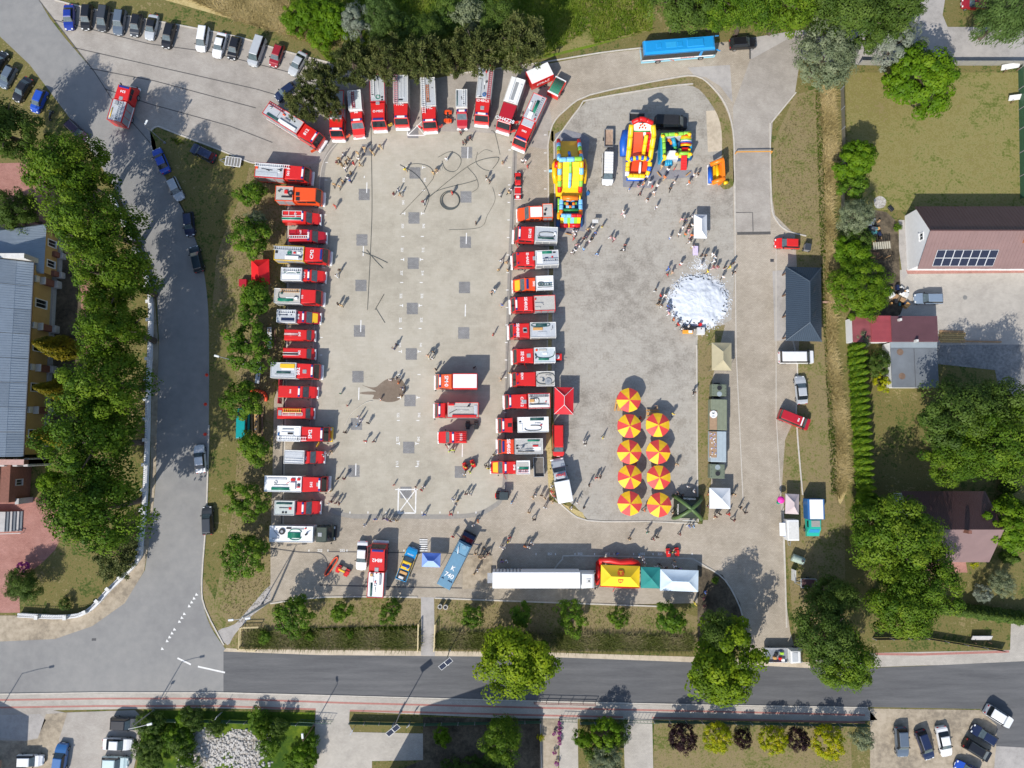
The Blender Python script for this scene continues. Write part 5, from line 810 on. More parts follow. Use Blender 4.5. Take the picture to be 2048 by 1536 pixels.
def tent(cx, cy, W, D, mat, label, land, h=2.2, rise=.9, ridge=0., ang=-1.0, mats=None, valance=.22, seam=None, axis='y', legs=True, name='pop_up_tent', sag=.1):
    """gazebo: four separate roof panels, valance, four legs; px centre of its eaves"""
    c = g(cx, cy, h); c.z = 0; t = thing(name, label, 'tent', c, R(ang), 'tents around the fairground', land, max(W, D)*.5)
    w_, d_ = W/2, D/2; r = ridge/2; rx, ry = (r, 0) if axis == 'x' else (0, r); mats = mats or [mat]*4
    A = [(-w_, -d_, h), (w_, -d_, h), (w_, d_, h), (-w_, d_, h)]; T1 = (-rx, -ry, h+rise); T2 = (rx, ry, h+rise)
    if axis == 'x': fac = [(A[0], A[1], T2, T1), (A[1], A[2], T2), (A[2], A[3], T1, T2), (A[3], A[0], T1)]
    else: fac = [(A[0], A[1], T1), (A[1], A[2], T2, T1), (A[2], A[3], T2), (A[3], A[0], T1, T2)]
    for i, q in enumerate(fac):
        m = MB(); nrm = (Vector(q[1])-Vector(q[0])).cross(Vector(q[2])-Vector(q[0])).normalized(); n = 6; vs = []; fs = []
        B0, B1 = Vector(q[0]), Vector(q[1]); U0 = Vector(q[-1]); U1 = Vector(q[2])
        for a in range(n+1):
            for b in range(n+1):
                p = B0.lerp(B1, b/n).lerp(U0.lerp(U1, b/n) if len(q) == 4 else U0, a/n); p.z -= sag*sin(pi*a/n)*(.35+.65*sin(pi*b/n)); vs.append(p)
        fs = [(a*(n+1)+b, a*(n+1)+b+1, (a+1)*(n+1)+b+1, (a+1)*(n+1)+b) for a in range(n) for b in range(n)]
        m.add(vs, fs); m.obj('roof_panel', mats[i], t, True)
    for i in range(4):
        p, q = Vector(A[i]), Vector(A[(i+1) % 4]); m = MB(); m.add([p+Vector((0, 0, -valance)), q+Vector((0, 0, -valance)), q, p], [(0, 1, 2, 3)]); m.obj('valance', mats[i], t)
        if legs: MB().box(p.x*.97-.025, p.x*.97+.025, p.y*.97-.025, p.y*.97+.025, 0, h-.02).obj('leg', STEEL, t)
    if seam:
        m = MB(); [m.tube([Vector(p)+Vector((0, 0, .02)), Vector(e)+Vector((0, 0, .02))], .035, 5) for p, e in ((A[0], T1), (A[1], T1 if axis == 'y' else T2), (A[2], T2), (A[3], T2 if axis == 'y' else T1), (T1, T2))]; m.obj('seam', seam, t)
    return t
TW = fabric((.72, .73, .74)); TRED = fabric((.66, .012, .022)); TKH = fabric((.40, .35, .22)); TBL = fabric((.20, .32, .72)); TTE = fabric((.015, .22, .20)); TPA = fabric((.56, .66, .74)); TBE = fabric((.52, .43, .43))
tent(1128, 801.5, 3.1, 4.4, TRED, 'pinkish red pop-up tent with white seams beside the right column', 'the red tent with white seams', ridge=1.4, seam=WHITE)
tent(520.5, 544, 2.95, 4.2, fabric((.70, .008, .012)), 'plain scarlet pop-up tent on the grass behind the left column', 'the scarlet tent', ridge=1.3, ang=3)
tent(1401, 452.5, 2.15, 4.0, TW, 'narrow white stall tent with queueing people above the foam', 'the narrow white stall tent', ridge=2.0)
tent(1443.5, 713, 3.2, 4.55, TKH, 'khaki army gazebo below the foam', 'the khaki gazebo', ridge=1.4, h=2.4)
tent(1440, 996.5, 3.35, 3.3, TW, 'square white gazebo beside the green inflatable tent', 'the square white gazebo')
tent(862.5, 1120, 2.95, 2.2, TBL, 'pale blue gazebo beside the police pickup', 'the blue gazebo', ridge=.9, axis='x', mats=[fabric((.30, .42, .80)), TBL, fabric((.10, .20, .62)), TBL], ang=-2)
tent(1301, 1155.5, 3.05, 3.3, TTE, 'small teal gazebo between the yellow and pale tents', 'the teal gazebo', ang=-1.5)
tent(1358.5, 1161, 6.1, 3.35, TPA, 'wide pale white gazebo at the right end of the lower tents', 'the wide pale gazebo', ridge=2.6, axis='x', ang=-2, sag=.16)
tent(1584.5, 1008, 2.15, 3.2, TBE, 'dusty pink sunshade tent by the turquoise lorry', 'the dusty pink tent', ridge=.6, h=2.1, ang=-3)
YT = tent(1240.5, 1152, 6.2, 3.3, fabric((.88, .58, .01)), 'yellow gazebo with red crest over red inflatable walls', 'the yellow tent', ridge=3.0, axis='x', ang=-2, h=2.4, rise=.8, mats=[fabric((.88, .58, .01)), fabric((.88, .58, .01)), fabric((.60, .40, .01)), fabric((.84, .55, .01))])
INR = M((.55, .012, .008), .45, .08, 2); m = MB(); m.tube([(-3.3, 1.5, .5), (-3.0, 2.15, 1.4), (-1.6, 2.35, 2.0), (0, 2.05, 1.9), (1.5, 2.3, 2.0), (2.7, 2.0, 1.5), (3.1, 1.6, .6)], .5, 10); m.tube([(-3.45, -1.6, .4), (-3.4, 0, 1.7), (-3.3, 1.6, .6)], .45, 10); m.tube([(-3.2, -1.75, 2.0), (0, -1.85, 2.0), (3.1, -1.8, 2.0)], .12, 8); m.obj('inflatable_wall', INR, YT, True)
for yy, zz, hh, rx_ in ((.55, 2.93, .95, R(26)), (-.7, 2.80, .75, R(-26))):
    m = MB(); s_ = hh*.55
    P = [(-s_, s_*.4), (-s_, -s_*.6), (0, -s_), (s_, -s_*.6), (s_, s_*.4), (s_*.6, s_), (-s_*.6, s_)] if yy > 0 else [(-s_, s_*.8), (-s_, -s_*.2), (-s_*.5, -s_*.8), (0, -s_*1.1), (s_*.5, -s_*.8), (s_, -s_*.2), (s_, s_*.8)]
    M4 = Matrix.Translation((0, yy, zz+.06)) @ Matrix.Rotation(-rx_, 4, 'X')
    m.add([M4 @ Vector((p[0], p[1], 0)) for p in P], [tuple(range(6, -1, -1)) if sum(P[i-1][0]*P[i][1]-P[i][0]*P[i-1][1] for i in range(7)) < 0 else tuple(range(7))])
    m.obj('crest', fabric((.62, .10, .01)), YT)
    o = text('T' if yy > 0 else '88', .75 if yy > 0 else .5, fabric((.88, .58, .01)), YT, M4 @ Vector((0, 0, .012)), 0, 'crest_emblem', (-rx_, 0, 0), 1.2)
MB().tube([(-.6, -1.7, 2.2), (-.8, -3.0, .1)], .04, 6).obj('guy_rope', RED, YT)
MB().box(2.9, 3.6, -2.1, -1.75, .02, .5, 0, .08).obj('sand_bag', TRED, YT)
# green inflatable arch tent
c = g(1380, 1017, 2); c.z = 0; GT = thing('arch_tent', 'dark green inflatable army tent with crossed arches', 'tent', c, R(-2), 'tents around the fairground', 'the green inflatable tent', 2.5)
GIN = M((.075, .13, .035), .45, .08, 2); GDK = M((.018, .028, .018), .6, .1, 2)
for a in (R(40), R(140)): MB().tube([(2.95*cos(w_)*cos(a), 2.95*cos(w_)*sin(a)*.95, 3.0*sin(w_)) for w_ in np.linspace(0, pi, 17)], .30, 10).obj('arch_tube', GIN, GT, True)
m = MB(); n = 8
for k in range(4):
    a0 = [R(40), R(140), R(220), R(320), R(400)][k]; a1 = [R(40), R(140), R(220), R(320), R(400)][k+1]; vs = []
    for i in range(n+1):
        w_ = pi/2*i/n
        p0 = Vector((2.9*cos(w_)*cos(a0), 2.75*cos(w_)*sin(a0), 2.85*sin(w_))); p1 = Vector((2.9*cos(w_)*cos(a1), 2.75*cos(w_)*sin(a1), 2.85*sin(w_)))
        for b in range(5): vs.append(p0.lerp(p1, b/4))
    m = MB(); m.add(vs, [(i*5+b, i*5+b+1, (i+1)*5+b+1, (i+1)*5+b) for i in range(n) for b in range(4)]); m.obj('canopy_panel', GDK, GT, True)
text('WOJSKO', .5, OFFW, GT, (-.1, 1.55, 2.05), 0, 'lettering', (R(-42), 0, 0)); text('WOJSKO', .42, OFFW, GT, (-1.9, -.2, 1.75), 0, 'lettering', (R(48), 0, -pi/2)); MB().box(-1.0, 1.0, -2.05, -1.95, .95, 1.35).obj('front_banner', OFFW, GT)

# ---- inflatables, measured as (pixel, pixel, height)
def G3(q): return g(q[0], q[1], q[2])
IC = dict(y=M((.83, .44, .004), .38, .05, 2), Y=M((.88, .55, .01), .38, .05, 2), r=M((.62, .012, .012), .38, .06, 2), R=M((.78, .075, .02), .35, .06, 2), b=M((.012, .10, .48), .38, .06, 2), l=M((.20, .50, .80), .38, .06, 2), g=M((.25, .58, .06), .38, .06, 2), G=M((.03, .25, .06), .38, .06, 2), o=M((.84, .20, .008), .38, .06, 2), w=M((.76, .74, .72), .4, .06, 2), n=M((.02, .08, .22), .4, .06, 2), t=M((.02, .30, .52), .4, .06, 2), s=M((.5, .54, .57), .45, .06, 2))
def itube(t, name, pts, r, mc): 
    P = [G3(p)-t.location for p in pts]; return MB().tube(P, r, 9).obj(name, IC[mc], t, True)
def segtube(t, name, pts, r, cols):
    """a long padded tube sewn from segments of different colours"""
    P = [G3(p)-t.location for p in pts]; n = len(cols)
    L = [0]; 
    for i in range(1, len(P)): L.append(L[-1]+(P[i]-P[i-1]).length)
    def at(s):
        for i in range(1, len(P)):
            if s <= L[i]+1e-9: return P[i-1].lerp(P[i], (s-L[i-1])/max(L[i]-L[i-1], 1e-9))
        return P[-1]
    for k in range(n):
        s0, s1 = L[-1]*k/n, L[-1]*(k+1)/n; q = [at(s0+.02+(s1-s0-.04)*j/4) for j in range(5)]
        MB().tube(q, r, 9).obj(name, IC[cols[k]], t, True)
def islab(t, name, pts, mc, base=0.0, thick=None):
    """solid inflated slab under a top outline (z per corner), down to the base or with a fixed thickness"""
    P = [G3(p)-t.location for p in pts]; n = len(P)
    if sum(P[i-1].x*P[i].y-P[i].x*P[i-1].y for i in range(n)) < 0: P = P[::-1]
    vs = [tuple(p) for p in P]+[(p.x, p.y, base if thick is None else p.z-thick) for p in P]
    m = MB(); m.add(vs, [tuple(range(n)), tuple(range(2*n-1, n-1, -1))]+[(n+i, n+(i+1) % n, (i+1) % n, i) for i in range(n)]); return m.obj(name, IC[mc], t)
def ribbed(t, name, A, B, C_, D, n, mc, thick=.3, amp=.05):
    """inflated ramp with cross ribs between edge A-B (low) and D-C (high)"""
    P = [G3(p)-t.location for p in (A, B, C_, D)]; m = MB(); vs = []; k = n*4
    for i in range(k+1):
        a = P[0].lerp(P[3], i/k); b = P[1].lerp(P[2], i/k); dz = amp*abs(sin(pi*i/4)); vs += [a+Vector((0, 0, dz)), b+Vector((0, 0, dz)), a+Vector((0, 0, -thick)), b+Vector((0, 0, -thick))]
    fs = []
    for i in range(k): o = i*4; fs += [(o, o+1, o+5, o+4), (o+3, o+2, o+6, o+7), (o+2, o, o+4, o+6), (o+1, o+3, o+7, o+5)]
    m.add(vs, fs); return m.obj(name, IC[mc], t)
c = g(1140, 366, 0); SL = thing('inflatable_slide', 'long yellow double slide with obstacle course at its foot', 'inflatable', c, 0, 'inflatables', 'the long yellow slide', 7)
islab(SL, 'base', [(1114, 395, 1.0), (1165, 395, 1.0), (1165, 452, .8), (1113, 452, .8)], 'n'); islab(SL, 'side_wall', [(1109, 320, 2.4), (1112, 392, 1.3), (1164, 392, 1.3), (1169, 320, 2.4)], 'Y')
ribbed(SL, 'climbing_ramp', (1121, 282, 1.0), (1158, 282, 1.0), (1157, 318, 4.6), (1120, 318, 4.6), 3, 'y', .9)
islab(SL, 'tower', [(1117, 312, 4.3), (1163, 312, 4.3), (1164, 326, 4.5), (1117, 326, 4.5)], 'y')
ribbed(SL, 'slide_lane', (1122, 384, 1.0), (1139, 384, 1.0), (1139, 324, 4.6), (1122, 324, 4.6), 6, 'Y', 1.0, .03); ribbed(SL, 'slide_lane', (1143, 384, 1.0), (1160, 384, 1.0), (1160, 324, 4.6), (1143, 324, 4.6), 6, 'Y', 1.0, .03)
islab(SL, 'landing', [(1120, 383, 1.05), (1160, 383, 1.05), (1160, 394, 1.1), (1120, 394, 1.1)], 'y')
segtube(SL, 'side_tube', [(1117, 280, 1.6), (1118, 318, 5.1)], .34, 'rlgyl'); segtube(SL, 'side_tube', [(1157.5, 280, 1.6), (1163, 318, 5.1)], .34, 'rlgol')
segtube(SL, 'cross_tube', [(1118, 319.5, 5.2), (1164, 317.5, 5.2)], .4, 'llg'); segtube(SL, 'side_tube', [(1120, 324, 5.0), (1119, 345, 3.9), (1119, 384, 1.5)], .36, 'ylYgr'); segtube(SL, 'side_tube', [(1163, 322, 5.0), (1163, 345, 3.9), (1160, 384, 1.5)], .36, 'ylYgr')
segtube(SL, 'divider', [(1138, 304, 4.2), (1141, 320, 5.0), (1140.5, 350, 3.6), (1139, 375, 1.9)], .24, 'bggll')
for x0, x1, s in ((1112, 1107, 1), (1167, 1171, -1)): itube(SL, 'side_bulge', [(x0, 321, 2.2), (x1+s*2, 330, 2.6), (x1+s*2, 350, 2.2), (x0, 366, 1.5)], .45, 'y'); itube(SL, 'round_disc', [(x0+s*3, 324, 3.2), (x0+s*2, 336, 3.0)], .5, 'r')
itube(SL, 'step', [(1125, 396, 1.9), (1156, 396, 1.9)], .42, 'o'); itube(SL, 'corner_knob', [(1121, 395, 1.9), (1124, 395, 1.9)], .42, 'Y'); itube(SL, 'corner_knob', [(1158, 395, 1.9), (1161, 395, 1.9)], .42, 'Y')
segtube(SL, 'wall_tube', [(1123, 399, 1.7), (1122, 430, 1.5)], .36, 'llo'); segtube(SL, 'wall_tube', [(1161, 399, 1.7), (1161, 430, 1.5)], .36, 'llo'); segtube(SL, 'outer_tube', [(1118, 397, 1.0), (1117, 440, .9)], .3, 'ggy')
for y in (402, 415.5): itube(SL, 'pillow', [(1132, y-2, 1.5), (1149, y-2, 1.5)], .28, 'l'); itube(SL, 'peg', [(1140.5, y-4, 1.9), (1140.5, y, 1.9)], .25, 'o')
for x in (1134, 1147): itube(SL, 'peg', [(x-2.5, 407.5, 1.6), (x+2.5, 407.5, 1.6)], .27, 'o')
for x in (1130, 1152): itube(SL, 'round_knob', [(x-.8, 406.5, 1.7), (x+.8, 406.5, 1.7)], .25, 'g')
itube(SL, 'roller', [(1127, 421, 1.5), (1157, 421, 1.5)], .36, 'G'); segtube(SL, 'front_bar', [(1122, 431, 2.3), (1163, 431, 2.3)], .33, 'llrr')
for i in range(6): islab(SL, 'striped_ramp', [(1121+i*6.8, 434.5, 2.0), (1127.6+i*6.8, 434.5, 2.0), (1127.4+i*6.6, 447, 1.0), (1121+i*6.6, 447, 1.0)], 'YlglgY'[i])
itube(SL, 'front_step', [(1120, 450.5, .7), (1136, 450.5, .7)], .42, 'r'); itube(SL, 'front_step', [(1139, 450.5, .7), (1160, 450.5, .7)], .42, 'r'); itube(SL, 'front_divider', [(1137, 446, 1.0), (1138, 454, .5)], .2, 'Y')
for y in (340.5, 417.5): itube(SL, 'blower_hose', [(1112, y, .6), (1098 if y < 400 else 1107, y+1.5, .45)], .25, 'l' if y < 400 else 't')
PLM = ground_mat('slide_sheet', [(.18, .18, .2), (.23, .23, .25), (.27, .27, .29)], .3, 1.5, 8, (.4, .3, .3), .5, .15)[0]
struct(poly_obj('plastic_sheet', smooth([(1110, 268), (1150, 264), (1176, 274), (1179, 284), (1174, 330), (1172, 450), (1160, 462), (1112, 460), (1108, 380)], 2, True), PLM, 10.2)); struct(poly_obj('plastic_sheet', [(1244, 290), (1312, 285), (1332, 340), (1384, 340), (1388, 354), (1316, 360), (1300, 376), (1246, 374)], PLM, 10.4))
c = g(1280, 300, 0); S2 = thing('inflatable_slide', 'tall red slide with white back wall and yellow padded frame', 'inflatable', c, 0, 'inflatables', 'the tall red slide', 5)
islab(S2, 'base', [(1254, 352, .8), (1300, 352, .8), (1304, 320, 1.2), (1308, 262, 1.6), (1252, 262, 1.6)], 'b'); islab(S2, 'tower', [(1262, 246, 5.4), (1306, 246, 5.4), (1307, 262, 5.4), (1261, 262, 5.4)], 'w')
o = islab(S2, 'back_wall', [(1267, 245, 7.0), (1303, 247, 7.0), (1303, 262, 5.3), (1266, 261, 5.3)], 'w', 0, .35); segtube(S2, 'crown', [(1265, 245, 7.1), (1280, 238, 7.8), (1287, 238, 7.8), (1305, 246, 7.1)], .4, 'rrr')
for dx, dy in ((0, 0), (-4, 3), (4, 3), (-6, 8), (6, 8), (0, 7)): itube(S2, 'wall_ornament', [(1285+dx-1.5, 247+dy, 6.9-dy*.11), (1285+dx+1.5, 247.6+dy, 6.9-dy*.11)], .18, 'R')
itube(S2, 'green_edge', [(1266, 262.5, 5.3), (1302, 262.5, 5.3)], .13, 'G')
ribbed(S2, 'slide_lane', (1262, 318, 1.6), (1284, 318, 1.6), (1286, 264, 5.2), (1265, 264, 5.2), 2, 'R', .9, .05); ribbed(S2, 'climbing_lane', (1291, 318, 1.6), (1301, 318, 1.6), (1303, 264, 5.2), (1292, 264, 5.2), 7, 'r', .9, .12); itube(S2, 'white_flap', [(1289, 264, 5.3), (1290, 272, 4.8)], .25, 'w')
segtube(S2, 'divider', [(1293, 270, 5.3), (1288, 300, 3.4), (1285, 322, 2.6)], .34, 'YYY'); segtube(S2, 'side_tube', [(1263, 249, 6.4), (1259, 290, 4.6), (1256, 320, 3.0)], .42, 'YYY'); segtube(S2, 'side_tube', [(1306, 250, 6.4), (1308, 270, 5.4), (1300, 318, 3.0)], .42, 'YYY'); segtube(S2, 'inner_tube', [(1303, 254, 6.0), (1304, 272, 5.2), (1298, 315, 2.8)], .2, 'wnwnw')
segtube(S2, 'arch', [(1257, 322, 3.0), (1265, 317, 3.5), (1279, 315, 3.6), (1292, 316.5, 3.5), (1300, 320, 3.0)], .38, 'YbYbYbYbY')
islab(S2, 'pool_floor', [(1260, 320, 1.3), (1296, 320, 1.3), (1292, 351, 1.0), (1258, 351, 1.0)], 'R'); segtube(S2, 'pool_tube', [(1256, 324, 2.4), (1254, 352, 1.5)], .38, 'YYw'); segtube(S2, 'pool_tube', [(1300, 324, 2.4), (1299, 336, 2.1), (1294, 350, 1.5)], .38, 'YbY'); itube(S2, 'pool_divider', [(1281, 324, 2.2), (1279, 348, 1.4)], .2, 'w')
segtube(S2, 'front_tube', [(1254, 351, 1.5), (1290, 352, 1.5)], .36, 'YYY'); itube(S2, 'front_lip', [(1256, 355, .9), (1288, 356, .9)], .32, 'w'); itube(S2, 'front_base', [(1253, 357.5, .45), (1290, 359, .45)], .35, 'b')
itube(S2, 'side_bulge', [(1252, 263, 1.8), (1247, 285, 1.7), (1248, 312, 1.4)], .7, 'b')
c = g(1352, 304, 0); S3 = thing('bouncy_castle', 'green framed blue bouncy castle with rainbow roof and red chute', 'inflatable', c, 0, 'inflatables', 'the bouncy castle', 3)
islab(S3, 'floor', [(1322, 272, .7), (1382, 272, .7), (1384, 318, .7), (1322, 322, .7)], 'n'); 
for q, mc in (([(1321, 271, 2.6), (1326, 271, 2.6), (1326, 318, 2.4), (1321, 318, 2.4)], 't'), ([(1322, 268, 2.7), (1383, 265, 2.7), (1383, 271, 2.7), (1322, 274, 2.7)], 's'), ([(1380, 270, 2.4), (1384, 270, 2.4), (1384, 310, 2.2), (1380, 310, 2.2)], 't')): islab(S3, 'wall', q, mc)
segtube(S3, 'top_tube', [(1322, 270, 3.0), (1382, 266, 3.0)], .32, 'gggg'); segtube(S3, 'top_tube', [(1327, 272, 3.0), (1329, 312, 2.7)], .3, 'ggg'); itube(S3, 'top_tube', [(1356, 307, 2.6), (1380, 306, 2.6)], .3, 'g')
for x, y in ((1326, 272), (1353, 269), (1379, 268), (1329, 312), (1354, 308), (1381, 308)):
    itube(S3, 'post', [(x, y, .6), (x, y, 3.2)], .34, 'Y'); p = g(x, y, 3.5)-S3.location
    MB().lathe(p, [(.05, -.3), (.36, 0), (.05, .3)], 5).obj('star_top', IC['Y'], S3)
for i, mc in enumerate('ryYgwbry'):
    pts = [(1362+.0*i, 273+i*2.6, 1.6), (1363.5, 271.5+i*2.6, 2.6), (1372, 270.5+i*2.6, 3.1), (1380.5, 271.5+i*2.6, 2.6), (1382, 273+i*2.6, 1.6)]; itube(S3, 'rainbow_rib', pts, .2, mc)
itube(S3, 'obstacle', [(1346, 276, 2.2), (1350, 292, 1.6)], .35, 't'); segtube(S3, 'obstacle', [(1335, 280, 1.7), (1341, 281, 1.9), (1343, 288, 1.5)], .25, 'oo'); itube(S3, 'obstacle', [(1348, 290, 1.2), (1352, 298, 1.1)], .3, 'G'); islab(S3, 'front_wall', [(1334, 304, 1.6), (1340, 301, 1.8), (1350, 301, 1.8), (1358, 304, 1.6), (1356, 319, 1.2), (1333, 318, 1.2)], 's')
ribbed(S3, 'chute', (1362, 339, .4), (1373, 339, .4), (1374, 311, 2.2), (1363, 311, 2.2), 5, 'r', .4, .05); islab(S3, 'chute_top', [(1363, 295, 2.1), (1378, 295, 2.1), (1378, 305, 2.1), (1363, 305, 2.1)], 'r'); segtube(S3, 'chute_side', [(1360, 297, 2.4), (1360, 316, 1.8)], .25, 'gY'); segtube(S3, 'chute_side', [(1379, 297, 2.4), (1377, 316, 1.8)], .25, 'Yg')
for i in range(3): itube(S3, 'entry_step', [(1333+i*4.5, 320, .7), (1332.5+i*4.5, 332, .35)], .27, 't')
islab(S3, 'entry_pad', [(1323, 314, 1.0), (1333, 312, 1.2), (1332, 320, .8), (1324, 322, .8)], 'Y')
c = g(1434, 348, 0); S4 = thing('inflatable_game', 'small orange inflatable goal wall with yellow floor', 'inflatable', c, 0, 'inflatables', 'the orange inflatable', 2)
islab(S4, 'floor', [(1422, 334, .5), (1446, 327, .5), (1450, 358, .5), (1422, 367, .5)], 'y'); islab(S4, 'back_wall', [(1443, 322, 3.0), (1449, 320, 3.0), (1451, 358, 2.6), (1445, 360, 2.6)], 'o'); itube(S4, 'top_tube', [(1421, 329, 1.9), (1448, 318, 3.0)], .38, 'o'); itube(S4, 'bottom_tube', [(1424, 366, 1.7), (1450, 356, 2.5)], .38, 'o'); itube(S4, 'front_edge', [(1420, 335, .7), (1421, 366, .7)], .4, 'b'); itube(S4, 'inner_pad', [(1434, 330, 1.2), (1436, 360, 1.0)], .3, 'Y'); islab(S4, 'white_mat', [(1414, 330, .05), (1420, 330, .05), (1422, 369, .05), (1415, 370, .05)], 'w')
itube(S4, 'blower', [(1448, 366, .5), (1455, 364, .4)], .3, 'Y')
for i, (x, y, a) in enumerate(((1317, 351, -52), (1375, 350, 40), (1158.5 - 22, 470, -14))):
    c = g(x, y, 0); c.z = .02; o = MB().box(-.55, .55, -.07, .07, .38, .44).obj('low_bench', OCHRE, None, False, c, R(a)); m = MB()
    tag(o, 'low striped wooden bench '+('left of the bouncy castle entry', 'right of the red chute', 'at the foot of the yellow slide')[i], 'bench', 'low benches by the inflatables'); MB().box(-.45, .45, -.05, .05, -.02, .38).obj('bench_base', GREY, o)
# ---- foam
nr, na = 46, 130; vs = []; fs = []
from mathutils import noise as mn
for i in range(nr+1):
    for j in range(na):
        a = 2*pi*j/na; edge = 1+.07*mn.noise(Vector((cos(a)*3, sin(a)*3, 1)))+.06*mn.noise(Vector((cos(a)*11, sin(a)*11, 4)))
        r = (i/nr)*edge; x, y = 5.25*r*cos(a), 4.95*r*sin(a)
        n_ = mn.noise(Vector((x*.5, y*.5, 3)))*.30+mn.noise(Vector((x*1.7, y*1.7, 7)))*.13+mn.noise(Vector((x*5, y*5, 9)))*.07
        z = max(0.0, (.62*(1-(i/nr)**2.2)+n_*(.4+.6*i/nr)+.05))*(1 if i < nr else 0)
        vs.append((x, y, .045+z))
for i in range(nr):
    for j in range(na):
        if i > nr*.72 and mn.noise(Vector((vs[i*na+j][0]*2.6, vs[i*na+j][1]*2.6, 2)))+.5 < 1.15*(i/nr-.72)/.28*.75: continue
        fs.append((i*na+j, (i+1)*na+j, (i+1)*na+(j+1) % na, i*na+(j+1) % na))
m = MB(); m.add(vs, fs); FOAM = M((.60, .63, .67), .7, .03, 6, 0, 0, .25)
o = m.obj('foam_pile', FOAM, None, True, g(1397, 603, 0)); tag(o, 'big round heap of bright white foam with people in it', 'foam'); reg('the foam', g(1397, 603).x, g(1397, 603).y, 5)
vs = []; fs = []; fr = np.random.default_rng(3)
for k in range(2600):
    a = fr.uniform(0, 2*pi); r = 4.4+fr.normal(0, .38)*(1.5 if k % 5 == 0 else 1); p = Vector((5.3/5*r*cos(a), r*sin(a), 0)); s = fr.uniform(.03, .11)
    if k < 330: p = Vector((fr.normal(.4, .7), 5.5+abs(fr.normal(0, .9)), 0))
    q = [(p.x+s*cos(b)*fr.uniform(.6, 1.2), p.y+s*sin(b)*fr.uniform(.6, 1.2), .05) for b in np.linspace(0, 2*pi, 7)[:-1]]
    n0 = len(vs); vs += q+[(p.x, p.y, .05+s*.8)]; fs += [(n0+i, n0+(i+1) % 6, n0+6) for i in range(6)]
m = MB(); m.add(vs, fs); o = m.obj('foam_flecks', FOAM, None, True, g(1397, 603, 0)); struct(o, 'stuff')
c = g(1388, 664, .6); c.z = 0; t = thing('foam_machine', 'orange bench and white foam cannon box at the lower foam edge', 'machine', c, R(-1), None, 'the foam machine', 1.5)
MB().box(-1.9, -.2, -.3, .3, .4, .75, 0, .03).obj('orange_bench', M((.80, .33, .03), .5, .08), t); MB().box(.45, 1.7, -.45, .75, .2, 1.1, 0, .05).obj('white_box', OFFW, t); MB().box(-.95, -.35, -.2, .25, .75, .9, 0, .04).obj('white_bag', WHITE, t); MB().box(-1.7, .4, .55, .95, .05, .8, 0, .05).obj('black_pump', BLACK, t); MB().cyl((.95, 1.2), .26, .1, 1.25, 12).obj('red_barrel', RED, t); MB().cyl((1.05, .45), .08, 1.1, 1.25, 8).obj('fan_knob', BLACK, t)
# ---- army train of four wagons on the strip
OL = M((.14, .165, .115), .6, .1, 2); OLG = M((.20, .22, .15), .6, .1, 2); OLB = M((.36, .42, .45), .5, .06, 2)
def wagon(x0, x1, y0, y1, h, mat, label, land, hatch=None, ribs=0):
    c = g((x0+x1)/2, (y0+y1)/2, h); c.z = 0; W = (g(x1, y0, h)-g(x0, y0, h)).length; D = (g(x0, y1, h)-g(x0, y0, h)).length
    t = thing('army_wagon', label, 'wagon', c, R(-1.5), 'wagons of the army train model', land, D*.5)
    MB().box(-W/2, W/2, -D/2, D/2, .5, h, 0, .08).obj('wagon_body', mat, t)
    for i in range(ribs): u = -W/2+.12+(W-.24)*i/(ribs-1); MB().box(u-.025, u+.025, -D/2+.1, D/2-.1, h-.004, h+.035).obj('roof_rib', mat, t)
    if hatch: 
        m = MB(); m.cyl((0, hatch), .48, h-.002, h+.10, 18); m.obj('hatch_ring', OL, t); MB().cyl((0, hatch), .40, h+.09, h+.11, 18).obj('hatch_hole', BLACK, t); MB().cyl((0, hatch-(1.0 if hatch > 0 else -1.0)), .42, h, h+.06, 16).obj('hatch_lid', M((.30, .35, .36), .4), t)
        for sx in (-1, 1):
            for k in range(4): MB().cyl((sx*W*.42, -D*.38+k*D*.25), .05, h, h+.04, 6).obj('rivet', DARK, t)
    axle(t, [0], W/2-.1, 'truck'); return t
wagon(1424, 1453.5, 768, 792, 2.0, OL, 'olive army wagon with open round hatch, top end of the train', 'the top hatch wagon', .35)
w2 = wagon(1422, 1454.5, 798, 860, 2.3, OLG, 'long olive green covered army wagon with emblem board', 'the long green wagon', None, 5); w3 = wagon(1422, 1453, 862, 924, 2.3, OLB, 'long grey blue covered army wagon with ribbed roof', 'the grey blue wagon', None, 5)
wagon(1420.5, 1450, 928, 957, 2.0, OL, 'olive army wagon with open hatch, lower end of the train', 'the lower hatch wagon', -.35)
for w_, y0, y1, tx in ((w2, -2.5, .6, 'K'), (w3, -1.8, 2.4, None)):
    MB().box(-1.55, -.35, y0, y1, 2.28, 2.42, 0, .02).obj('display_board', M((.34, .22, .13), .7, .15, 3), w_)
    if tx: MB().cyl((-.95, 0), .62, 2.42, 2.44, 20).obj('emblem', WHITE, w_); text('1 K', .6, BLACK, w_, (-.95, 0, 2.445), pi/2)
    else:
        q = random.Random(5)
        for i in range(26): MB().box(*(lambda x, y: (x-.09, x+.09, y-.09, y+.09))(q.uniform(-1.5, -.5), q.uniform(-1.7, 2.2)), 2.41, 2.46+q.uniform(0, .12), 0, .02).obj('leaflet', q.choice([WHITE, OFFW, M((.45, .4, .6), .6), M((.3, .3, .45), .6)]), w_)
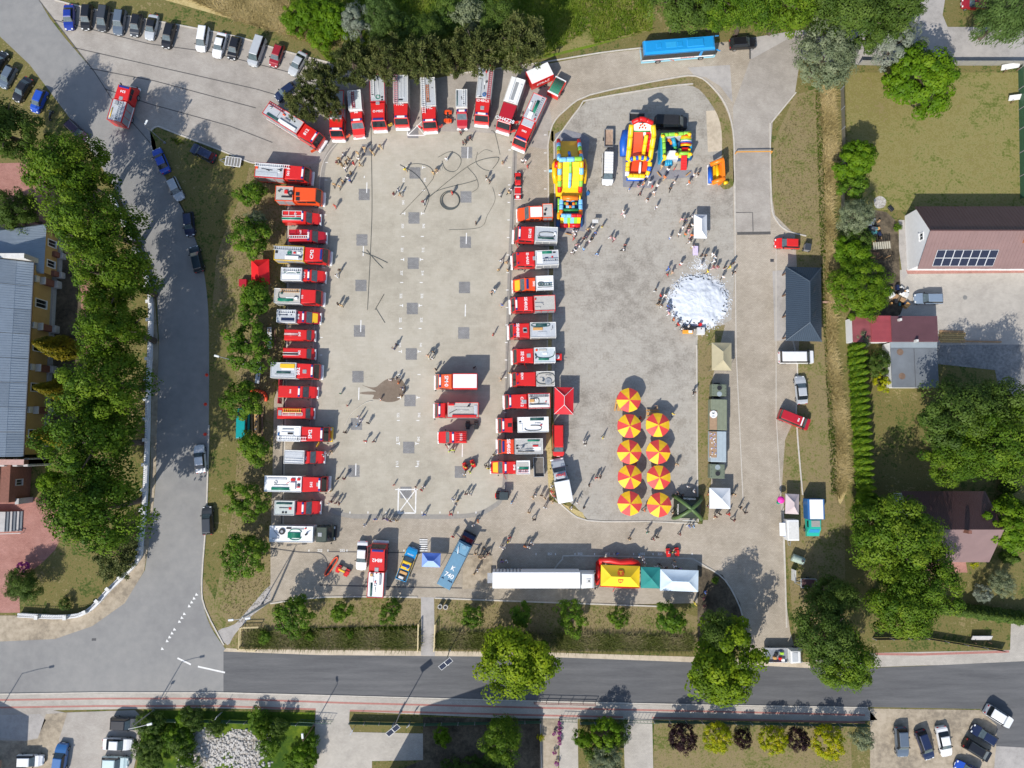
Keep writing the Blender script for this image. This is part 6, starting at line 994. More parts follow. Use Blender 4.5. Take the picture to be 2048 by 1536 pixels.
# ================================================================ BUILDINGS
PLY = M((.50, .335, .125), .85, .08, 1.2, 0, 0, .08); BRK = M((.20, .085, .06), .85, .2, 3, 0, 0, .1); STONE = M((.42, .41, .40), .85, .12, 2, 0, 0, .15); RENDW = M((.70, .70, .70), .8, .05, 1.5)
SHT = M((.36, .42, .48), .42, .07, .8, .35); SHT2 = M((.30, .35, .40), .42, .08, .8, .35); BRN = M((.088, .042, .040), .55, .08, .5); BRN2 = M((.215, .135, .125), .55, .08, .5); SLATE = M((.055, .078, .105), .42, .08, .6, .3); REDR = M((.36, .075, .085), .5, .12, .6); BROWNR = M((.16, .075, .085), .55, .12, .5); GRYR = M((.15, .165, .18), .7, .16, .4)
def quad_obj(name, pts, mat, parent=None, th=0.0):
    P = [Vector(p) for p in pts]; n = (P[1]-P[0]).cross(P[2]-P[0]).normalized(); m = MB(); k = len(P)
    if th: m.add([p for p in P]+[p-n*th for p in P], [tuple(range(k)), tuple(range(2*k-1, k-1, -1))]+[(k+i, k+(i+1) % k, (i+1) % k, i) for i in range(k)])
    else: m.add(P, [tuple(range(k))])
    return m.obj(name, mat, parent)
def ribs_on(parent, A, B, C_, D, n, mat, r=.045, name='standing_seam', stuff=True):
    """raised seams across a roof plane A-B (eave) D-C (ridge); joined, far too fine to pick apart"""
    A, B, C_, D = map(Vector, (A, B, C_, D)); m = MB()
    nn = (B-A).cross(D-A).normalized()
    if nn.z < 0: nn = -nn
    for i in range(n):
        u = (i+.5)/n; m.beam(A.lerp(B, u)+nn*r*.4, D.lerp(C_, u)+nn*r*.4, r, r)
    o = m.obj(name, mat, parent)
    if stuff: o['kind'] = 'stuff'
    return o
def window(parent, c, w, h, nrm, frame=WHITE, glass=GLASS, arch=False, sill=True):
    """window set on a wall: c centre, nrm outward unit (x or y axis)"""
    c = Vector(c); n = Vector(nrm); t = Vector((-n.y, n.x, 0)); m = MB()
    def bx(u0, u1, z0, z1, d0, d1):
        pts = [c+t*u+n*d+Vector((0, 0, z)) for u in (u0, u1) for d in (d0, d1) for z in (z0, z1)]
        m.add(pts, [(0, 1, 3, 2), (4, 6, 7, 5), (0, 4, 5, 1), (2, 3, 7, 6), (0, 2, 6, 4), (1, 5, 7, 3)])
    bx(-w/2-.14, w/2+.14, h/2, h/2+.16, -.05, .10); bx(-w/2-.14, w/2+.14, -h/2-.12, -h/2, -.05, .22); bx(-w/2-.14, -w/2, -h/2, h/2, -.05, .08); bx(w/2, w/2+.14, -h/2, h/2, -.05, .08); bx(-.03, .03, -h/2, h/2, -.02, .04)
    o = m.obj('window', frame, parent); m = MB(); bx_ = [c+t*u+n*.015+Vector((0, 0, z)) for u, z in ((-w/2, -h/2), (w/2, -h/2), (w/2, h/2), (-w/2, h/2))]
    m.add(bx_, [(0, 1, 2, 3)]); m.obj('pane', glass, o); return o
# ---- the church at the left edge
c0 = Vector((0, 0, 0)); CH = thing('church', 'yellow walled church with pale sheet metal roof at the left edge', 'church', c0, 0, None, None)
xw = g(103, 700).x; ya = g(103, 545).y; yb = g(103, 908).y; he = 6.2
MB().box(-104, xw, yb, ya, 0, he).obj('wall', PLY, CH); MB().box(-104, xw+.35, yb+.1, ya-.1, .0, .9).obj('plinth', STONE, CH); MB().box(xw-.02, xw+.10, yb, ya, he-.5, he).obj('cornice', OFFW, CH)
xr_, zr = -90.0, 14.5; xe, ze = xw+.45, he-.05; E0, E1 = (xe, yb-.3, ze), (xe, ya+.2, ze); R0, R1 = (xr_, yb-.3, zr), (xr_, ya+.2, zr); W0, W1 = (2*xr_-xe, yb-.3, ze), (2*xr_-xe, ya+.2, ze)
for k in range(7):                                # sheets laid in bands up the slope, each band lapping the one below
    a = Vector(E0).lerp(Vector(R0), k/7); b = Vector(E1).lerp(Vector(R1), k/7); c_ = Vector(E1).lerp(Vector(R1), (k+1)/7+.004); d_ = Vector(E0).lerp(Vector(R0), (k+1)/7+.004); up = Vector((0, 0, .03*(k % 2)))
    for j in range(8): quad_obj('roof_sheet', [p+up for p in (a.lerp(b, j/8), a.lerp(b, (j+1)/8-.002), d_.lerp(c_, (j+1)/8-.002), d_.lerp(c_, j/8))], SHT if (k*3+j) % 5 else SHT2, CH, .03)
quad_obj('roof_slope', [W1, W0, R0, R1], SHT2, CH, .05); ribs_on(CH, E0, E1, R1, R0, 78, SHT2, .05); MB().box(xe-.04, xe+.10, yb-.3, ya+.2, ze-.12, ze+.02).obj('gutter', DARK, CH)
for py in (571, 660, 740, 822): 
    p = g(103, py).y; MB().box(xw-.1, xw+.7, p-.55, p+.55, 0, 3.6, 0, .1).obj('buttress', BRK, CH); MB().box(xw-.05, xw+1.2, p-.62, p+.62, 0, 1.2, 0, .12).obj('buttress_foot', STONE, CH); MB().box(xw-.05, xw+.85, p-.6, p+.6, 3.6, 3.8, 0, .04).obj('buttress_cap', OFFW, CH); MB().box(xw-.03, xw+.5, p-.5, p+.5, 4.6, 5.4, 0, .06).obj('pilaster_head', OFFW, CH)
for py in (615, 700, 778, 868): window(CH, (xw, g(103, py).y, 3.3), 1.2, 2.5, (1, 0, 0))
xt = g(121, 510).x; t0, t1 = g(121, 556).y, g(121, 468).y; ht = 4.4
MB().box(-100, xt, t0, t1, 0, ht).obj('transept_wall', PLY, CH); MB().box(-100, xt+.4, t0-.2, t1+.2, 0, .8).obj('transept_plinth', STONE, CH)
ex = xt+.3; A, B, T = (ex, t0-.3, ht), (ex, t1+.3, ht), (-88.5, (t0+t1)/2, 10.5)
quad_obj('transept_roof', [A, B, T], SHT, CH, .05); quad_obj('transept_roof', [B, (-101, t1+.3, ht), (-101, (t0+t1)/2, 10.5), T], SHT2, CH, .05); quad_obj('transept_roof', [(-101, t0-.3, ht), A, T, (-101, (t0+t1)/2, 10.5)], SHT, CH, .05); ribs_on(CH, A, B, T, T, 26, SHT2, .045)
for py in (495, 535): window(CH, (xt, g(121, py).y, 2.4), 1.0, 1.8, (1, 0, 0))
for py in (472, 514, 552): p = g(121, py).y; MB().box(xt-.1, xt+.6, p-.45, p+.45, 0, 2.2, 0, .1).obj('buttress', BRK, CH); MB().box(xt-.05, xt+1.0, p-.5, p+.5, 0, 1.0, 0, .1).obj('buttress_foot', STONE, CH)
MB().box(-84.6, -83.9, g(50, 520).y-.4, g(50, 520).y+.4, 6.5, 8.7).obj('chimney', OFFW, CH)
MB().box(-104, xw+.25, g(103, 541).y, g(103, 532).y, 0, 8.2).obj('parapet', OFFW, CH); 
yg = g(120, 922).y; MB().box(-104, xw+.9, yg-.35, yg+.35, 0, 6.6).obj('gable_wall', BRK, CH); MB().box(-104, xw+1.0, yg-.42, yg+.42, 6.6, 6.75).obj('gable_coping', M((.45, .28, .24), .8), CH)
for x in (xw-3.2, xw-1.2, xw+.5): MB().box(x-.4, x+.4, yg-.7, yg+.6, 0, 5.6, 0, .08).obj('gable_pier', STONE, CH)
# porch with ribbed white roof, brick wall with window, entrance stairs
px1 = g(62, 960).x; p0, p1 = g(62, 1000).y, g(62, 925).y
MB().box(-104, px1, p0, p1, 0, 5.0).obj('porch_wall', BRK, CH); P0, P1 = (px1-1.6, p0, 5.2), (px1-1.6, p1, 5.2); quad_obj('porch_roof', [P0, P1, (-100, p1, 9), (-100, p0, 9)], WHITE, CH, .05); ribs_on(CH, P0, P1, (-100, p1, 9), (-100, p0, 9), 26, GREY, .05)
window(CH, (px1, (p0+p1)/2, 2.9), .8, 1.3, (1, 0, 0), STONE); MB().box(px1-.1, px1+.5, p0-.4, p0+.5, 0, 3.4).obj('porch_pier', STONE, CH)
ys, xs_ = g(25, 1042).y, g(8, 1042).x
for i in range(6): MB().box(xs_-10, xs_+1.0+.42*(5-i), ys-1.6, ys+1.6, i*.2, i*.2+.2).obj('step', STONE if i % 2 else M((.16, .18, .2), .8), CH)
m = MB(); m.beam((xs_-4, ys-2.0, 1.9), (xs_+3.3, ys-1.9, .7), .09); m.beam((xs_+3.3, ys-1.9, 0), (xs_+3.3, ys-1.9, .75), .06); m.obj('hand_rail', OFFW, CH)
MB().box(px1+1.7, px1+3.2, g(105, 1002).y-.6, g(105, 1002).y+.6, 0, 1.0, 0, .05).obj('planter_box', M((.1, .03, .03), .7), CH)
# ---- boundary wall of the churchyard: white capped panels between piers
BWT = thing('boundary_wall', 'low white churchyard wall with railing along the left road', 'wall', (0, 0, 0), 0, None, None); BWT['category'] = 'wall'
wl = [(228, 398), (262, 470), (285, 525), (303, 590), (304, 680), (300, 780), (298, 880), (293, 1000), (286, 1075), (278, 1120), (225, 1175), (163, 1228), (42, 1228)]
P = [g2(p) for p in smooth(wl, 5)]; acc = []
for i in range(len(P)-1):
    d = P[i+1]-P[i]; n = max(1, round(d.length/2.5))
    for k in range(n): acc.append((P[i].lerp(P[i+1], k/n), P[i].lerp(P[i+1], (k+1)/n)))
pm = MB(); pm.box(0, 1, -.22, .22, 0, .75); pm.box(0, 1, -.32, .32, .75, .85); PME = pm.mesh('wall_panel', [RENDW]); qm = MB(); qm.box(-.2, .2, -.25, .25, 0, 1.5); qm.box(-.27, .27, -.32, .32, 1.5, 1.62); QME = qm.mesh('pier', [OFFW])
rm = MB(); [rm.box(.1+i*.16, .13+i*.16, -.015, .015, .85, 1.5) for i in range(6)]; rm.box(0, 1, -.02, .02, 1.45, 1.5); RME = rm.mesh('railing', [DARK])
for i, (a, b) in enumerate(acc):
    d = b-a; o = link('wall_panel', PME, BWT, a, atan2(d.y, d.x)); o.scale = (d.length, 1, 1); r_ = link('railing', RME, BWT, a, atan2(d.y, d.x)); r_.scale = (d.length, 1, 1)
    if i % 2 == 0: link('pier', QME, BWT, a, atan2(d.y, d.x))
# ---- dark metal pavilion
c = g(1607, 608, 2.8); c.z = 0; PV = thing('pavilion', 'open pavilion under a dark blue grey standing seam roof', 'pavilion', c, R(-1.5), None, 'the dark roofed pavilion', 6)
W, D, h, hr, rr = 5.85, 12.3, 2.8, 4.7, 3.35; A = [(-W/2, -D/2, h), (W/2, -D/2, h), (W/2, D/2, h), (-W/2, D/2, h)]; T1, T2 = (.25, -rr, hr), (.25, rr, hr)
for q, n in (((A[0], A[1], T1), 18), ((A[1], A[2], T2, T1), 38), ((A[2], A[3], T2), 18), ((A[3], A[0], T1, T2), 38)):
    quad_obj('roof_plane', q, SLATE, PV, .05); e = [Vector(p) for p in q]; top = (e[2], e[2]) if len(e) == 3 else (e[2], e[3]); m = MB(); d = (e[1]-e[0]); L = d.length; nn = d.cross(e[-1]-e[0]).normalized()
    for i in range(n):
        u = (i+.5)/n; a = e[0]+d*u; ta, tb = ((e[3]-e[0]).dot(d)/L/L, (e[2]-e[0]).dot(d)/L/L) if len(e) == 4 else ((e[2]-e[0]).dot(d)/L/L,)*2
        f = 1.0 if ta <= u <= tb else (u/ta if u < ta else (1-u)/(1-tb)); up = (e[-1]-e[0])-d*((e[-1]-e[0]).dot(d)/L/L); m.beam(a+nn*.03, a+up*f+nn*.03, .05, .06)
    o = m.obj('standing_seam', M((.035, .05, .07), .4, .05, .6, .3), PV); o['kind'] = 'stuff'
m = MB()
for p, q in ((A[0], T1), (A[1], T1), (A[2], T2), (A[3], T2), (T1, T2)): m.tube([Vector(p)+Vector((0, 0, .05)), Vector(q)+Vector((0, 0, .05))], .09, 6)
m.obj('ridge_cap', M((.075, .10, .13), .4, .05, .6, .3), PV)
for x in (-2.4, 2.4):
    for y in (-5.4, -1.8, 1.8, 5.4): MB().box(x-.1, x+.1, y-.1, y+.1, 0, 2.75).obj('post', WOODD, PV)
for y in (1.6, -2.4):
    for i in range(3): MB().tube([(.9+i*.08, y+i*.35, 4.55-i*.05), (1.3+i*.08, y+.35+i*.35, 4.4-i*.05)], .05, 5).obj('snow_guard', DARK, PV)
MB().box(-1.6, 1.6, -.45, .45, .72, .78).obj('table_top', WOOD, PV); MB().box(-1.4, 1.4, -.1, .1, 0, .72).obj('table_leg', WOODD, PV)
# ---- house with the brown roof and solar panels
HA = thing('house', 'long white house with brown hipless roof and solar panels', 'house', (0, 0, 0), 0, None, None); HA['label'] = 'long white house with brown gable roof darker on its north slope and solar panels'
y0, y1 = g(1816, 541).y, g(1807, 432).y; x0 = g(1812, 490).x; x1 = x0+34; ym = (y0+y1)/2; h, hr = 3.7, 7.3
m = MB(); m.add([(x0, y0, 0), (x0, y1, 0), (x0, y1, h), (x0, ym, hr), (x0, y0, h)], [(4, 3, 2, 1, 0)]); m.add([(x0, y0, 0), (x1, y0, 0), (x1, y0, h), (x0, y0, h)], [(0, 1, 2, 3)]); m.add([(x0, y1, 0), (x1, y1, 0), (x1, y1, h), (x0, y1, h)], [(3, 2, 1, 0)]); m.obj('wall', RENDW, HA)
so_ = .55; hs = h-.35; quad_obj('south_roof', [(x0-.15, y0-so_, hs), (x1, y0-so_, hs), (x1, ym, hr+.06), (x0-.15, ym, hr+.06)], BRN2, HA, .1); quad_obj('north_roof', [(x1, y1+so_, hs), (x0-.15, y1+so_, hs), (x0-.15, ym, hr+.06), (x1, ym, hr+.06)], BRN, HA, .1); MB().tube([(x0-.15, ym, hr+.1), (x1, ym, hr+.1)], .12, 8).obj('ridge_cap', BRN, HA)  # north slope gets a darker brown than the south slope
ribs_on(HA, (x0-.15, y0-so_, hs), (x1, y0-so_, hs), (x1, ym, hr+.06), (x0-.15, ym, hr+.06), 60, BRN2, .035, 'tile_rib'); ribs_on(HA, (x0-.15, y1+so_, hs), (x1, y1+so_, hs), (x1, ym, hr+.06), (x0-.15, ym, hr+.06), 60, BRN, .035, 'tile_rib')
window(HA, (x0, ym-.2, 4.6), 1.0, .9, (-1, 0, 0), WHITE)
for k in range(7): window(HA, (x0+5+k*3.6, y0, 1.7), 1.6, 1.3, (0, -1, 0))
sl_ = Vector((0, ym-y0+so_, hr+.06-hs)); sln = sl_.length; sd = sl_/sln; nn = Vector((1, 0, 0)).cross(sd)
for i in range(7):
    for j in range(2):
        o = Vector((x0+2.0+i*1.42+.0*j, y0-so_, hs))+sd*(.55+j*1.42)+nn*.12; m = MB(); a = o; w_, l_ = 1.38, 1.38
        m.add([a, a+Vector((w_, 0, 0)), a+Vector((w_, 0, 0))+sd*l_, a+sd*l_]+[p-nn*.05 for p in (a, a+Vector((w_, 0, 0)), a+Vector((w_, 0, 0))+sd*l_, a+sd*l_)], [(0, 1, 2, 3), (7, 6, 5, 4), (4, 5, 1, 0), (5, 6, 2, 1), (6, 7, 3, 2), (7, 4, 0, 3)]); p_ = m.obj('solar_panel', M((.70, .71, .72), .4), HA)
        m = MB(); f = .045; b = a+Vector((f, 0, 0))+sd*f+nn*.006; m.add([b, b+Vector((w_-2*f, 0, 0)), b+Vector((w_-2*f, 0, 0))+sd*(l_-2*f), b+sd*(l_-2*f)], [(0, 1, 2, 3)]); m.obj('cell_face', M((.022, .025, .045), .18, .1, 3), p_)
for xx, yy in ((x0+15.6, ym+.2-1.6), (x0+17.6, ym+.3)): MB().box(xx-.35, xx+.35, yy-.3, yy+.3, 5.6, 8.2).obj('chimney', M((.42, .16, .07), .8, .2, 4), HA); MB().box(xx-.25, xx+.25, yy-.2, yy+.2, 8.2, 8.25).obj('chimney_mouth', BLACK, HA)
# ---- barn group
BA = thing('barn', 'low barn with corrugated red and brown roofs and grey flat roof', 'barn', (0, 0, 0), 0, None, None)
def box_px(xa, xb, ya_, yb_, h): p, q = g(xa, yb_, h), g(xb, ya_, h); return p.x, q.x, p.y, q.y
for nm, q, mt, h, n in (('red_roof', (1744, 1783, 631, 684), REDR, 2.9, 22), ('red_roof', (1706, 1744, 633, 684), M((.30, .085, .09), .55, .18, .6), 2.7, 22), ('brown_roof', (1784, 1874, 632, 683.5), BROWNR, 3.1, 26)):
    a, b, c_, d = box_px(*q, h); MB().box(a, b, c_, d, h-.1, h, 0).obj(nm, mt, BA); ribs_on(BA, (a, c_, h+.01), (a, d, h+.01), (b, d, h+.01), (b, c_, h+.01), n, mt, .07, 'corrugation'); MB().box(a+.15, b-.15, c_+.15, d-.15, 0, h-.1).obj('wall', RENDW, BA)
a, b, c_, d = box_px(1785, 1874, 684, 775, 2.9); MB().box(a, b, c_, d-1.0, 2.7, 2.85).obj('flat_roof', GRYR, BA); MB().box(a, b, d-.95, d, 2.75, 2.9).obj('roof_band', M((.27, .31, .33), .6, .08, .6), BA); MB().box(a+.1, b-.1, c_+.1, d-.05, 0, 2.7).obj('wall', RENDW, BA); MB().box((a+b)/2-.03, (a+b)/2+.03, c_+.05, d-1.05, 2.84, 2.88).obj('roof_seam', DARK, BA)
for u, v in ((.2, .78), (.22, .25)): MB().cyl((a+(b-a)*u, c_+(d-c_)*v), .55, 2.85, 2.856, 16).obj('rust_patch', M((.17, .11, .075), .8, .25, 3), BA)
for x_, y_ in ((1798, 640), (1831, 682)): p = g(x_, y_, 3.3); MB().box(p.x-.18, p.x+.18, p.y-.18, p.y+.18, 3.0, 3.9).obj('roof_vent', OFFW, BA)
# ---- lower brown house
HB = thing('house', 'brown gable roofed house half hidden by trees on the right', 'house', (0, 0, 0), 0, None, 'the lower brown house'); 
x0 = g(1789, 1040).x; x1 = g(1968, 1040).x-1.8; y0 = g(1880, 1112).y; y1 = g(1880, 986).y; ym = (y0+y1)/2; h, hr = 3.3, 6.9
m = MB(); m.add([(x0, y0, 0), (x0, y1, 0), (x0, y1, h), (x0, ym, hr), (x0, y0, h)], [(4, 3, 2, 1, 0)]); m.add([(x1, y0, 0), (x1, y1, 0), (x1, y1, h), (x1, ym, hr), (x1, y0, h)], [(0, 1, 2, 3, 4)]); m.add([(x0, y0, 0), (x1, y0, 0), (x1, y0, h), (x0, y0, h)], [(0, 1, 2, 3)]); m.add([(x0, y1, 0), (x1, y1, 0), (x1, y1, h), (x0, y1, h)], [(3, 2, 1, 0)]); m.obj('wall', RENDW, HB)
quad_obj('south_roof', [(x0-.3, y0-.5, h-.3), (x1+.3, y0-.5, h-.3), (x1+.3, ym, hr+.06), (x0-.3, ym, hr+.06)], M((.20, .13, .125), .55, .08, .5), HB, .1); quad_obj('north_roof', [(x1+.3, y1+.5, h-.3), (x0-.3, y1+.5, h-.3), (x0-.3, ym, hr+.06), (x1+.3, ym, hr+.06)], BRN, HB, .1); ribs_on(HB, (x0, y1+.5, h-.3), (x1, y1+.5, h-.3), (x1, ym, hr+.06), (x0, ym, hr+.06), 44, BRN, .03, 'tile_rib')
MB().box(x0+7.0, x0+7.5, ym-.5, ym, 6, 8).obj('chimney', BRK, HB)
for yy, zz in ((y1-1.6, 1.8), (ym+.3, 2.0), (ym+.2, 4.6)): window(HB, (x0, yy, zz), 1.1, 1.1, (-1, 0, 0))
# ---- the tall house just below the frame whose shadow lies on the lower gardens, and the one at the lower left corner
for nm, q in (('tall gabled house below the picture edge, shading the lower gardens', (765, 1005, 1562, 1700, 11.0, 15.0)), ('orange roofed building at the lower left corner', (-150, 4, 1520, 1640, 6.5, 9.0))):
    a, b = g(q[0], q[2]).x, g(q[1], q[2]).x; d = g(900, q[2]).y; c_ = g(900, q[3]).y; h, hr = q[4], q[5]; xm = (a+b)/2
    H = thing('house', nm, 'house', (xm, (c_+d)/2, 0), 0, None, None); A_, B_, C_, D_ = a-xm, b-xm, (c_-d)/2, (d-c_)/2
    MB().box(A_, B_, C_, D_, 0, h).obj('wall', RENDW if q[0] > 0 else M((.5, .3, .2), .8), H); m = MB(); m.add([(A_-.3, C_-.3, h), (B_+.3, C_-.3, h), (0, C_-.3, hr), (A_-.3, D_+.3, h), (B_+.3, D_+.3, h), (0, D_+.3, hr)], [(0, 1, 2), (5, 4, 3), (1, 4, 5, 2), (3, 0, 2, 5), (0, 3, 4, 1)]); m.obj('roof', M((.40, .13, .05), .7, .15, 2) if q[0] < 0 else BRN, H)
# ================================================================ STREET FURNITURE, FENCES
def lamp(bx, by, hx, hy, h, label, arm=1.6, solar=False, col=STEEL, twin=False):
    b = g(bx, by, 0); e = g(hx, hy, h); t = thing('street_lamp', label, 'street lamp', b, 0, 'street lamps', None); v = e-b
    dh = v.to_2d(); dh = dh if dh.length > .3 else Vector((0, .6))
    MB().tube([(0, 0, 0), (0, 0, h*.5), (0, 0, h)], .10, 8, 0, False, .055).obj('pole', col, t)
    MB().cyl((0, 0), .2, 0, .3, 10).obj('base', GREY, t)
    ends = [v.to_2d()] if not twin else [Vector((1.3, .15)), Vector((-1.3, -.1))]
    for q in ends:
        if q.length > .4: MB().tube([(0, 0, h-.05), (q.x*.5, q.y*.5, h+.1), (q.x, q.y, h+.05)], .045, 6).obj('arm', col, t)
        a = atan2(q.y, q.x); MB().box(-.45, .35, -.16, .16, h, h+.14, 0, .05, Matrix.Translation((q.x, q.y, 0)) @ Matrix.Rotation(a, 4, 'Z')).obj('lamp_head', LAMPW, t)
    if solar:
        for k, s in enumerate((-1, 1)):
            T = Matrix.Translation((0, 0, h+.35)) @ Matrix.Rotation(R(38), 4, 'Z') @ Matrix.Translation((s*.55, 0, 0)) @ Matrix.Rotation(R(18), 4, 'X'); MB().box(-.5, .5, -.36, .36, 0, .05, 0, 0, T).obj('solar_panel', M((.03, .035, .055), .15), t); m = MB()
            for q in ((-.55, .55, -.42, -.36), (-.55, .55, .36, .42), (-.55, -.5, -.36, .36), (.5, .55, -.36, .36)): m.box(*q, -.005, .055, 0, 0, T)
            m.obj('panel_frame', OFFW, t)
    return t
lamp(330, 286, 293, 244, 6.8, 'curved grey street lamp on the grass corner at the upper left'); lamp(487, 727, 433, 712, 6.2, 'pale street lamp leaning over the left road from the verge')
lamp(801, 1424, 789, 1457, 6.9, 'solar street lamp at the edge of the lower driveway', 1, True); lamp(899.5, 1299.5, 894, 1327, 6.9, 'solar street lamp beside the footbridge at the new road', 1, True)
TL = lamp(524, 1209, 491, 1238, 9.6, 'tall twin headed lamp on a forked concrete mast', 1, False, CONC, True); MB().tube([(1.6, .6, 0), (0.1, .05, 8.8)], .16, 8).obj('brace_pole', CONC, TL)
lamp(629, 1449, 605, 1471, 6.3, 'wooden street lamp pole at the wild plot corner', 1, False, WOODD); lamp(-14, 1444, -24, 1470, 7.6, 'street lamp beyond the lower left picture edge'); lamp(308, 1420, 300, 1448, 7.6, 'slim lamp post by the wild plot fence')
def sign(px, py, h, w, hh, mat, label, txt=None, ang=0):
    b = g(px, py); t = thing('street_sign', label, 'sign', b, R(ang), 'signs along the roads', None); MB().tube([(0, 0, 0), (0, 0, h)], .04, 6).obj('post', STEEL, t); MB().box(-w/2, w/2, -.03, .03, h-hh, h, 0, .0).obj('sign_plate', mat, t); return t
sign(710, 1452, 2.6, .9, .9, M((.45, .5, .6), .4), 'pale sign board on a post at the driveway gate', None, 60); sign(790, 1441, 2.8, .5, 1.4, K['mid'], 'narrow bluish sign by the solar lamp', None, 85); sign(820, 1442, 2.3, .6, .6, OFFW, 'small white sign near the solar lamp', None, 40); sign(445, 1424, 2.6, .6, 1.8, M((.4, .42, .45), .4), 'tall grey sign at the edge of the wild plot', None, 60); sign(330, 1392, 2.4, .5, .5, GREY, 'grey road sign on the lower pavement', None, 10)
b = g(1582, 1148); t = thing('advert_board', 'narrow white upright banner by the right verge', 'banner', b, R(88), None, None); MB().box(-.9, .9, -.04, .04, .2, 2.0).obj('banner_panel', OFFW, t); MB().tube([(-.9, 0, 0), (-.9, 0, 2.2)], .04, 6).obj('post', STEEL, t)
b = g(1597, 1119, 1.0); b.z = 0; t = thing('gas_tank', 'pale green plastic water tank lying on the right verge', 'tank', b, R(-20), None, 'the pale green tank'); MB().tube([(-.95, 0, .75), (-.8, 0, .75), (.8, 0, .75), (.95, 0, .75)], .62, 14).obj('tank_shell', M((.33, .40, .34), .4, .1), t, True); MB().box(-.6, .6, -.5, .5, 0, .2).obj('cradle', GREY, t); MB().cyl((.55, 0), .2, 1.3, 1.45, 10).obj('cap', DARK, t)
b = g(1614, 495, .6); b.z = 0; t = thing('waste_bin', 'dark grey wheeled bin beside the bright red car', 'bin', b, R(80), None, None); MB().box(-.55, .55, -.45, .45, .1, 1.1, 0, .05).obj('bin_body', GREY, t); MB().box(-.6, .6, -.5, .5, 1.1, 1.18, 0, .04).obj('lid', K['dgrey'], t); axle(t, [-.4], .5, 'small')
for i, (x, y) in enumerate(((881, 1211), (892, 1212))):
    b = g(x, y); o = MB().lathe((0, 0, 0), [(.30, 0), (.34, .9), (.38, .95), (.27, .95), (.25, .3), (.02, .28)], 16).obj('litter_bin', CONC, None, False, b); tag(o, ('left', 'right')[i]+' of two round concrete litter bins by the footpath', 'bin', 'litter bins by the footpath')
def rail(pts, h, label, mat, name='railing', n=2, wd=.06, post=2.0, cat='railing', h0=0.):
    P = [g2(p) for p in pts]; t = thing(name, label, cat, P[0], 0, 'railings', None); m = MB()
    for i in range(len(P)-1):
        a, b = P[i]-P[0], P[i+1]-P[0]
        for k in range(n): z = h*(k+1)/n; o = MB().beam(a+Vector((0, 0, z)), b+Vector((0, 0, z)), wd).obj('rail', mat, t)
        L = (b-a).length; q = max(1, int(L/post))
        for k in range(q+1): p = a.lerp(b, k/q); MB().beam(p, p+Vector((0, 0, h)), wd).obj('post', mat, t)
    return t
CR = M((.62, .50, .27), .6, .1); rail([(482, 1293), (484, 1253), (521, 1252)], 1.1, 'cream pipe railing at the left end of the ditch', CR, wd=.09); rail([(479, 1296), (515, 1299)], 1.1, 'short cream railing beside the new road at the ditch mouth', CR, wd=.09)
rail([(838, 1245), (837, 1299)], 1.1, 'cream railing on the left side of the footbridge', CR, wd=.14); rail([(871, 1246), (869, 1299)], 1.1, 'cream railing on the right side of the footbridge', CR, wd=.14)
rail([(1068, 1403), (1190, 1406)], 1.1, 'low pedestrian railing along the pavement opposite the maple', M((.2, .06, .05), .6), wd=.07, post=1.9); rail([(1470, 308), (1541, 307)], .9, 'orange striped barrier across the service road', M((.65, .3, .05), .5), 'road_barrier', 1, .14, 5.5, 'barrier')
def panel_fence(pts, h, label, pw, mat, nm='fence_panel', name='fence', thick=.04, post=GREY, gaps=()):
    P = [g2(p) for p in pts]; t = thing(name, label, 'fence', P[0], 0, 'garden fences', None); mm = MB(); mm.box(.03, .97, -thick/2, thick/2, .08, h); me = mm.mesh(nm, [mat]); pm_ = MB(); pm_.box(-.05, .05, -.05, .05, 0, h+.08); pme = pm_.mesh('post', [post])
    for i in range(len(P)-1):
        a, b = P[i]-P[0], P[i+1]-P[0]; d = b-a; n = max(1, round(d.length/pw))
        for k in range(n): p = a.lerp(b, k/n); o = link(nm, me, t, p, atan2(d.y, d.x)); o.scale = (d.length/n, 1, 1); link('post', pme, t, p)
    return t
MESHG = M((.03, .09, .05), .6); panel_fence([(290, 1437), (460, 1440), (630, 1446)], 1.3, 'green mesh fence along the wild plot', 2.5, MESHG, thick=.025); panel_fence([(700, 1443), (850, 1446), (1083, 1441)], 1.2, 'green mesh fence along the lower front gardens', 2.5, MESHG, thick=.025); panel_fence([(1160, 1443), (1246, 1446)], 1.2, 'short garden fence between path and driveway', 2.4, MESHG, thick=.03); panel_fence([(1306, 1440), (1500, 1444), (1735, 1448)], 1.2, 'mesh fence in front of the round garden shrubs', 2.5, MESHG, thick=.025)
panel_fence([(1716, 130), (1780, 131), (2050, 131)], 1.5, 'concrete panel fence along the upper right road', 3.0, M((.26, .25, .22), .8, .15), thick=.1); panel_fence([(1681, 180), (1684, 300), (1682, 420)], 1.3, 'wire fence along the dry strip', 4.0, M((.14, .13, .10), .8), thick=.02); panel_fence([(2036, 140), (2038, 260), (2040, 400)], 1.4, 'wire fence at the right edge of the upper garden', 4, MESHG, thick=.03); panel_fence([(1745, 1276), (1850, 1275), (2005, 1300)], 1.2, 'iron fence beside the lower right lawn', 3.0, M((.05, .04, .04), .6), thick=.02)
panel_fence([(1080, 1440), (1083, 1536)], .5, 'low board edging of the flower bed', 2.2, OFFW, 'board', thick=.04)
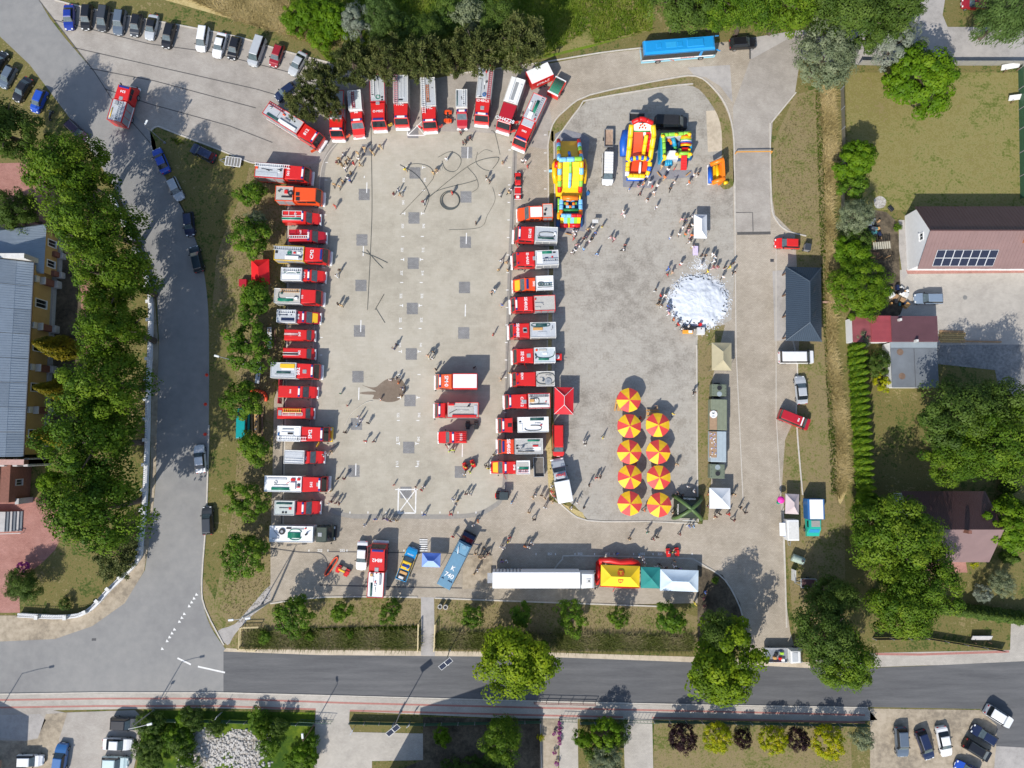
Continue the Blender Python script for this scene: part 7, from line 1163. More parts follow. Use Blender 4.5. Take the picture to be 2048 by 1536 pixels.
for x, y, a, w_, lab in ((634, 1440, -3, 2.6, 'wide green gate at the lower driveway'), (1137, 1438, -2, 1.3, 'small open green gate at the flower path'), (1276, 1440, -2, 3.2, 'green double gate at the second driveway')):
    b = g(x, y); t = thing('garden_gate', lab, 'gate', b, R(a), 'garden gates', None)
    for q in ((-w_, w_, 1.2, 1.26), (-w_, w_, .15, .21)): MB().box(q[0]/1, q[1]/1, -.03, .03, q[2], q[3]).obj('rail', MESHG, t)
    for i in range(int(w_*4)): x_ = -w_+.15+i*(2*w_-.3)/(int(w_*4)-1); MB().box(x_-.02, x_+.02, -.02, .02, .21, 1.2).obj('bar', MESHG, t)
# ---- picnic tables, board, lumber, junk, stage bits
for i, (x, y, a, tx, lab) in enumerate(((539, 676, 92, OFFW, 'picnic table with benches under the tree behind the left column'), (513, 846, 92, M((.5, .3, .12), .6, .3, 5), 'long table with orange and white goods beside the teal van'), (516.5, 745, 85, WHITE, 'white covered long table on the grass by the left column'))):
    b = g(x, y, .7); b.z = 0; t = thing('picnic_table', lab, 'table', b, R(a), 'tables on the left verge', None); L = 2.4 if i == 1 else 1.8
    MB().box(-L, L, -.36, .36, .7, .76, 0, .02).obj('table_top', tx, t); m = MB(); [m.box(s*L*.7-.05, s*L*.7+.05, -.3, .3, 0, .7) for s in (-1, 1)]; m.obj('table_leg', WOODD, t)
    for s in ((-1, 1) if i < 2 else ()): MB().box(-L, L, s*.85-.13, s*.85+.13, .42, .47).obj('bench', WOOD if s > 0 else WOODD, t)
    q = random.Random(i)
    for k in range(9): u, v = q.uniform(-L+.2, L-.2), q.uniform(-.22, .22); MB().box(u-.12, u+.12, v-.1, v+.1, .755, .8+q.uniform(.02, .14), 0, .02).obj('table_item', q.choice([WHITE, K['silver'], OCHRE, K['navy'], GREEN, M((.25, .3, .4), .5)]), t)
b = g(1190, 444, 1); b.z = 0; t = thing('notice_board', 'white board on a stand near the foot of the yellow slide', 'board', b, 0, None, 'the white board'); MB().box(-.5, .5, -.3, .3, 1.35, 1.42).obj('board', OFFW, t); m = MB(); [m.beam((s*.4, -.25, 0), (s*.4, .1, 1.36), .05) for s in (-1, 1)]; m.obj('stand', STEEL, t)
b = g(1391, 501, .8); b.z = 0; t = thing('stall_table', 'stall table with lilac cloth below the narrow white stall tent', 'table', b, R(-2), None, 'the lilac stall table'); MB().box(-.45, .45, -.8, .8, .74, .78, 0, .02).obj('cloth', M((.62, .52, .72), .7, .2, 5), t); m = MB(); [m.box(x-.03, x+.03, y-.03, y+.03, 0, .74) for x in (-.4, .4) for y in (-.7, .7)]; m.obj('leg', STEEL, t)
b = g(1559, 999, 1); b.z = 0; t = thing('sun_umbrella', 'small pink and green beach umbrella at the roadside', 'umbrella', b, 0, None, None); m = MB(); m.lathe((0, 0, 0), [(.6, 1.7), (.35, 1.9), (.02, 2.0)], 10); m.obj('canopy', M((.75, .03, .35), .6), t); MB().cyl((0, 0), .03, 0, 1.75, 6).obj('pole', OFFW, t); MB().box(-.25, .25, -.75, -.35, .3, .9, 0, .1).obj('green_bag', M((.0, .3, .18), .6), t)
b = g(1907, 674, .4); b.z = 0; t = thing('plank_stack', 'stack of yellow timber planks behind the barn', 'timber', b, R(-1), None, None); q = random.Random(2)
for i in range(10): y_ = -.9+(i % 6)*.35; MB().box(-2.4+q.uniform(0, .4), 2.3-q.uniform(0, .5), y_, y_+.3, .02+.12*(i//6), .13+.12*(i//6)).obj('plank', q.choice([M((.50, .34, .13), .7, .2, 4), M((.42, .27, .1), .7, .2, 4), WOOD]), t)
b = g(1965, 683, .3); t = thing('garden_beam', 'long timber beam edging the concrete yard', 'beam', b, R(-1), None, None); t.location.z = 0; MB().box(-3.8, 3.2, -.12, .12, 0, .3).obj('beam', WOOD, t)
q = random.Random(11)
for i in range(46):
    if i < 22: x, y = q.uniform(1735, 1760), q.uniform(440, 485)
    else: x, y = q.uniform(1772, 1815), q.uniform(575, 612)
    s = q.uniform(.2, .5); b = g(x, y); m = MB(); m.box(-s, s, -s*q.uniform(.4, 1), s*.7, 0, q.uniform(.2, .8), 0, .06); mt = q.choice([WHITE, BLACK, K['navy'], M((.05, .2, .22), .6), GREY, OCHRE, OFFW, WOOD]) ; o = m.obj('junk_item', mt, None, False, b, q.uniform(0, 3))
    auto(tag(o, '', 'junk', 'junk heaped in the garden'), ('white', 'black', 'navy', 'dark teal', 'grey', 'tan', 'pale', 'brown')[[WHITE, BLACK, K['navy'], M((.05, .2, .22), .6), GREY, OCHRE, OFFW, WOOD].index(mt)]+' piece of junk '+('in the upper garden heap' if i < 22 else 'in the heap above the barn'), b)
reg('the grey car', g(1857, 597).x, g(1857, 597).y); b = g(1758, 502, 1.0); b.z = 0; t = thing('timber_frame', 'half built timber shed frame among the garden junk', 'shed', b, R(4), None, 'the timber shed frame')
for x in (-1.3, 0, 1.3):
    for y in (-1.1, 1.1): MB().box(x-.06, x+.06, y-.06, y+.06, 0, 1.9).obj('post', WOOD, t)
for i in range(8): MB().box(-1.35+i*.37, -1.1+i*.37, .1, 1.3, 1.9, 1.95).obj('roof_board', M((.45, .42, .33), .7, .15), t)
for i in range(6): MB().box(-1.3+i*.3, -1.05+i*.3, -1.2, .05, .2, .25).obj('floor_board', WOODD, t)
b = g(1782, 417, .2); t = thing('crate', 'small black crate on the lawn by the white gable', 'crate', b, R(-50), None, None); t.location.z = 0; MB().box(-.5, .5, -.3, .3, 0, .3, 0, .03).obj('crate_shell', BLACK, t)
b = g(1661, 604, .5); t = thing('plank_bridge', 'narrow pinkish plank across the dry ditch', 'plank', b, R(-1), None, None); t.location.z = 0; MB().box(-1.3, 1.4, -.15, .15, .3, .4).obj('plank', M((.42, .26, .2), .7), t); [MB().box(x-.05, x+.05, -.1, .1, 0, .3).obj('support', WOODD, t) for x in (-1, 1)]
b = g(662, 1133, .3); b.z = 0; o = MB().tube([(1.0*cos(a)*.32, 1.0*sin(a)*1.0+(.75 if sin(a) > 0 else -.75), .16) for a in np.linspace(0, 2*pi, 25)[:-1]], .12, 8, 0, True).obj('rescue_sledge', M((.75, .09, .03), .4), None, True, b, R(-33)); tag(o, 'orange rimmed rescue sledge lying on the lower left paving', 'sledge'); MB().prism([(.3*cos(a), 1.0*sin(a)+(.7 if sin(a) > 0 else -.7)) for a in np.linspace(0, 2*pi, 17)[:-1]], .05, .14).obj('inner_mat', BLACK, o); reg('the rescue sledge', b.x, b.y)
b = g(645, 1119, .3); b.z = 0; t = thing('inflatable_ring', 'red storage crate line behind the scarlet tent', 'crate', g(487, 566, .6), 0, None, None); t['label'] = 'dark red crate on the grass left of the scarlet tent'; t.name = 'crate.050'; t.location.z = 0; MB().box(-.65, .65, -.6, .6, 0, 1.0, 0, .05).obj('crate_shell', RED2, t)
b = g(521, 787, .3); b.z = 0; o = MB().tube([(-1.6, .4, .3), (-.6, .5, .3), (.6, .1, .3), (1.0, -.7, .3), (.9, -1.3, .3)], .25, 8).obj('orange_boom', M((.72, .07, .02), .5), None, True, b); tag(o, 'orange inflatable boom curled beside the red van with open doors', 'boom')
for i, (x, y) in enumerate(((413.5, 750), (411, 808.5), (410.5, 868.5))): o = MB().lathe((0, 0, 0), [(.28, 0), (.28, .04), (.16, .05), (.04, .7)], 10).obj('traffic_cone', M((.8, .06, .03), .5), None, False, g(x, y)); tag(o, ('upper', 'middle', 'lower')[i]+' of three red traffic cones on the left road edge', 'traffic cone', 'traffic cones on the left road')
b = g(1175, 386, .4); b.z = 0; o = MB().prism([(-.3, -.4), (.25, -.3), (.4, .05), (.05, .5), (-.2, .2)], .02, .3).obj('blue_bag', K['mid'], None, False, b); tag(o, 'blue bag dropped on the concrete right of the yellow slide', 'bag')
b = g(1930, 595); o = MB().cyl((0, 0), .38, .01, .03, 20).obj('manhole_cover', M((.2, .2, .19), .7), None, False, b); tag(o, 'round grey manhole cover in the concrete yard', 'manhole'); o = MB().box(-.35, .35, -.2, .2, .014, .03).obj('road_drain', DARK, None, False, g(188, 1279)); tag(o, 'dark rectangular drain grate at the left road kerb', 'drain'); o = MB().box(-.3, .3, -.25, .25, .02, .04).obj('road_drain', DARK, None, False, g(1544, 521)); tag(o, 'square drain grate beside the pavilion road', 'drain')
for x, y, a in ((1968, 1287, 0), (2027, 138, 10), (2042, 200, 8)):
    b = g(x, y, 1); b.z = 0; t = thing('sign_board', ('grey low board on the lower right lawn', 'white board at the upper right fence corner', 'white slanting board at the right picture edge')[(x > 2000)+(x > 2030)], 'board', b, R(a), None, None); MB().box(-1.6, 1.6, -.06, .06, .5, 1.4, 0, 0, Matrix.Rotation(R(-55), 4, 'X')).obj('board', OFFW if x > 2000 else STONE, t); [MB().box(s*1.2-.05, s*1.2+.05, -.05, .05, 0, 1).obj('leg', WOODD, t) for s in (-1, 1)]
# ================================================================ TREES AND VEGETATION
def leaf_mat(name, cols, trans=.28, rough=.55):
    """leaf colour: per-clump tone chooses along the ramp, plus fine noise"""
    m, t, b = base_mat(name, rough, 0, .15)
    at = N(t, 'Attribute'); at.attribute_name = 'tone'; oi = N(t, 'ObjectInfo')
    mm = N(t, 'Math', operation='MULTIPLY_ADD'); mm.inputs[1].default_value = .22; t.links.new(oi.outputs['Random'], mm.inputs[0]); t.links.new(at.outputs['Fac'], mm.inputs[2])
    sb = N(t, 'Math', operation='SUBTRACT'); sb.inputs[1].default_value = .11; t.links.new(mm.outputs[0], sb.inputs[0])
    cr = N(t, 'ValToRGB'); e = cr.color_ramp.elements
    while len(e) < len(cols): e.new(.5)
    for i, c in enumerate(cols): e[i].position = i/(len(cols)-1); e[i].color = c4(c)
    t.links.new(sb.outputs[0], cr.inputs['Fac']); t.links.new(cr.outputs['Color'], b.inputs['Base Color'])
    tr = N(t, 'BsdfTranslucent'); t.links.new(cr.outputs['Color'], tr.inputs['Color']); mx = N(t, 'MixShader'); mx.inputs[0].default_value = trans
    out = t.nodes['Material Output']; t.links.new(b.outputs[0], mx.inputs[1]); t.links.new(tr.outputs[0], mx.inputs[2]); t.links.new(mx.outputs[0], out.inputs['Surface']); return m
LM = dict(lime=leaf_mat('lime_leaves', [(.03, .075, .006), (.065, .13, .008), (.115, .19, .012), (.18, .245, .018)]), maple=leaf_mat('maple_leaves', [(.055, .105, .004), (.115, .185, .006), (.19, .27, .009), (.28, .33, .014)]), dark=leaf_mat('dark_leaves', [(.035, .07, .011), (.07, .12, .018), (.115, .17, .028)]),
          pine=leaf_mat('pine_needles', [(.055, .075, .02), (.10, .12, .034), (.165, .175, .058)], .25), grey=leaf_mat('grey_leaves', [(.11, .14, .065), (.17, .205, .11), (.26, .29, .17)]), bright=leaf_mat('bright_leaves', [(.05, .12, .004), (.10, .19, .006), (.17, .26, .012)]),
          thuja=leaf_mat('thuja_scale', [(.04, .095, .004), (.09, .165, .005), (.15, .22, .012)], .2), gold=leaf_mat('gold_scale', [(.06, .065, .004), (.14, .125, .006), (.22, .17, .01)], .2), purple=leaf_mat('purple_leaves', [(.012, .006, .009), (.026, .011, .014), (.045, .018, .02)]), yellow=leaf_mat('yellow_leaves', [(.15, .22, .004), (.32, .34, .005), (.46, .40, .008)]),
          young=leaf_mat('young_leaves', [(.035, .085, .006), (.085, .165, .011), (.16, .24, .018)]), willow=leaf_mat('willow_leaves', [(.05, .09, .02), (.09, .15, .035), (.13, .20, .05)]), silver=leaf_mat('silver_leaves', [(.14, .17, .12), (.22, .25, .19), (.32, .35, .28)]), pink=leaf_mat('pink_flowers', [(.30, .03, .17), (.50, .08, .32), (.45, .14, .55)]))
BARK = M((.10, .075, .055), .9, .25, 4, 0, 0, .3)
def leaves(P, Nn, size, asp, tone, droop=None, r=rng):
    """leaf quads at P with normals Nn -> (verts, tones)"""
    n = len(P); Nn = Nn/np.maximum(np.linalg.norm(Nn, axis=1, keepdims=True), 1e-6)
    a = r.normal(size=(n, 3))
    if droop is not None: a = a*.5+droop
    T = a-(a*Nn).sum(1, keepdims=True)*Nn; T /= np.maximum(np.linalg.norm(T, axis=1, keepdims=True), 1e-6); B = np.cross(Nn, T)
    s = (size*r.uniform(.65, 1.3, (n, 1))); V = np.stack([P-T*s, P+B*s*asp, P+T*s, P-B*s*asp], 1); return V.reshape(-1, 3), tone
def leaf_mesh(name, V, tone, mat):
    n = len(V)//4; me = bpy.data.meshes.new(name); me.vertices.add(4*n); me.vertices.foreach_set('co', V.astype(np.float32).ravel()); me.loops.add(4*n); me.loops.foreach_set('vertex_index', np.arange(4*n, dtype=np.int32)); me.polygons.add(n); me.polygons.foreach_set('loop_start', np.arange(0, 4*n, 4, dtype=np.int32)); me.polygons.foreach_set('loop_total', np.full(n, 4, np.int32))
    at = me.attributes.new('tone', 'FLOAT', 'FACE'); at.data.foreach_set('value', np.clip(tone, 0, 1).astype(np.float32)); me.materials.append(mat); me.update(); me.validate(); return me
def unit(n, r): v = r.normal(size=(n, 3)); return v/np.linalg.norm(v, axis=1, keepdims=True)
def crown(seed, R_, Rz, nc, nl, size, asp=.6, rc=.30, up=.55, flat=1., low=-.55, lob=.22, inner=.25, droop=None, tonev=.5):
    """clumps of leaves spread over a lobed envelope, with an inner fill"""
    r = np.random.default_rng(seed); ld = unit(9, r); lw = r.uniform(-1, 1, 9); D = []
    while len(D) < nc:
        d = unit(1, r)[0]
        if d[2] > low and all(np.dot(d, e) < .985 for e in D[-40:]): D.append(d)
    Vs = []; Ts = []
    for i, d in enumerate(D):
        lobe = 1+lob*np.tanh(2*(np.exp(6*(ld@d-1))*lw).sum()*1.3)+r.normal(0, .07); k = r.uniform(.40, .7) if r.random() < inner else r.uniform(.78, 1.02)
        c = np.array([d[0]*R_, d[1]*R_, d[2]*Rz])*lobe*k; cr_ = R_*rc*r.uniform(.65, 1.25); m = int(nl*r.uniform(.7, 1.3)); u = unit(m, r); u[:, 2] = np.abs(u[:, 2])*1.1-.3*r.random(m); rad = cr_*(.5+.5*r.random(m)**.6)
        P = c+u*rad[:, None]*np.array([1, 1, .7*flat]); Nn = u*1.0+np.array([0, 0, up*.6])+d*.3+r.normal(0, .26, (m, 3)); tb = r.uniform(.5-tonev, .5+tonev)*.6+.2
        V, T = leaves(P, Nn, size, asp, np.full(m, tb)+r.normal(0, .09, m), droop, r); Vs.append(V); Ts.append(T)
    return np.concatenate(Vs), np.concatenate(Ts)
def spiky(seed, R_, Rz, nb, nl, size, mat_):
    """pine: tufts of long needles at the ends of tiered branches"""
    r = np.random.default_rng(seed); Vs = []; Ts = []
    for i in range(nb):
        d = unit(1, r)[0]; d[2] = abs(d[2])*.9-.35+.2*r.random(); d /= np.linalg.norm(d); k = r.uniform(.45, 1.05)*(1+.18*sin(5*atan2(d[1], d[0])+seed)); c = np.array([d[0]*R_, d[1]*R_, d[2]*Rz])*k
        m = int(nl*r.uniform(.6, 1.4)); ax = d*.8+np.array([0, 0, .35])+r.normal(0, .2, 3); u = unit(m, r)+ax*.7; u /= np.linalg.norm(u, axis=1, keepdims=True); P = c+u*(R_*.16)*r.random((m, 1))**.5+ r.normal(0, R_*.035, (m, 3)); Nn = np.cross(u, unit(m, r))+np.array([0, 0, .4]); tb = r.uniform(.1, .9); V, T = leaves(P, Nn, size, .32, np.full(m, tb)+r.normal(0, .1, m), u*1.5, r); Vs.append(V); Ts.append(T)
    return np.concatenate(Vs), np.concatenate(Ts)
def cone(seed, R_, H, n, size):
    """columnar conifer: upright fans over a tapering column"""
    r = np.random.default_rng(seed); z = r.random(n)**.85; a = r.uniform(0, 2*pi, n); rad = R_*np.minimum(1, (1-z)*1.55+.03)**.75*(1+.10*np.sin(5*a+9*z))*r.uniform(.72, 1.04, n); P = np.stack([rad*np.cos(a), rad*np.sin(a), .2+z*(H-.3)], 1); Nn = np.stack([np.cos(a), np.sin(a), np.full(n, .55)], 1)+r.normal(0, .35, (n, 3)); tn = .5+.3*np.sin(4*a+14*z)+r.normal(0, .14, n)
    return leaves(P, Nn, size, .5, tn, np.array([[0, 0, 1.6]]), r)
CROWN = {}
def crown_set(k):
    if k in CROWN: return CROWN[k]
    mk_ = lambda mt, *vt: [leaf_mesh('crown', v, t_, LM[mt]) for v, t_ in vt]
    CROWN[k] = {'lime': lambda: mk_('lime', *[crown(s, 6, 5.2, 95, 165, .225, rc=.31, lob=.3) for s in (1, 2, 3)]), 'dark': lambda: mk_('dark', *[crown(s, 6, 5, 90, 165, .225, rc=.31, lob=.34) for s in (4, 5)]), 'maple': lambda: mk_('maple', *[crown(s, 6, 4.6, 85, 150, .25, .75, .29, .8, lob=.42) for s in (6, 7)]),
                'pine': lambda: mk_('pine', *[spiky(s, 4, 3.4, 150, 60, .27, 0) for s in (8, 9, 10)]), 'grey': lambda: mk_('grey', *[crown(s, 5, 4, 130, 85, .22, .35, .22, lob=.2) for s in (11,)]), 'bright': lambda: mk_('bright', *[crown(s, 5, 3.8, 110, 100, .24, .7, .24, .8) for s in (12, 13)]), 'bush': lambda: mk_('bright', *[crown(s, 3, 2.2, 60, 90, .19, .55, .3, .7, low=-.3) for s in (14,)]),
                'young': lambda: mk_('young', *[crown(s, 3, 2.6, 62, 62, .20, .6, .27, .5, lob=.45, inner=.3) for s in (15, 16, 17)]), 'globe': lambda: mk_('bright', crown(18, 2.6, 2.3, 90, 48, .16, .5, .2, .35, low=-.6, lob=.05, inner=.1)), 'purple': lambda: mk_('purple', crown(19, 2.6, 2.3, 90, 48, .16, .5, .2, .35, low=-.6, lob=.08, inner=.1)), 'yellow': lambda: mk_('yellow', crown(20, 2.6, 2.2, 90, 48, .16, .5, .2, .35, low=-.6, lob=.06, inner=.1)),
                'willow': lambda: mk_('willow', crown(21, 5, 4, 110, 90, .32, .2, .25, .4, lob=.3, droop=np.array([[0, 0, -1.5]]))), 'silver': lambda: mk_('silver', crown(22, 3, 3.5, 70, 80, .2, .35, .26, lob=.25)), 'shrub': lambda: mk_('dark', *[crown(s, 2.4, 1.7, 40, 70, .17, .55, .32, .6, low=-.2, lob=.3) for s in (23, 24)]), 'lshrub': lambda: mk_('young', *[crown(s, 2.4, 1.6, 42, 62, .17, .5, .3, .6, low=-.2, lob=.3) for s in (25, 26)]), 'goldbush': lambda: mk_('yellow', crown(27, 1.5, 1.3, 34, 46, .13, .5, .26, .5, low=-.3)), 'pink': lambda: mk_('pink', crown(28, 1.0, .8, 26, 50, .09, .7, .3, .6, low=-.2)), 'yew': lambda: mk_('thuja', crown(29, 5, 3.4, 150, 95, .21, .4, .2, .6, low=-.3, lob=.15)), 'greybush': lambda: mk_('grey', crown(30, 2.4, 1.8, 44, 66, .16, .45, .3, .5, low=-.3, lob=.2)),
                'thuja': lambda: mk_('thuja', cone(31, .78, 6.2, 1500, .17), cone(32, .78, 6.2, 1500, .17)), 'gthuja': lambda: mk_('gold', cone(33, 1.75, 9.5, 3600, .22)), 'dthuja': lambda: mk_('dark', cone(34, 1.0, 4.6, 1500, .18))}[k](); return CROWN[k]
REF = dict(lime=6, dark=6, maple=6, pine=4, grey=5, bright=5, bush=3, young=3, globe=2.6, purple=2.6, yellow=2.6, willow=5, silver=3, shrub=2.4, lshrub=2.4, goldbush=1.5, pink=1., yew=5, greybush=2.4)
RZ = dict(lime=5.2, dark=5, maple=4.6, pine=3.4, grey=4, bright=3.8, bush=2.2, young=2.6, globe=2.3, purple=2.3, yellow=2.2, willow=4, silver=3.5, shrub=1.7, lshrub=1.6, goldbush=1.3, pink=.8, yew=3.4, greybush=1.8)
TRUNK = {}
def trunk_mesh(kind):
    if kind not in TRUNK:
        m = MB(); q = random.Random(len(kind)); m.tube([(0, 0, 0), (.03, .02, .35), (-.02, .03, .7), (0, 0, 1)], .042, 9, 0, False, .02)
        for i in range(7): a = q.uniform(0, 6.28); z = q.uniform(.42, .8); L = q.uniform(.2, .34); m.tube([(0, 0, z), (L*.5*cos(a), L*.5*sin(a), z+.1), (L*cos(a), L*sin(a), z+.2)], .018, 6, 0, False, .005)
        TRUNK[kind] = m.mesh('trunk', [BARK])
    return TRUNK[kind]
TC = [0]
TREES = []
def tree(kind, px, py, rpx, H, label, group=None, land=None, cat=None, sq=1.):
    hc = H*.60 if H > 3.2 else H*.5; c = g(px, py, hc); S = (g(px+10, py, hc)-g(px, py, hc)).length/10; Rr = rpx*S*(.82 if kind in ('lime', 'dark', 'maple', 'bright') else .9); k = Rr/REF[kind]; kz = (H-hc)/RZ[kind]*(1. if H > 3.2 else 1.1); TC[0] += 1
    nm = {'pine': 'pine_tree', 'maple': 'maple_tree', 'lime': 'lime_tree', 'willow': 'willow_tree'}.get(kind) or ('bush' if H < 4.2 else 'tree')
    t = thing(nm, label, cat or ('bush' if nm == 'bush' else 'tree'), (c.x, c.y, 0), 0, group, land, Rr)
    cs = crown_set(kind); o = link('crown', cs[TC[0] % len(cs)], t, (0, 0, hc), TC[0]*2.4); o.scale = (k, k*sq, kz)
    tr = link('trunk', trunk_mesh('trunk' if H > 6 else 'stems'), t, (0, 0, 0), TC[0]*1.3); s = max(H*.85, .6); tr.scale = (min(s, 13)*(1 if H > 4 else .6), min(s, 13)*(1 if H > 4 else .6), s); return t
def conifer(kind, px, py, label, group, sc_=1., sz=1., cat='tree'):
    b = g(px, py); TC[0] += 1; t = thing('thuja', label, cat, b, 0, group); cs = crown_set(kind); o = link('crown', cs[TC[0] % len(cs)], t, None, TC[0]*1.7); q = 1+.1*sin(TC[0]*2.3); o.scale = (sc_*q, sc_*q, sz*(1+.07*sin(TC[0]*3.1))); tr = link('trunk', trunk_mesh('stems'), t); tr.scale = (2, 2, 2.*sz); return t
ORD = ['first', 'second', 'third', 'fourth', 'fifth', 'sixth', 'seventh', 'eighth', 'ninth', 'tenth', 'eleventh', 'twelfth', 'thirteenth', 'fourteenth', 'fifteenth', 'sixteenth', 'seventeenth', 'eighteenth', 'nineteenth', 'twentieth', '21st', '22nd', '23rd', '24th', '25th', '26th']
for i, (x, y, r, h) in enumerate(((8, 265, 64, 16), (150, 352, 76, 17), (205, 452, 74, 18), (240, 560, 70, 18), (238, 662, 62, 18), (214, 768, 80, 18), (206, 885, 86, 19), (204, 1012, 90, 19))): tree('lime' if i else 'dark', x, y, r, h, f'tall broad lime tree, {ORD[i]} from the top of the churchyard row', 'lime trees along the churchyard wall')
for i, (x, y) in enumerate(((143, 700), (140, 782), (140, 870))): conifer('gthuja', x, y, f'golden columnar conifer leaning by the church wall, {("upper", "middle", "lower")[i]} of three', 'golden conifers by the church')
tree('dark', 38, 425, 46, 9, 'dark round tree in shade above the church transept'); tree('bright', 105, 966, 30, 5.5, 'small bright green tree by the church porch'); tree('pine', 230, 1112, 46, 5, 'low spiky conifer at the lower end of the churchyard'); tree('dark', 46, 1170, 38, 5, 'dark rounded yew at the churchyard corner'); tree('pink', 48, 1134, 12, 1.6, 'pink flowering bush on the red forecourt edge', cat='bush'); tree('shrub', 131, 1210, 12, 1.4, 'small green bush by the churchyard railing')
for i, (k, x, y, r, h) in enumerate((('young', 504, 386, 32, 5.5), ('grey', 512, 440, 22, 4.5), ('young', 508, 480, 40, 6), ('young', 510, 594, 42, 6), ('young', 498, 686, 46, 6.5), ('young', 494, 800, 38, 6), ('young', 505, 893, 38, 6), ('young', 490, 1000, 36, 5.5), ('young', 494, 1102, 44, 6.5))): tree(k, x, y, r, h, f'young leafy tree on the left verge, {ORD[i]} from the top', 'young trees behind the left column')
for i, (x, y, r, h) in enumerate(((640, 165, 40, 9), (607, 212, 34, 8.5), (660, 215, 26, 8), (710, 132, 44, 10), (775, 122, 44, 10.5), (845, 118, 46, 10.5), (905, 118, 38, 10), (950, 105, 46, 10.5), (1040, 88, 54, 11))): tree('pine', x, y, r, h, f'dark shaggy pine behind the top row of engines, {ORD[i]} from the left', 'pines along the top of the court')
for i, (k, x, y, r, h) in enumerate((('bush', 620, 20, 34, 4), ('bright', 672, 42, 40, 7), ('silver', 712, 48, 32, 8), ('willow', 752, 40, 40, 8), ('shrub', 800, 62, 40, 4), ('dark', 860, 66, 40, 6), ('shrub', 900, 30, 40, 4), ('greybush', 940, 30, 40, 5), ('dark', 1000, 42, 42, 7), ('shrub', 980, 78, 34, 5), ('bush', 590, 45, 26, 3), ('bush', 640, 75, 28, 3.5))): tree(k, x, y, r, h, ('low lush bush', 'pale silvery willow', 'green tree', 'dark thicket bush')[0 if k == 'bush' else 1 if k in ('silver', 'greybush') else 2 if k in ('bright', 'willow', 'dark') else 3]+f' in the meadow thicket above the pines, {ORD[i]} of the thicket', 'thicket in the top meadow')
for i, (k, x, y, r, h) in enumerate((('dark', 1362, 8, 70, 13), ('lime', 1442, 4, 56, 13), ('lime', 1500, 16, 54, 13), ('lime', 1572, 12, 58, 13), ('dark', 1640, 0, 56, 13), ('dark', 1705, 38, 74, 14), ('dark', 1790, 25, 55, 12))): tree(k, x, y, r, h, f'big leafy tree over the upper road, {ORD[i]} from the left', 'big trees along the upper road', None)
tree('grey', 1654, 112, 70, 11, 'large grey green tree at the upper road junction'); tree('silver', 1790, 92, 50, 8, 'silvery shrub tree beside the bright round tree'); tree('bright', 1840, 158, 76, 10, 'bright green round tree at the corner of the upper garden'); tree('willow', 2012, 32, 66, 11, 'weeping willow at the top right corner')
for i, (k, x, y, r, h) in enumerate((('bright', 1712, 318, 44, 7), ('young', 1712, 368, 34, 6), ('grey', 1710, 432, 38, 7), ('shrub', 1718, 478, 30, 4), ('bush', 1703, 508, 36, 4.5), ('yew', 1719, 580, 62, 6.5))): tree(k, x, y, r, h, ('round green apple tree', 'small leafy tree', 'grey green shrub tree', 'low dark bush', 'bright low bush', 'wide olive green yew bush')[i]+' along the dry strip beside the garden', 'trees and bushes along the dry strip')
for i in range(24): conifer('thuja', 1701+i*.75+1.5*sin(i*2.1), 697+i*13.1, f'slim bright thuja in the long hedge row, {ORD[i]} from the top', 'thuja row beside the dry strip', 1.0, .82+.12*abs(sin(i)))
tree('greybush', 1722, 678, 22, 3, 'blue grey bush at the upper end of the thuja row'); tree('goldbush', 1765, 766, 18, 2.4, 'round yellow green bush at the barn corner'); tree('shrub', 1760, 725, 26, 2.6, 'scrubby bush beside the white barn wall')
for i, (k, x, y, r, h) in enumerate((('dark', 1900, 835, 78, 12), ('lime', 1965, 885, 82, 13), ('dark', 1985, 815, 70, 12), ('lime', 1905, 905, 60, 11), ('lime', 1790, 1082, 84, 12), ('lime', 1835, 1150, 74, 12), ('lime', 1795, 1205, 72, 12), ('dark', 1668, 1190, 46, 9), ('lime', 1740, 1060, 50, 9), ('dark', 1650, 1268, 70, 13), ('lime', 1690, 1315, 62, 12))): tree(k, x, y, r, h, ('spreading dark tree', 'spreading green tree')[k == 'lime']+f' among the gardens on the right, {ORD[i]} counted downwards', 'trees around the lower brown house')
tree('maple', 1036, 1322, 80, 10, 'yellow green maple overhanging the new road at the middle', None, 'the middle maple'); tree('maple', 1449, 1335, 84, 11, 'yellow green maple overhanging the new road near the exit'); tree('dark', 1440, 1275, 50, 9, 'dark tree crown beside the exit maple'); tree('bright', 2026, 1045, 60, 8, 'bright green tree at the right edge below the big trees')
for i, (x, y) in enumerate(((2010, 925), (2006, 950), (2006, 975), (2004, 1002), (2008, 1112))): conifer('dthuja' if i else 'thuja', x, y, f'stout thuja at the right picture edge, {ORD[i]} from the top', 'thujas at the right edge', 1.1, .9)
for i in range(15): conifer('dthuja', 1876+i*13, 1212+i*1.8, f'dark thuja in the lower right hedge, {ORD[i]} from the left', 'dark hedge in the lower right garden', 1.05, .62)
tree('grey', 2002, 1166, 28, 4.5, 'pale green shrub tree in the lower right garden'); tree('silver', 1964, 1187, 18, 3, 'small silvery bush in the lower right garden'); tree('goldbush', 1948, 1127, 9, 1.3, 'tiny yellow bush at the brown house corner'); tree('bush', 1735, 1010, 30, 4, 'bright bush at the lower end of the thuja row')
for i, (k, x, y, r, h) in enumerate((('young', 586, 1222, 38, 6), ('young', 680, 1225, 25, 4.8), ('young', 780, 1224, 21, 4.2), ('young', 940, 1230, 22, 4.2), ('young', 1042, 1234, 28, 5), ('young', 1145, 1236, 30, 5), ('young', 1233, 1237, 20, 4.5), ('young', 1344, 1240, 36, 5.5))): tree(k, x, y, r, h, f'young tree on the lawn strip above the ditch, {ORD[i]} from the left', 'young trees along the ditch')
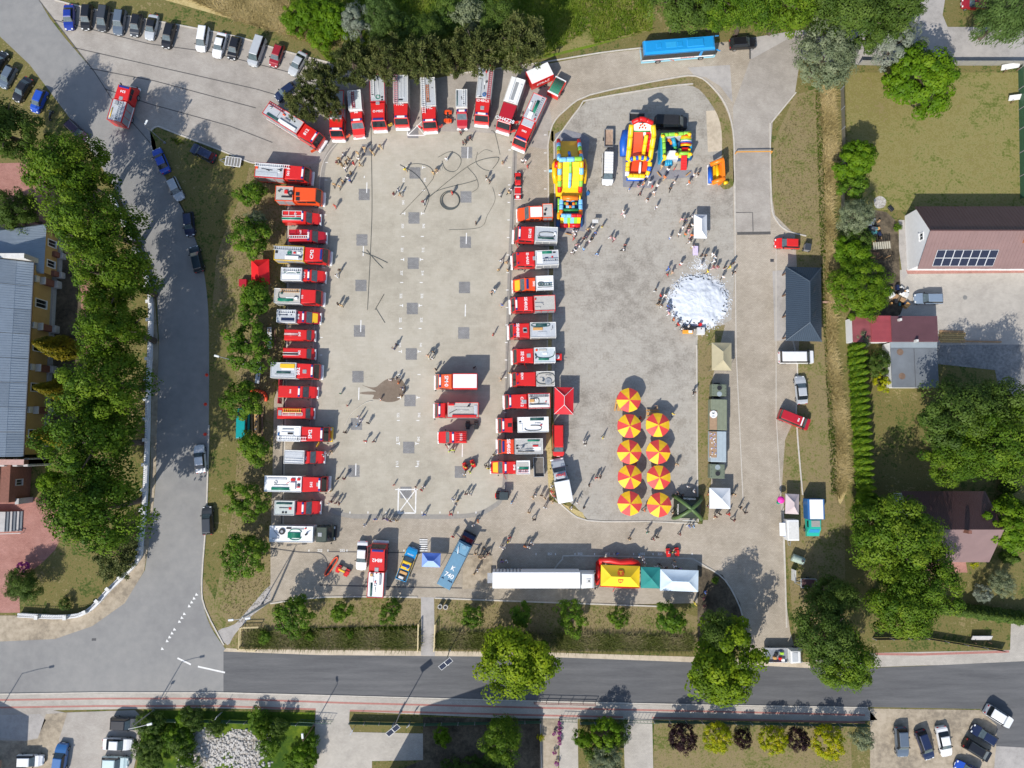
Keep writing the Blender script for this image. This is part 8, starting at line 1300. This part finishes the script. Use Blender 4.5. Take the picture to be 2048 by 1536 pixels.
for i, (k, x, y, r, h) in enumerate((('purple', 1366, 1476, 31, 4.5), ('yellow', 1436, 1476, 32, 4.2), ('purple', 1485, 1478, 19, 3.2), ('yellow', 1546, 1481, 30, 4.2), ('purple', 1594, 1478, 25, 4), ('yellow', 1655, 1484, 35, 4.5))): tree(k, x, y, r, h, ('purple leaved', 'golden yellow')[k == 'yellow']+f' ball clipped shrub in the lower garden row, {ORD[i]} from the left', 'clipped shrubs in the lower garden')
tree('greybush', 1725, 1476, 26, 4, 'grey green round shrub at the end of the clipped row'); tree('globe', 1212, 1467, 33, 5, 'bright green ball shaped tree by the garden path'); tree('bush', 1165, 1476, 18, 3.5, 'green shrub left of the ball shaped tree'); tree('shrub', 1240, 1465, 22, 3, 'dark shrub behind the ball shaped tree'); tree('grey', 1212, 1524, 38, 5, 'grey green conifer at the bottom edge'); tree('shrub', 1190, 1500, 26, 3, 'brownish shrub between path and driveway')
tree('lime', 1010, 1480, 46, 8, 'yellowish green tree in the shaded lower garden'); tree('bush', 884, 1472, 17, 3, 'small round bush in the shaded lower garden'); tree('goldbush', 1081, 1474, 8, 1.2, 'tiny yellow bush beside the flower bed'); 
for i, x in enumerate((905, 935, 970, 1000)): tree('shrub', x, 1532, 20, 2, f'clipped bush along the bottom edge, {ORD[i]} from the left', 'bushes along the bottom edge')
for i, (x, y, r) in enumerate(((1119, 1446, 4.5), (1119, 1456, 4.5), (1119, 1466, 4.5), (1119, 1476, 4.5), (1119, 1485, 4.5), (1109, 1467, 4.5), (1109, 1504, 4.5), (1113, 1527, 5))): tree('pink', x, y, r, .9, f'pink and violet flower clump by the garden path, {ORD[i]} counted downwards', 'flower clumps along the garden path', None, 'flowers')
qr = random.Random(4)
for i in range(26):
    while True:
        x, y = qr.uniform(290, 625), qr.uniform(1432, 1534)
        if not (385 < x < 535 and 1462 < y): break
    auto(tree(qr.choice(['lshrub', 'lshrub', 'shrub', 'bush']), x, y, qr.uniform(14, 27), qr.uniform(1.6, 3), '', 'shrubs on the wild plot'), 'overgrown shrub on the wild plot', g(x, y))
for i, (x, y, r) in enumerate(((1795, 455, 9), (1430, 1160, 8), (700, 1268, 9), (620, 1272, 10), (1085, 1290, 12), (530, 1275, 14))): tree('lshrub', x, y, r, 1.1, f'weedy tuft of leaves, {("by the white gable", "at the pale gazebo", "in the ditch near the young tree", "in the ditch under the tree", "behind the middle maple", "at the left ditch end")[i]}', 'weedy tufts')
# ---- grasses nobody could count
def pip(x, y, poly):
    c = np.zeros(len(x), bool); n = len(poly)
    for i in range(n):
        x1, y1 = poly[i]; x2, y2 = poly[i-1]; hit = ((y1 > y) != (y2 > y)) & (x < (x2-x1)*(y-y1)/((y2-y1) or 1e-9)+x1); c ^= hit
    return c
def grass(name, polys, n, h0, h1, wd, cols, lean=.35, seed=1):
    r = np.random.default_rng(seed); V = []; T = []
    for poly in polys:
        a = np.array(poly); A = abs(sum(a[i-1][0]*a[i][1]-a[i][0]*a[i-1][1] for i in range(len(a))))/2; m = int(n*A/1000.)
        x = r.uniform(a[:, 0].min(), a[:, 0].max(), m*3); y = r.uniform(a[:, 1].min(), a[:, 1].max(), m*3); k = pip(x, y, poly); x, y = x[k][:m], y[k][:m]; m = len(x)
        u = (x-1024)/F; v = -(y-768)/F; t_ = HC/(cos(TH)-v*sin(TH)); P = np.stack([u*t_, (v*cos(TH)+sin(TH))*t_, np.full(m, .03)], 1)
        for b in range(3):
            a_ = r.uniform(0, 2*pi, m); h = r.uniform(h0, h1, m); d = np.stack([np.cos(a_), np.sin(a_), np.zeros(m)], 1); s = np.stack([-np.sin(a_), np.cos(a_), np.zeros(m)], 1)*wd; tip = P+d*(h*lean*r.uniform(.3, 1.6, m))[:, None]+np.array([0, 0, 1.])*h[:, None]; mid = P*.5+tip*.5+s*.8
            V.append(np.stack([P-s, P+s, mid, tip], 1).reshape(-1, 3)); T.append(np.clip(.5+.35*np.sin(P[:, 0]*.9)*np.cos(P[:, 1]*.7)+r.normal(0, .2, m), 0, 1))
    me = leaf_mesh(name, np.concatenate(V), np.concatenate(T), leaf_mat(name, cols, .3)); return struct(link(name, me), 'stuff')
grass('tall_dry_grass', [[(1642, 180), (1668, 178), (1672, 300), (1662, 420), (1672, 520), (1668, 700), (1690, 830), (1695, 960), (1676, 1000), (1672, 860), (1655, 720), (1652, 560), (1650, 400)], [(340, -20), (560, -20), (600, 42), (690, 92), (680, 105), (560, 66), (470, 40)]], 420, .25, .7, .05, [(.32, .25, .10), (.50, .40, .18), (.62, .50, .27)], 1.4, 2)
grass('meadow_grass', [[(570, -20), (1180, -20), (1175, 60), (1085, 116), (660, 122), (600, 60)], [(1180, -10), (1300, -10), (1300, 60), (1180, 90)]], 110, .3, .8, .06, [(.07, .13, .01), (.15, .22, .015), (.24, .26, .05)], 1.2, 3)
grass('ditch_reeds', [[(490, 1264), (838, 1262), (838, 1294), (490, 1292)], [(874, 1266), (1100, 1268), (1385, 1276), (1385, 1298), (874, 1294)]], 420, .3, .9, .05, [(.07, .09, .018), (.15, .17, .04), (.30, .25, .14)], 1.2, 4)
grass('lush_bank_grass', [[(560, 1258), (838, 1250), (838, 1266), (560, 1272)], [(1630, 180), (1642, 180), (1652, 420), (1650, 560), (1655, 720), (1672, 860), (1676, 990), (1662, 990), (1642, 560)], [(340, 275), (360, 280), (375, 290), (350, 290)]], 240, .15, .4, .05, [(.04, .09, .006), (.09, .15, .01), (.15, .19, .02)], .5, 5)
grass('lawn_tufts', [[(440, 420), (500, 340), (570, 340), (570, 640), (540, 800), (541, 1200), (480, 1250), (440, 1220), (470, 1000), (478, 800), (440, 600)], [(1550, 300), (1590, 200), (1640, 180), (1640, 560), (1600, 470), (1556, 430)], [(545, 1212), (840, 1200), (838, 1250), (560, 1252)], [(872, 1202), (1330, 1218), (1380, 1262), (872, 1258)]], 60, .06, .16, .035, [(.10, .11, .03), (.19, .165, .06), (.27, .21, .10)], .8, 6)
rb = np.random.default_rng(9); vs = []; fs = []; M4 = []
for k in range(700):
    x, y = rb.normal(458, 48), rb.normal(1502, 24)
    if not (350 < x < 545 and 1455 < y < 1560): continue
    p = g(x, y); s = rb.uniform(.08, .28); n0 = len(vs); q = [Vector(unit(1, rb)[0])*s*rb.uniform(.6, 1.2) for _ in range(0)]
    for dx, dy, dz in ((-1, -1, 0), (1, -1, 0), (1, 1, 0), (-1, 1, 0), (-.7, -.6, 1), (.6, -.7, 1), (.7, .6, .9), (-.6, .7, .8)): vs.append((p.x+s*dx*rb.uniform(.6, 1.2), p.y+s*dy*rb.uniform(.6, 1.2), .02+s*dz*.9))
    fs += [tuple(n0+i for i in f) for f in ((4, 5, 6, 7), (0, 1, 5, 4), (1, 2, 6, 5), (2, 3, 7, 6), (3, 0, 4, 7))]
m = MB(); m.add(vs, fs); o = m.obj('rubble_stones', M((.50, .47, .43), .9, .35, 1.2)); struct(o, 'stuff')
# ================================================================ PEOPLE
SKIN = [M((.50, .27, .17), .6, .05), M((.42, .22, .14), .6, .05), M((.56, .33, .22), .6, .05)]
HAIR = [M((.03, .018, .012), .7, .1), M((.09, .05, .025), .7, .1), M((.28, .19, .09), .7, .1), M((.012, .01, .01), .7, .1)]
CLO = dict(w=((.70, .70, .69), 'white'), k=((.018, .018, .02), 'black'), r=((.55, .03, .03), 'red'), b=((.05, .14, .45), 'blue'), n=((.03, .04, .11), 'navy'), g=((.02, .22, .14), 'green'), y=((.72, .58, .06), 'yellow'), o=((.70, .18, .05), 'orange'), s=((.55, .36, .26), 'skin coloured'), t=((.52, .37, .19), 'tan'), p=((.62, .34, .36), 'pink'), v=((.22, .16, .40), 'violet'), d=((.09, .09, .10), 'grey'), l=((.28, .48, .68), 'light blue'), m=((.16, .04, .05), 'maroon'), f=((.55, .75, .08), 'lime yellow'))
CM_ = {k: M(v[0], .8, .06, 4) for k, v in CLO.items()}
SHOE = M((.05, .045, .04), .7, .2)
def body_pose(seed):
    """joints of one pose (x forward, y left) with radii; 'd' collects the bones with their garment"""
    P = [dict(st=.0, kn=0., ar=.12, el=.15, hd=0), dict(st=.32, kn=.25, ar=.35, el=.4, hd=.1), dict(st=-.28, kn=.3, ar=-.3, el=.5, hd=-.1), dict(st=.06, kn=0., ar=.75, el=1.0, hd=.3), dict(st=.1, kn=.05, ar=.2, el=1.5, hd=.2), dict(st=.2, kn=.1, ar=.1, el=.2, hd=0)][seed]
    J = {}; add = lambda n, p, r: J.__setitem__(n, (Vector(p), r))
    add('pelvis', (0, 0, .96), .135); add('waist', (.0, 0, 1.12), .125); add('chest', (.01, 0, 1.32), .15); add('neck', (.0, 0, 1.50), .06); add('head', (.03+.03*P['hd'], .02*P['hd'], 1.62), .098); add('crown', (.02, .02*P['hd'], 1.70), .085); add('face', (.075, .03*P['hd'], 1.60), .062)
    for s, nm in ((1, 'l'), (-1, 'r')):
        st = P['st']*s; add('hip'+nm, (0, .09*s, .90), .105); add('knee'+nm, (st*.45+.04, .10*s, .50), .068); add('ankle'+nm, (st*.95-P['kn']*(.25 if st < 0 else 0), .10*s, .09+(.06 if st < -.2 else 0)), .045); a = J['ankle'+nm][0]; add('toe'+nm, (a.x+.17, a.y+.02*s, .04), .04); sw = -P['ar']*s if P['ar'] < .5 else P['ar']*.4
        add('shoulder'+nm, (0, .19*s, 1.42), .068); add('elbow'+nm, (sw*.28, .25*s, 1.15), .045); add('wrist'+nm, (sw*.42+.22*min(P['el'], 1.2), .23*s, .92+.16*max(P['el']-.5, 0)), .032); wv = J['wrist'+nm][0]; add('palm'+nm, (wv.x+.05, wv.y, wv.z-.07), .036)
    E = [('pelvis', 'waist'), ('waist', 'chest'), ('chest', 'neck'), ('neck', 'head'), ('head', 'crown'), ('head', 'face')]
    for nm in 'lr': E += [('pelvis', 'hip'+nm), ('hip'+nm, 'knee'+nm), ('knee'+nm, 'ankle'+nm), ('ankle'+nm, 'toe'+nm), ('chest', 'shoulder'+nm), ('shoulder'+nm, 'elbow'+nm), ('elbow'+nm, 'wrist'+nm), ('wrist'+nm, 'palm'+nm)]
    return J, E
def make_pose(seed):
    J, E = body_pose(seed); names = list(J); me = bpy.data.meshes.new('pose'); me.from_pydata([J[n][0] for n in names], [(names.index(a), names.index(b)) for a, b in E], []); o = bpy.data.objects.new('pose', me); C.objects.link(o)
    sk = o.modifiers.new('skin', 'SKIN'); sd = me.skin_vertices[0].data
    for i, n in enumerate(names): r = J[n][1]; sd[i].radius = (r, r*(1.25 if n in ('chest', 'pelvis', 'waist') else 1)); sd[i].use_root = n == 'pelvis'
    sb = o.modifiers.new('sub', 'SUBSURF'); sb.levels = 1; dg = bpy.context.evaluated_depsgraph_get(); bm = bmesh.new(); em = bpy.data.meshes.new_from_object(o.evaluated_get(dg)); bm.from_mesh(em); bpy.data.objects.remove(o)
    bmesh.ops.triangulate(bm, faces=[]); bm.normal_update(); V = [v.co.copy() for v in bm.verts]; VN = [v.normal.copy() for v in bm.verts]; FS = [tuple(v.index for v in f.verts) for f in bm.faces]; FC = [f.calc_center_median() for f in bm.faces]; bm.free()
    def zone(p):
        best = None
        for a, b in E:
            A, B = J[a][0], J[b][0]; d = B-A; t_ = max(0, min(1, (p-A).dot(d)/max(d.length_squared, 1e-9))); q = (p-(A+d*t_)).length-(J[a][1]*(1-t_)+J[b][1]*t_)*.8
            if best is None or q < best[0]: best = (q, a, b, t_)
        a, b, t_ = best[1:]
        if b[:-1] in ('toe',) or (b[:-1] == 'ankle' and t_ > .93): return 'shoes'
        if b[:-1] in ('knee', 'ankle', 'hip') or (a == 'pelvis' and b == 'waist' and t_ < .35): return 'trousers'
        if b in ('waist', 'chest') or b[:-1] == 'shoulder' or (b[:-1] == 'elbow' and t_ < .75) or (b == 'neck' and t_ < .35): return 'shirt'
        if b in ('crown',) and p.x < .07 or (b == 'head' and p.x < -.02 and p.z > 1.56): return 'hair'
        return 'skin'
    Zf = [zone(c) for c in FC]; m = MB(); m.v = [tuple(v) for v in V]; m.f = list(FS); m.m = [0]*len(FS)
    for nm in 'lr':                                      # hands: four fingers of unequal length and a thumb, each bent
        p = J['palm'+nm][0]; w = J['wrist'+nm][0]; d = (p-w).normalized(); s = 1 if nm == 'l' else -1; ac = Vector((1, 0, 0))-d*d.x; ac = ac.normalized(); nn = d.cross(ac)
        for i, L in enumerate((.062, .072, .068, .052)): b0 = p+ac*(-.03+.02*i)+d*.015; m.tube([b0, b0+d*L*.55+nn*.004*s, b0+d*L*.95+nn*.02*s], .0095, 5, 0, False, .007)
        b0 = p+ac*.034-d*.02; m.tube([b0, b0+ac*.025+d*.02, b0+ac*.03+d*.05], .011, 5, 0, False, .008)
    m.tube([(J['face'][0].x+.05, J['face'][0].y, 1.625), (J['face'][0].x+.068, J['face'][0].y, 1.595)], .012, 5, 0, False, .016)   # nose
    for s in (-1, 1): m.tube([(.02, s*.092, 1.64), (.015, s*.103, 1.62), (.02, s*.094, 1.585)], .014, 5)                             # ears
    out = {'body': m.mesh('person', [SKIN[0]], True)}
    for g_, off in (('shirt', .016), ('trousers', .014), ('shoes', .012), ('hair', .022)):
        fs = [f for f, z in zip(FS, Zf) if z == g_]; ix = {}; vs = []
        for f in fs:
            for i in f:
                if i not in ix: ix[i] = len(vs); vs.append(V[i]+VN[i]*off)
        q = MB(); q.add(vs, [tuple(ix[i] for i in f) for f in fs]); out[g_] = q.mesh(g_, [SHOE], True)
    return out
POSE = [make_pose(i) for i in range(6)]
DATA = """687,309,wn 678,318,tk 674,325,mt 683,329,tt 692,325,tk 697,317,tt 707,326,rr 715,306,tt 717,318,wt 720,329,tt 691,337,wn 729,297,tt 741,301,tk 746,307,tt 760,293,tt 701,346,tk 695,356,wn 700,361,bn 685,362,tk 668,369,tk 679,373,tk 810,339,yt 796,380,wl 787,387,mm 800,389,ts
926,285,mk 932,282,kk 940,276,mk 921,265,mk 893,318,ww 866,346,tt 872,341,tt 973,355,kw 979,362,kk 1005,325,ts 904,385,rr 846,404,mk 1000,390,wk 1017,385,tk 1021,380,ww 1045,322,wk 1051,321,wp 1055,331,rr 952,446,kk
670,412,rr 673,551,ww 679,540,kt 676,608,kk 683,611,tt 787,697,nn 792,690,nk 856,711,st 864,716,wk 866,704,kk 872,739,kt 986,669,rw 1002,521,ww 997,540,tk 1012,525,tt 1015,541,tk 983,584,sk 989,580,wl 1004,610,bt 949,735,kw 1002,759,tt 1019,746,tt 781,760,wp 797,765,oo 794,756,kn
805,776,nw 803,791,kt 760,798,wo 680,787,gk 694,811,rw 717,834,wp 722,840,wv 715,850,ln 736,846,kk 690,865,kk 731,882,rw 747,883,mk 676,957,kk 688,957,mk 662,982,tk 664,903,tk 656,908,ww 648,911,wl 663,1003,mk 672,1006,mw 679,1007,mw 658,1007,ww 787,970,rr 831,974,mr 843,980,rw 848,973,wk
729,1050,ww 751,1038,bw 767,1037,nk 774,1039,vn 781,1042,mt 787,1041,wk 794,1041,tw 848,1029,bb 901,1028,rr 906,999,wb 910,1009,wk 915,1002,tk 932,988,mk 940,988,wk 898,889,nw 900,902,fw 907,900,fk 930,934,yk 945,928,yr 929,948,wt 940,944,ft 972,932,kk 977,937,yk 988,910,kk 947,1050,wn 956,1042,os 906,1073,rw
951,1107,ts 958,1114,ts 963,1116,st 969,1114,st 969,1097,kk 977,1107,mk 949,1147,tm 955,1140,ws 1002,1094,wm 1008,1096,ww 1019,1075,rw 1017,1083,yr 1004,1123,vk 1013,1122,ww 1072,990,wk 1066,995,ts 1083,991,kt 1090,997,tm 1103,973,ww 1104,983,rr 1107,991,rw 1105,1003,tt 1090,1015,ww 1058,1025,ts 1068,1039,kk 1024,1004,ll 1154,1004,wk 1143,1016,wn 1168,1015,kk 1178,970,kw 1193,955,rw 1201,954,kt 1050,1093,ok 1057,1094,wn 1064,1086,ww
1170,888,kw 1167,882,wt 1206,875,yw 1354,928,tt 1346,828,yw 1388,785,kk 1260,1078,tk 1295,1064,gw 1307,1078,mk 1314,1074,kk 1360,1068,mk 1378,1052,bw 1387,1052,ln 1481,1015,kd 1491,1025,kk 1468,1040,mk 1431,1033,mt 1439,1028,kt 1458,1028,rr 1418,988,tr 1419,1013,wr 1468,988,tk 1387,981,wk 1376,973,ww 1356,988,kk 1364,990,kd 1346,1025,tk 1289,1020,ok 1234,805,tt 1314,815,tk 1281,836,rk 1271,928,rk
1235,1108,bb 1264,1119,ok 1279,1113,wl 1286,1118,ww 1289,1125,wv 1314,1134,ww 1320,1129,kk 1331,1135,kw 1349,1122,kt 1349,1133,ww 1359,1138,vk 1219,1124,rk 1240,1125,rk 1338,1105,wr 1346,1104,yr 1352,1105,wr 1410,1184,bn 1407,1196,mk 1390,1207,yy 1408,1211,mk
1146,462,ww 1153,463,wp 1149,468,wp 1148,476,rr 1176,459,tm 1185,455,wd 1167,476,mk 1173,474,nk 1179,482,wp 1184,477,kk 1191,465,bb 1205,452,ky 1153,490,pw 1159,492,ww 1167,498,lb 1150,501,wk 1144,505,wm 1194,507,lb 1221,475,pw 1228,478,pm 1250,490,mk 1247,499,wk 1246,424,wp 1249,431,ww 1313,414,wn
1323,334,tt 1336,340,wn 1329,355,ot 1349,365,ww 1340,378,kk 1315,371,ww 1305,372,rr 1308,385,ws 1295,399,kw 1280,387,mk 1259,378,bw 1277,371,kp 1288,366,to 1294,353,ww 1299,365,ww 1378,365,ow 1387,350,wn 1396,349,kw 1363,439,ps 1371,440,nk 1350,336,rr
1340,475,wb 1358,469,wd 1366,455,ww 1370,469,og 1378,460,pp 1383,471,op 1379,484,ww 1384,493,wt 1382,478,kk 1384,433,wk 1384,451,wk 1378,452,kk 1404,511,kk 1411,511,kk 1425,509,ww 1430,515,wl 1428,522,ww 1427,534,mp 1435,534,mp 1450,535,km 1460,534,yy 1467,526,kk 1467,545,kk 1415,543,yt 1402,531,ww 1446,554,wk 1337,537,bb 1336,548,rr 1344,545,st 1362,528,wr
1311,580,kw 1321,591,rm 1319,601,kk 1317,608,kt 1323,611,kw 1330,591,ww 1336,612,bn 1337,619,vw 1337,627,pw 1347,639,ok 1356,649,rk 1364,658,wk 1377,652,ww 1397,656,rw 1357,674,oo 1477,570,wt 1478,577,os 1468,582,ww 1463,608,vb 1469,604,ww 1491,604,kw 1501,611,kk 1495,655,lw 1485,666,tt 1480,659,mk 1472,677,wb 1364,574,nn 1391,573,mt 1371,595,kk 1400,597,dt 1422,601,mm 1443,635,ks 1383,580,ts
1390,685,nw 1395,681,km 1403,685,lb 1415,690,wk 1392,718,wk 1391,727,wt 1413,734,kk 1432,744,bw 1468,683,ts 1186,696,wk 1205,703,ww 1215,704,wn 1311,725,pp 1321,730,pt 1124,604,pw 1130,606,mw 1546,172,ws 1542,200,ok 1513,192,wt 1505,222,rw 1510,227,ks 1530,375,ww 1558,520,ww 1555,574,yk 1556,584,wk
369,261,wb 380,261,pw 399,250,ko 401,265,tt 389,272,kk 462,296,wv 548,285,fg 942,236,ow 987,192,kk 997,197,mt 1004,200,mk 732,216,mk 783,209,tk 1095,196,tt 1101,198,tk 1097,223,oo 1109,209,ws 1090,257,bn 1067,278,ot 708,179,ws 602,366,tr 608,368,rr 597,447,tk 638,574,ts 624,619,tt 527,736,wv 603,763,tk 604,802,ww 612,799,ww 625,806,vw 562,708,wk 534,830,bb 537,836,ww 539,851,wb 564,838,wn 572,895,mk 591,896,tk 567,986,ts 592,986,mk 604,996,ok 652,1034,ww 659,1027,tm 670,1027,kk 676,1035,wm 682,1042,wp
563,1092,wk 563,1099,ok 568,1113,wv 677,1142,yr 687,1146,wk 679,1178,kk 724,1182,mk 701,1200,ww 710,1125,wn 703,1134,mw 632,1177,kk 523,1206,kk 853,1273,kk 1067,443,kk 1074,448,mt 1082,448,tk 1120,466,kw 1126,474,wk 1011,618,tw 1015,628,bn 1035,635,wk 1091,642,wk 1013,662,rk 1049,688,kk 1029,688,ps 1034,730,ps 1016,757,tk 1019,771,tk 1018,916,tk 1044,918,oo 973,855,rk 967,870,mw 980,873,kk 1061,663,mn,2.82 1083,665,kt,2.82 921,1108,ww,2.92"""
PE = [e.split(',') for e in DATA.split()][:]
print('people', len(PE))
q = random.Random(21)
KID = {(1364, 574), (1391, 573), (1371, 595), (1400, 597), (1422, 601), (1443, 635), (1383, 580), (1338, 105), (787, 970), (831, 974), (760, 798), (1148, 476), (1305, 372), (1350, 336), (1357, 674), (1336, 548), (1055, 331), (831, 974), (680, 787), (1097, 223), (1346, 1104), (1352, 1105), (1338, 1105), (694, 811)}
for i, e in enumerate(PE[:298]):
    x, y = int(e[0]), int(e[1]); z = float(e[3]) if len(e) > 3 else 0.
    kid = (x, y) in KID; s = q.uniform(.62, .76) if kid else q.uniform(.94, 1.05); p = g(x, y, z+.9); p.z = z
    ps = POSE[q.choice([0, 0, 1, 2, 3, 4, 5])]; o = link('person', ps['body'], None, p, q.uniform(0, 6.28)); o.scale = (s*1.06, s*1.06, s); recol(o, q.choice(SKIN))
    a, b = CLO[e[2][0]][1], CLO[e[2][1]][1]
    for nm, mt in (('shirt', CM_[e[2][0]]), ('trousers', CM_[e[2][1]]), ('shoes', SHOE if q.random() < .7 else CM_['w']), ('hair', q.choice(HAIR))): recol(link(nm, ps[nm], o), mt)
    tag(o, '', 'child' if kid else 'person', 'visitors and firefighters on the fairground'); o['category'] = 'person'
    wear = ('bare chested' if a == 'skin coloured' else a+' top')+' and '+('bare legs' if b == 'skin coloured' else b+' legwear') if a != b else f'all {a} clothes'
    if a == 'skin coloured': wear = 'light skin toned top and '+b+' legwear'
    elif b == 'skin coloured': wear = a+' top and bare legs'
    auto(o, ('child in ' if kid else 'person in ')+wear, Vector((p.x, p.y, 0)))
# ---------------------------------------------------------------- labels that single out each of the many look-alikes
def rel(dx, dy):
    a = math.degrees(atan2(dy, dx)) % 360
    return ('right of', 'above right of', 'above', 'above left of', 'left of', 'below left of', 'below', 'below right of')[int((a+22.5)//45) % 8]
for i in range(len(LAND)): pass
def cand(head, p):
    L = sorted(LAND, key=lambda l: max(hypot(l[1]-p[0], l[2]-p[1])-l[3]*.6, 0))
    return L[:5]
used = {}
pend = []
for o, head, p in AUTO:
    L = cand(head, p); done = False
    for l in L[:4]:
        d = hypot(p[0]-l[1], p[1]-l[2]); r_ = rel(p[0]-l[1], p[1]-l[2])
        lab = f'{head} {r_} {l[0]}' if d > l[3]*.55 else f'{head} at {l[0]}'
        if lab not in used and len(lab.split()) <= 16: used[lab] = o; o['label'] = lab; done = True; break
    if not done: pend.append((o, head, p, L))
for o, head, p, L in pend:
    ok = False
    for w_ in ('second', 'third', 'fourth', 'fifth', 'sixth', 'another', 'further'):
        for l in L[:2]:
            lab = f'{w_} {head} {rel(p[0]-l[1], p[1]-l[2])} {l[0]}'
            if lab not in used and len(lab.split()) <= 16: used[lab] = o; o['label'] = lab; ok = True; break
        if ok: break
    if not ok: o['label'] = ' '.join(f'{head} {rel(p[0]-L[0][1], p[1]-L[0][2])} {L[0][0]}'.split()[:16])
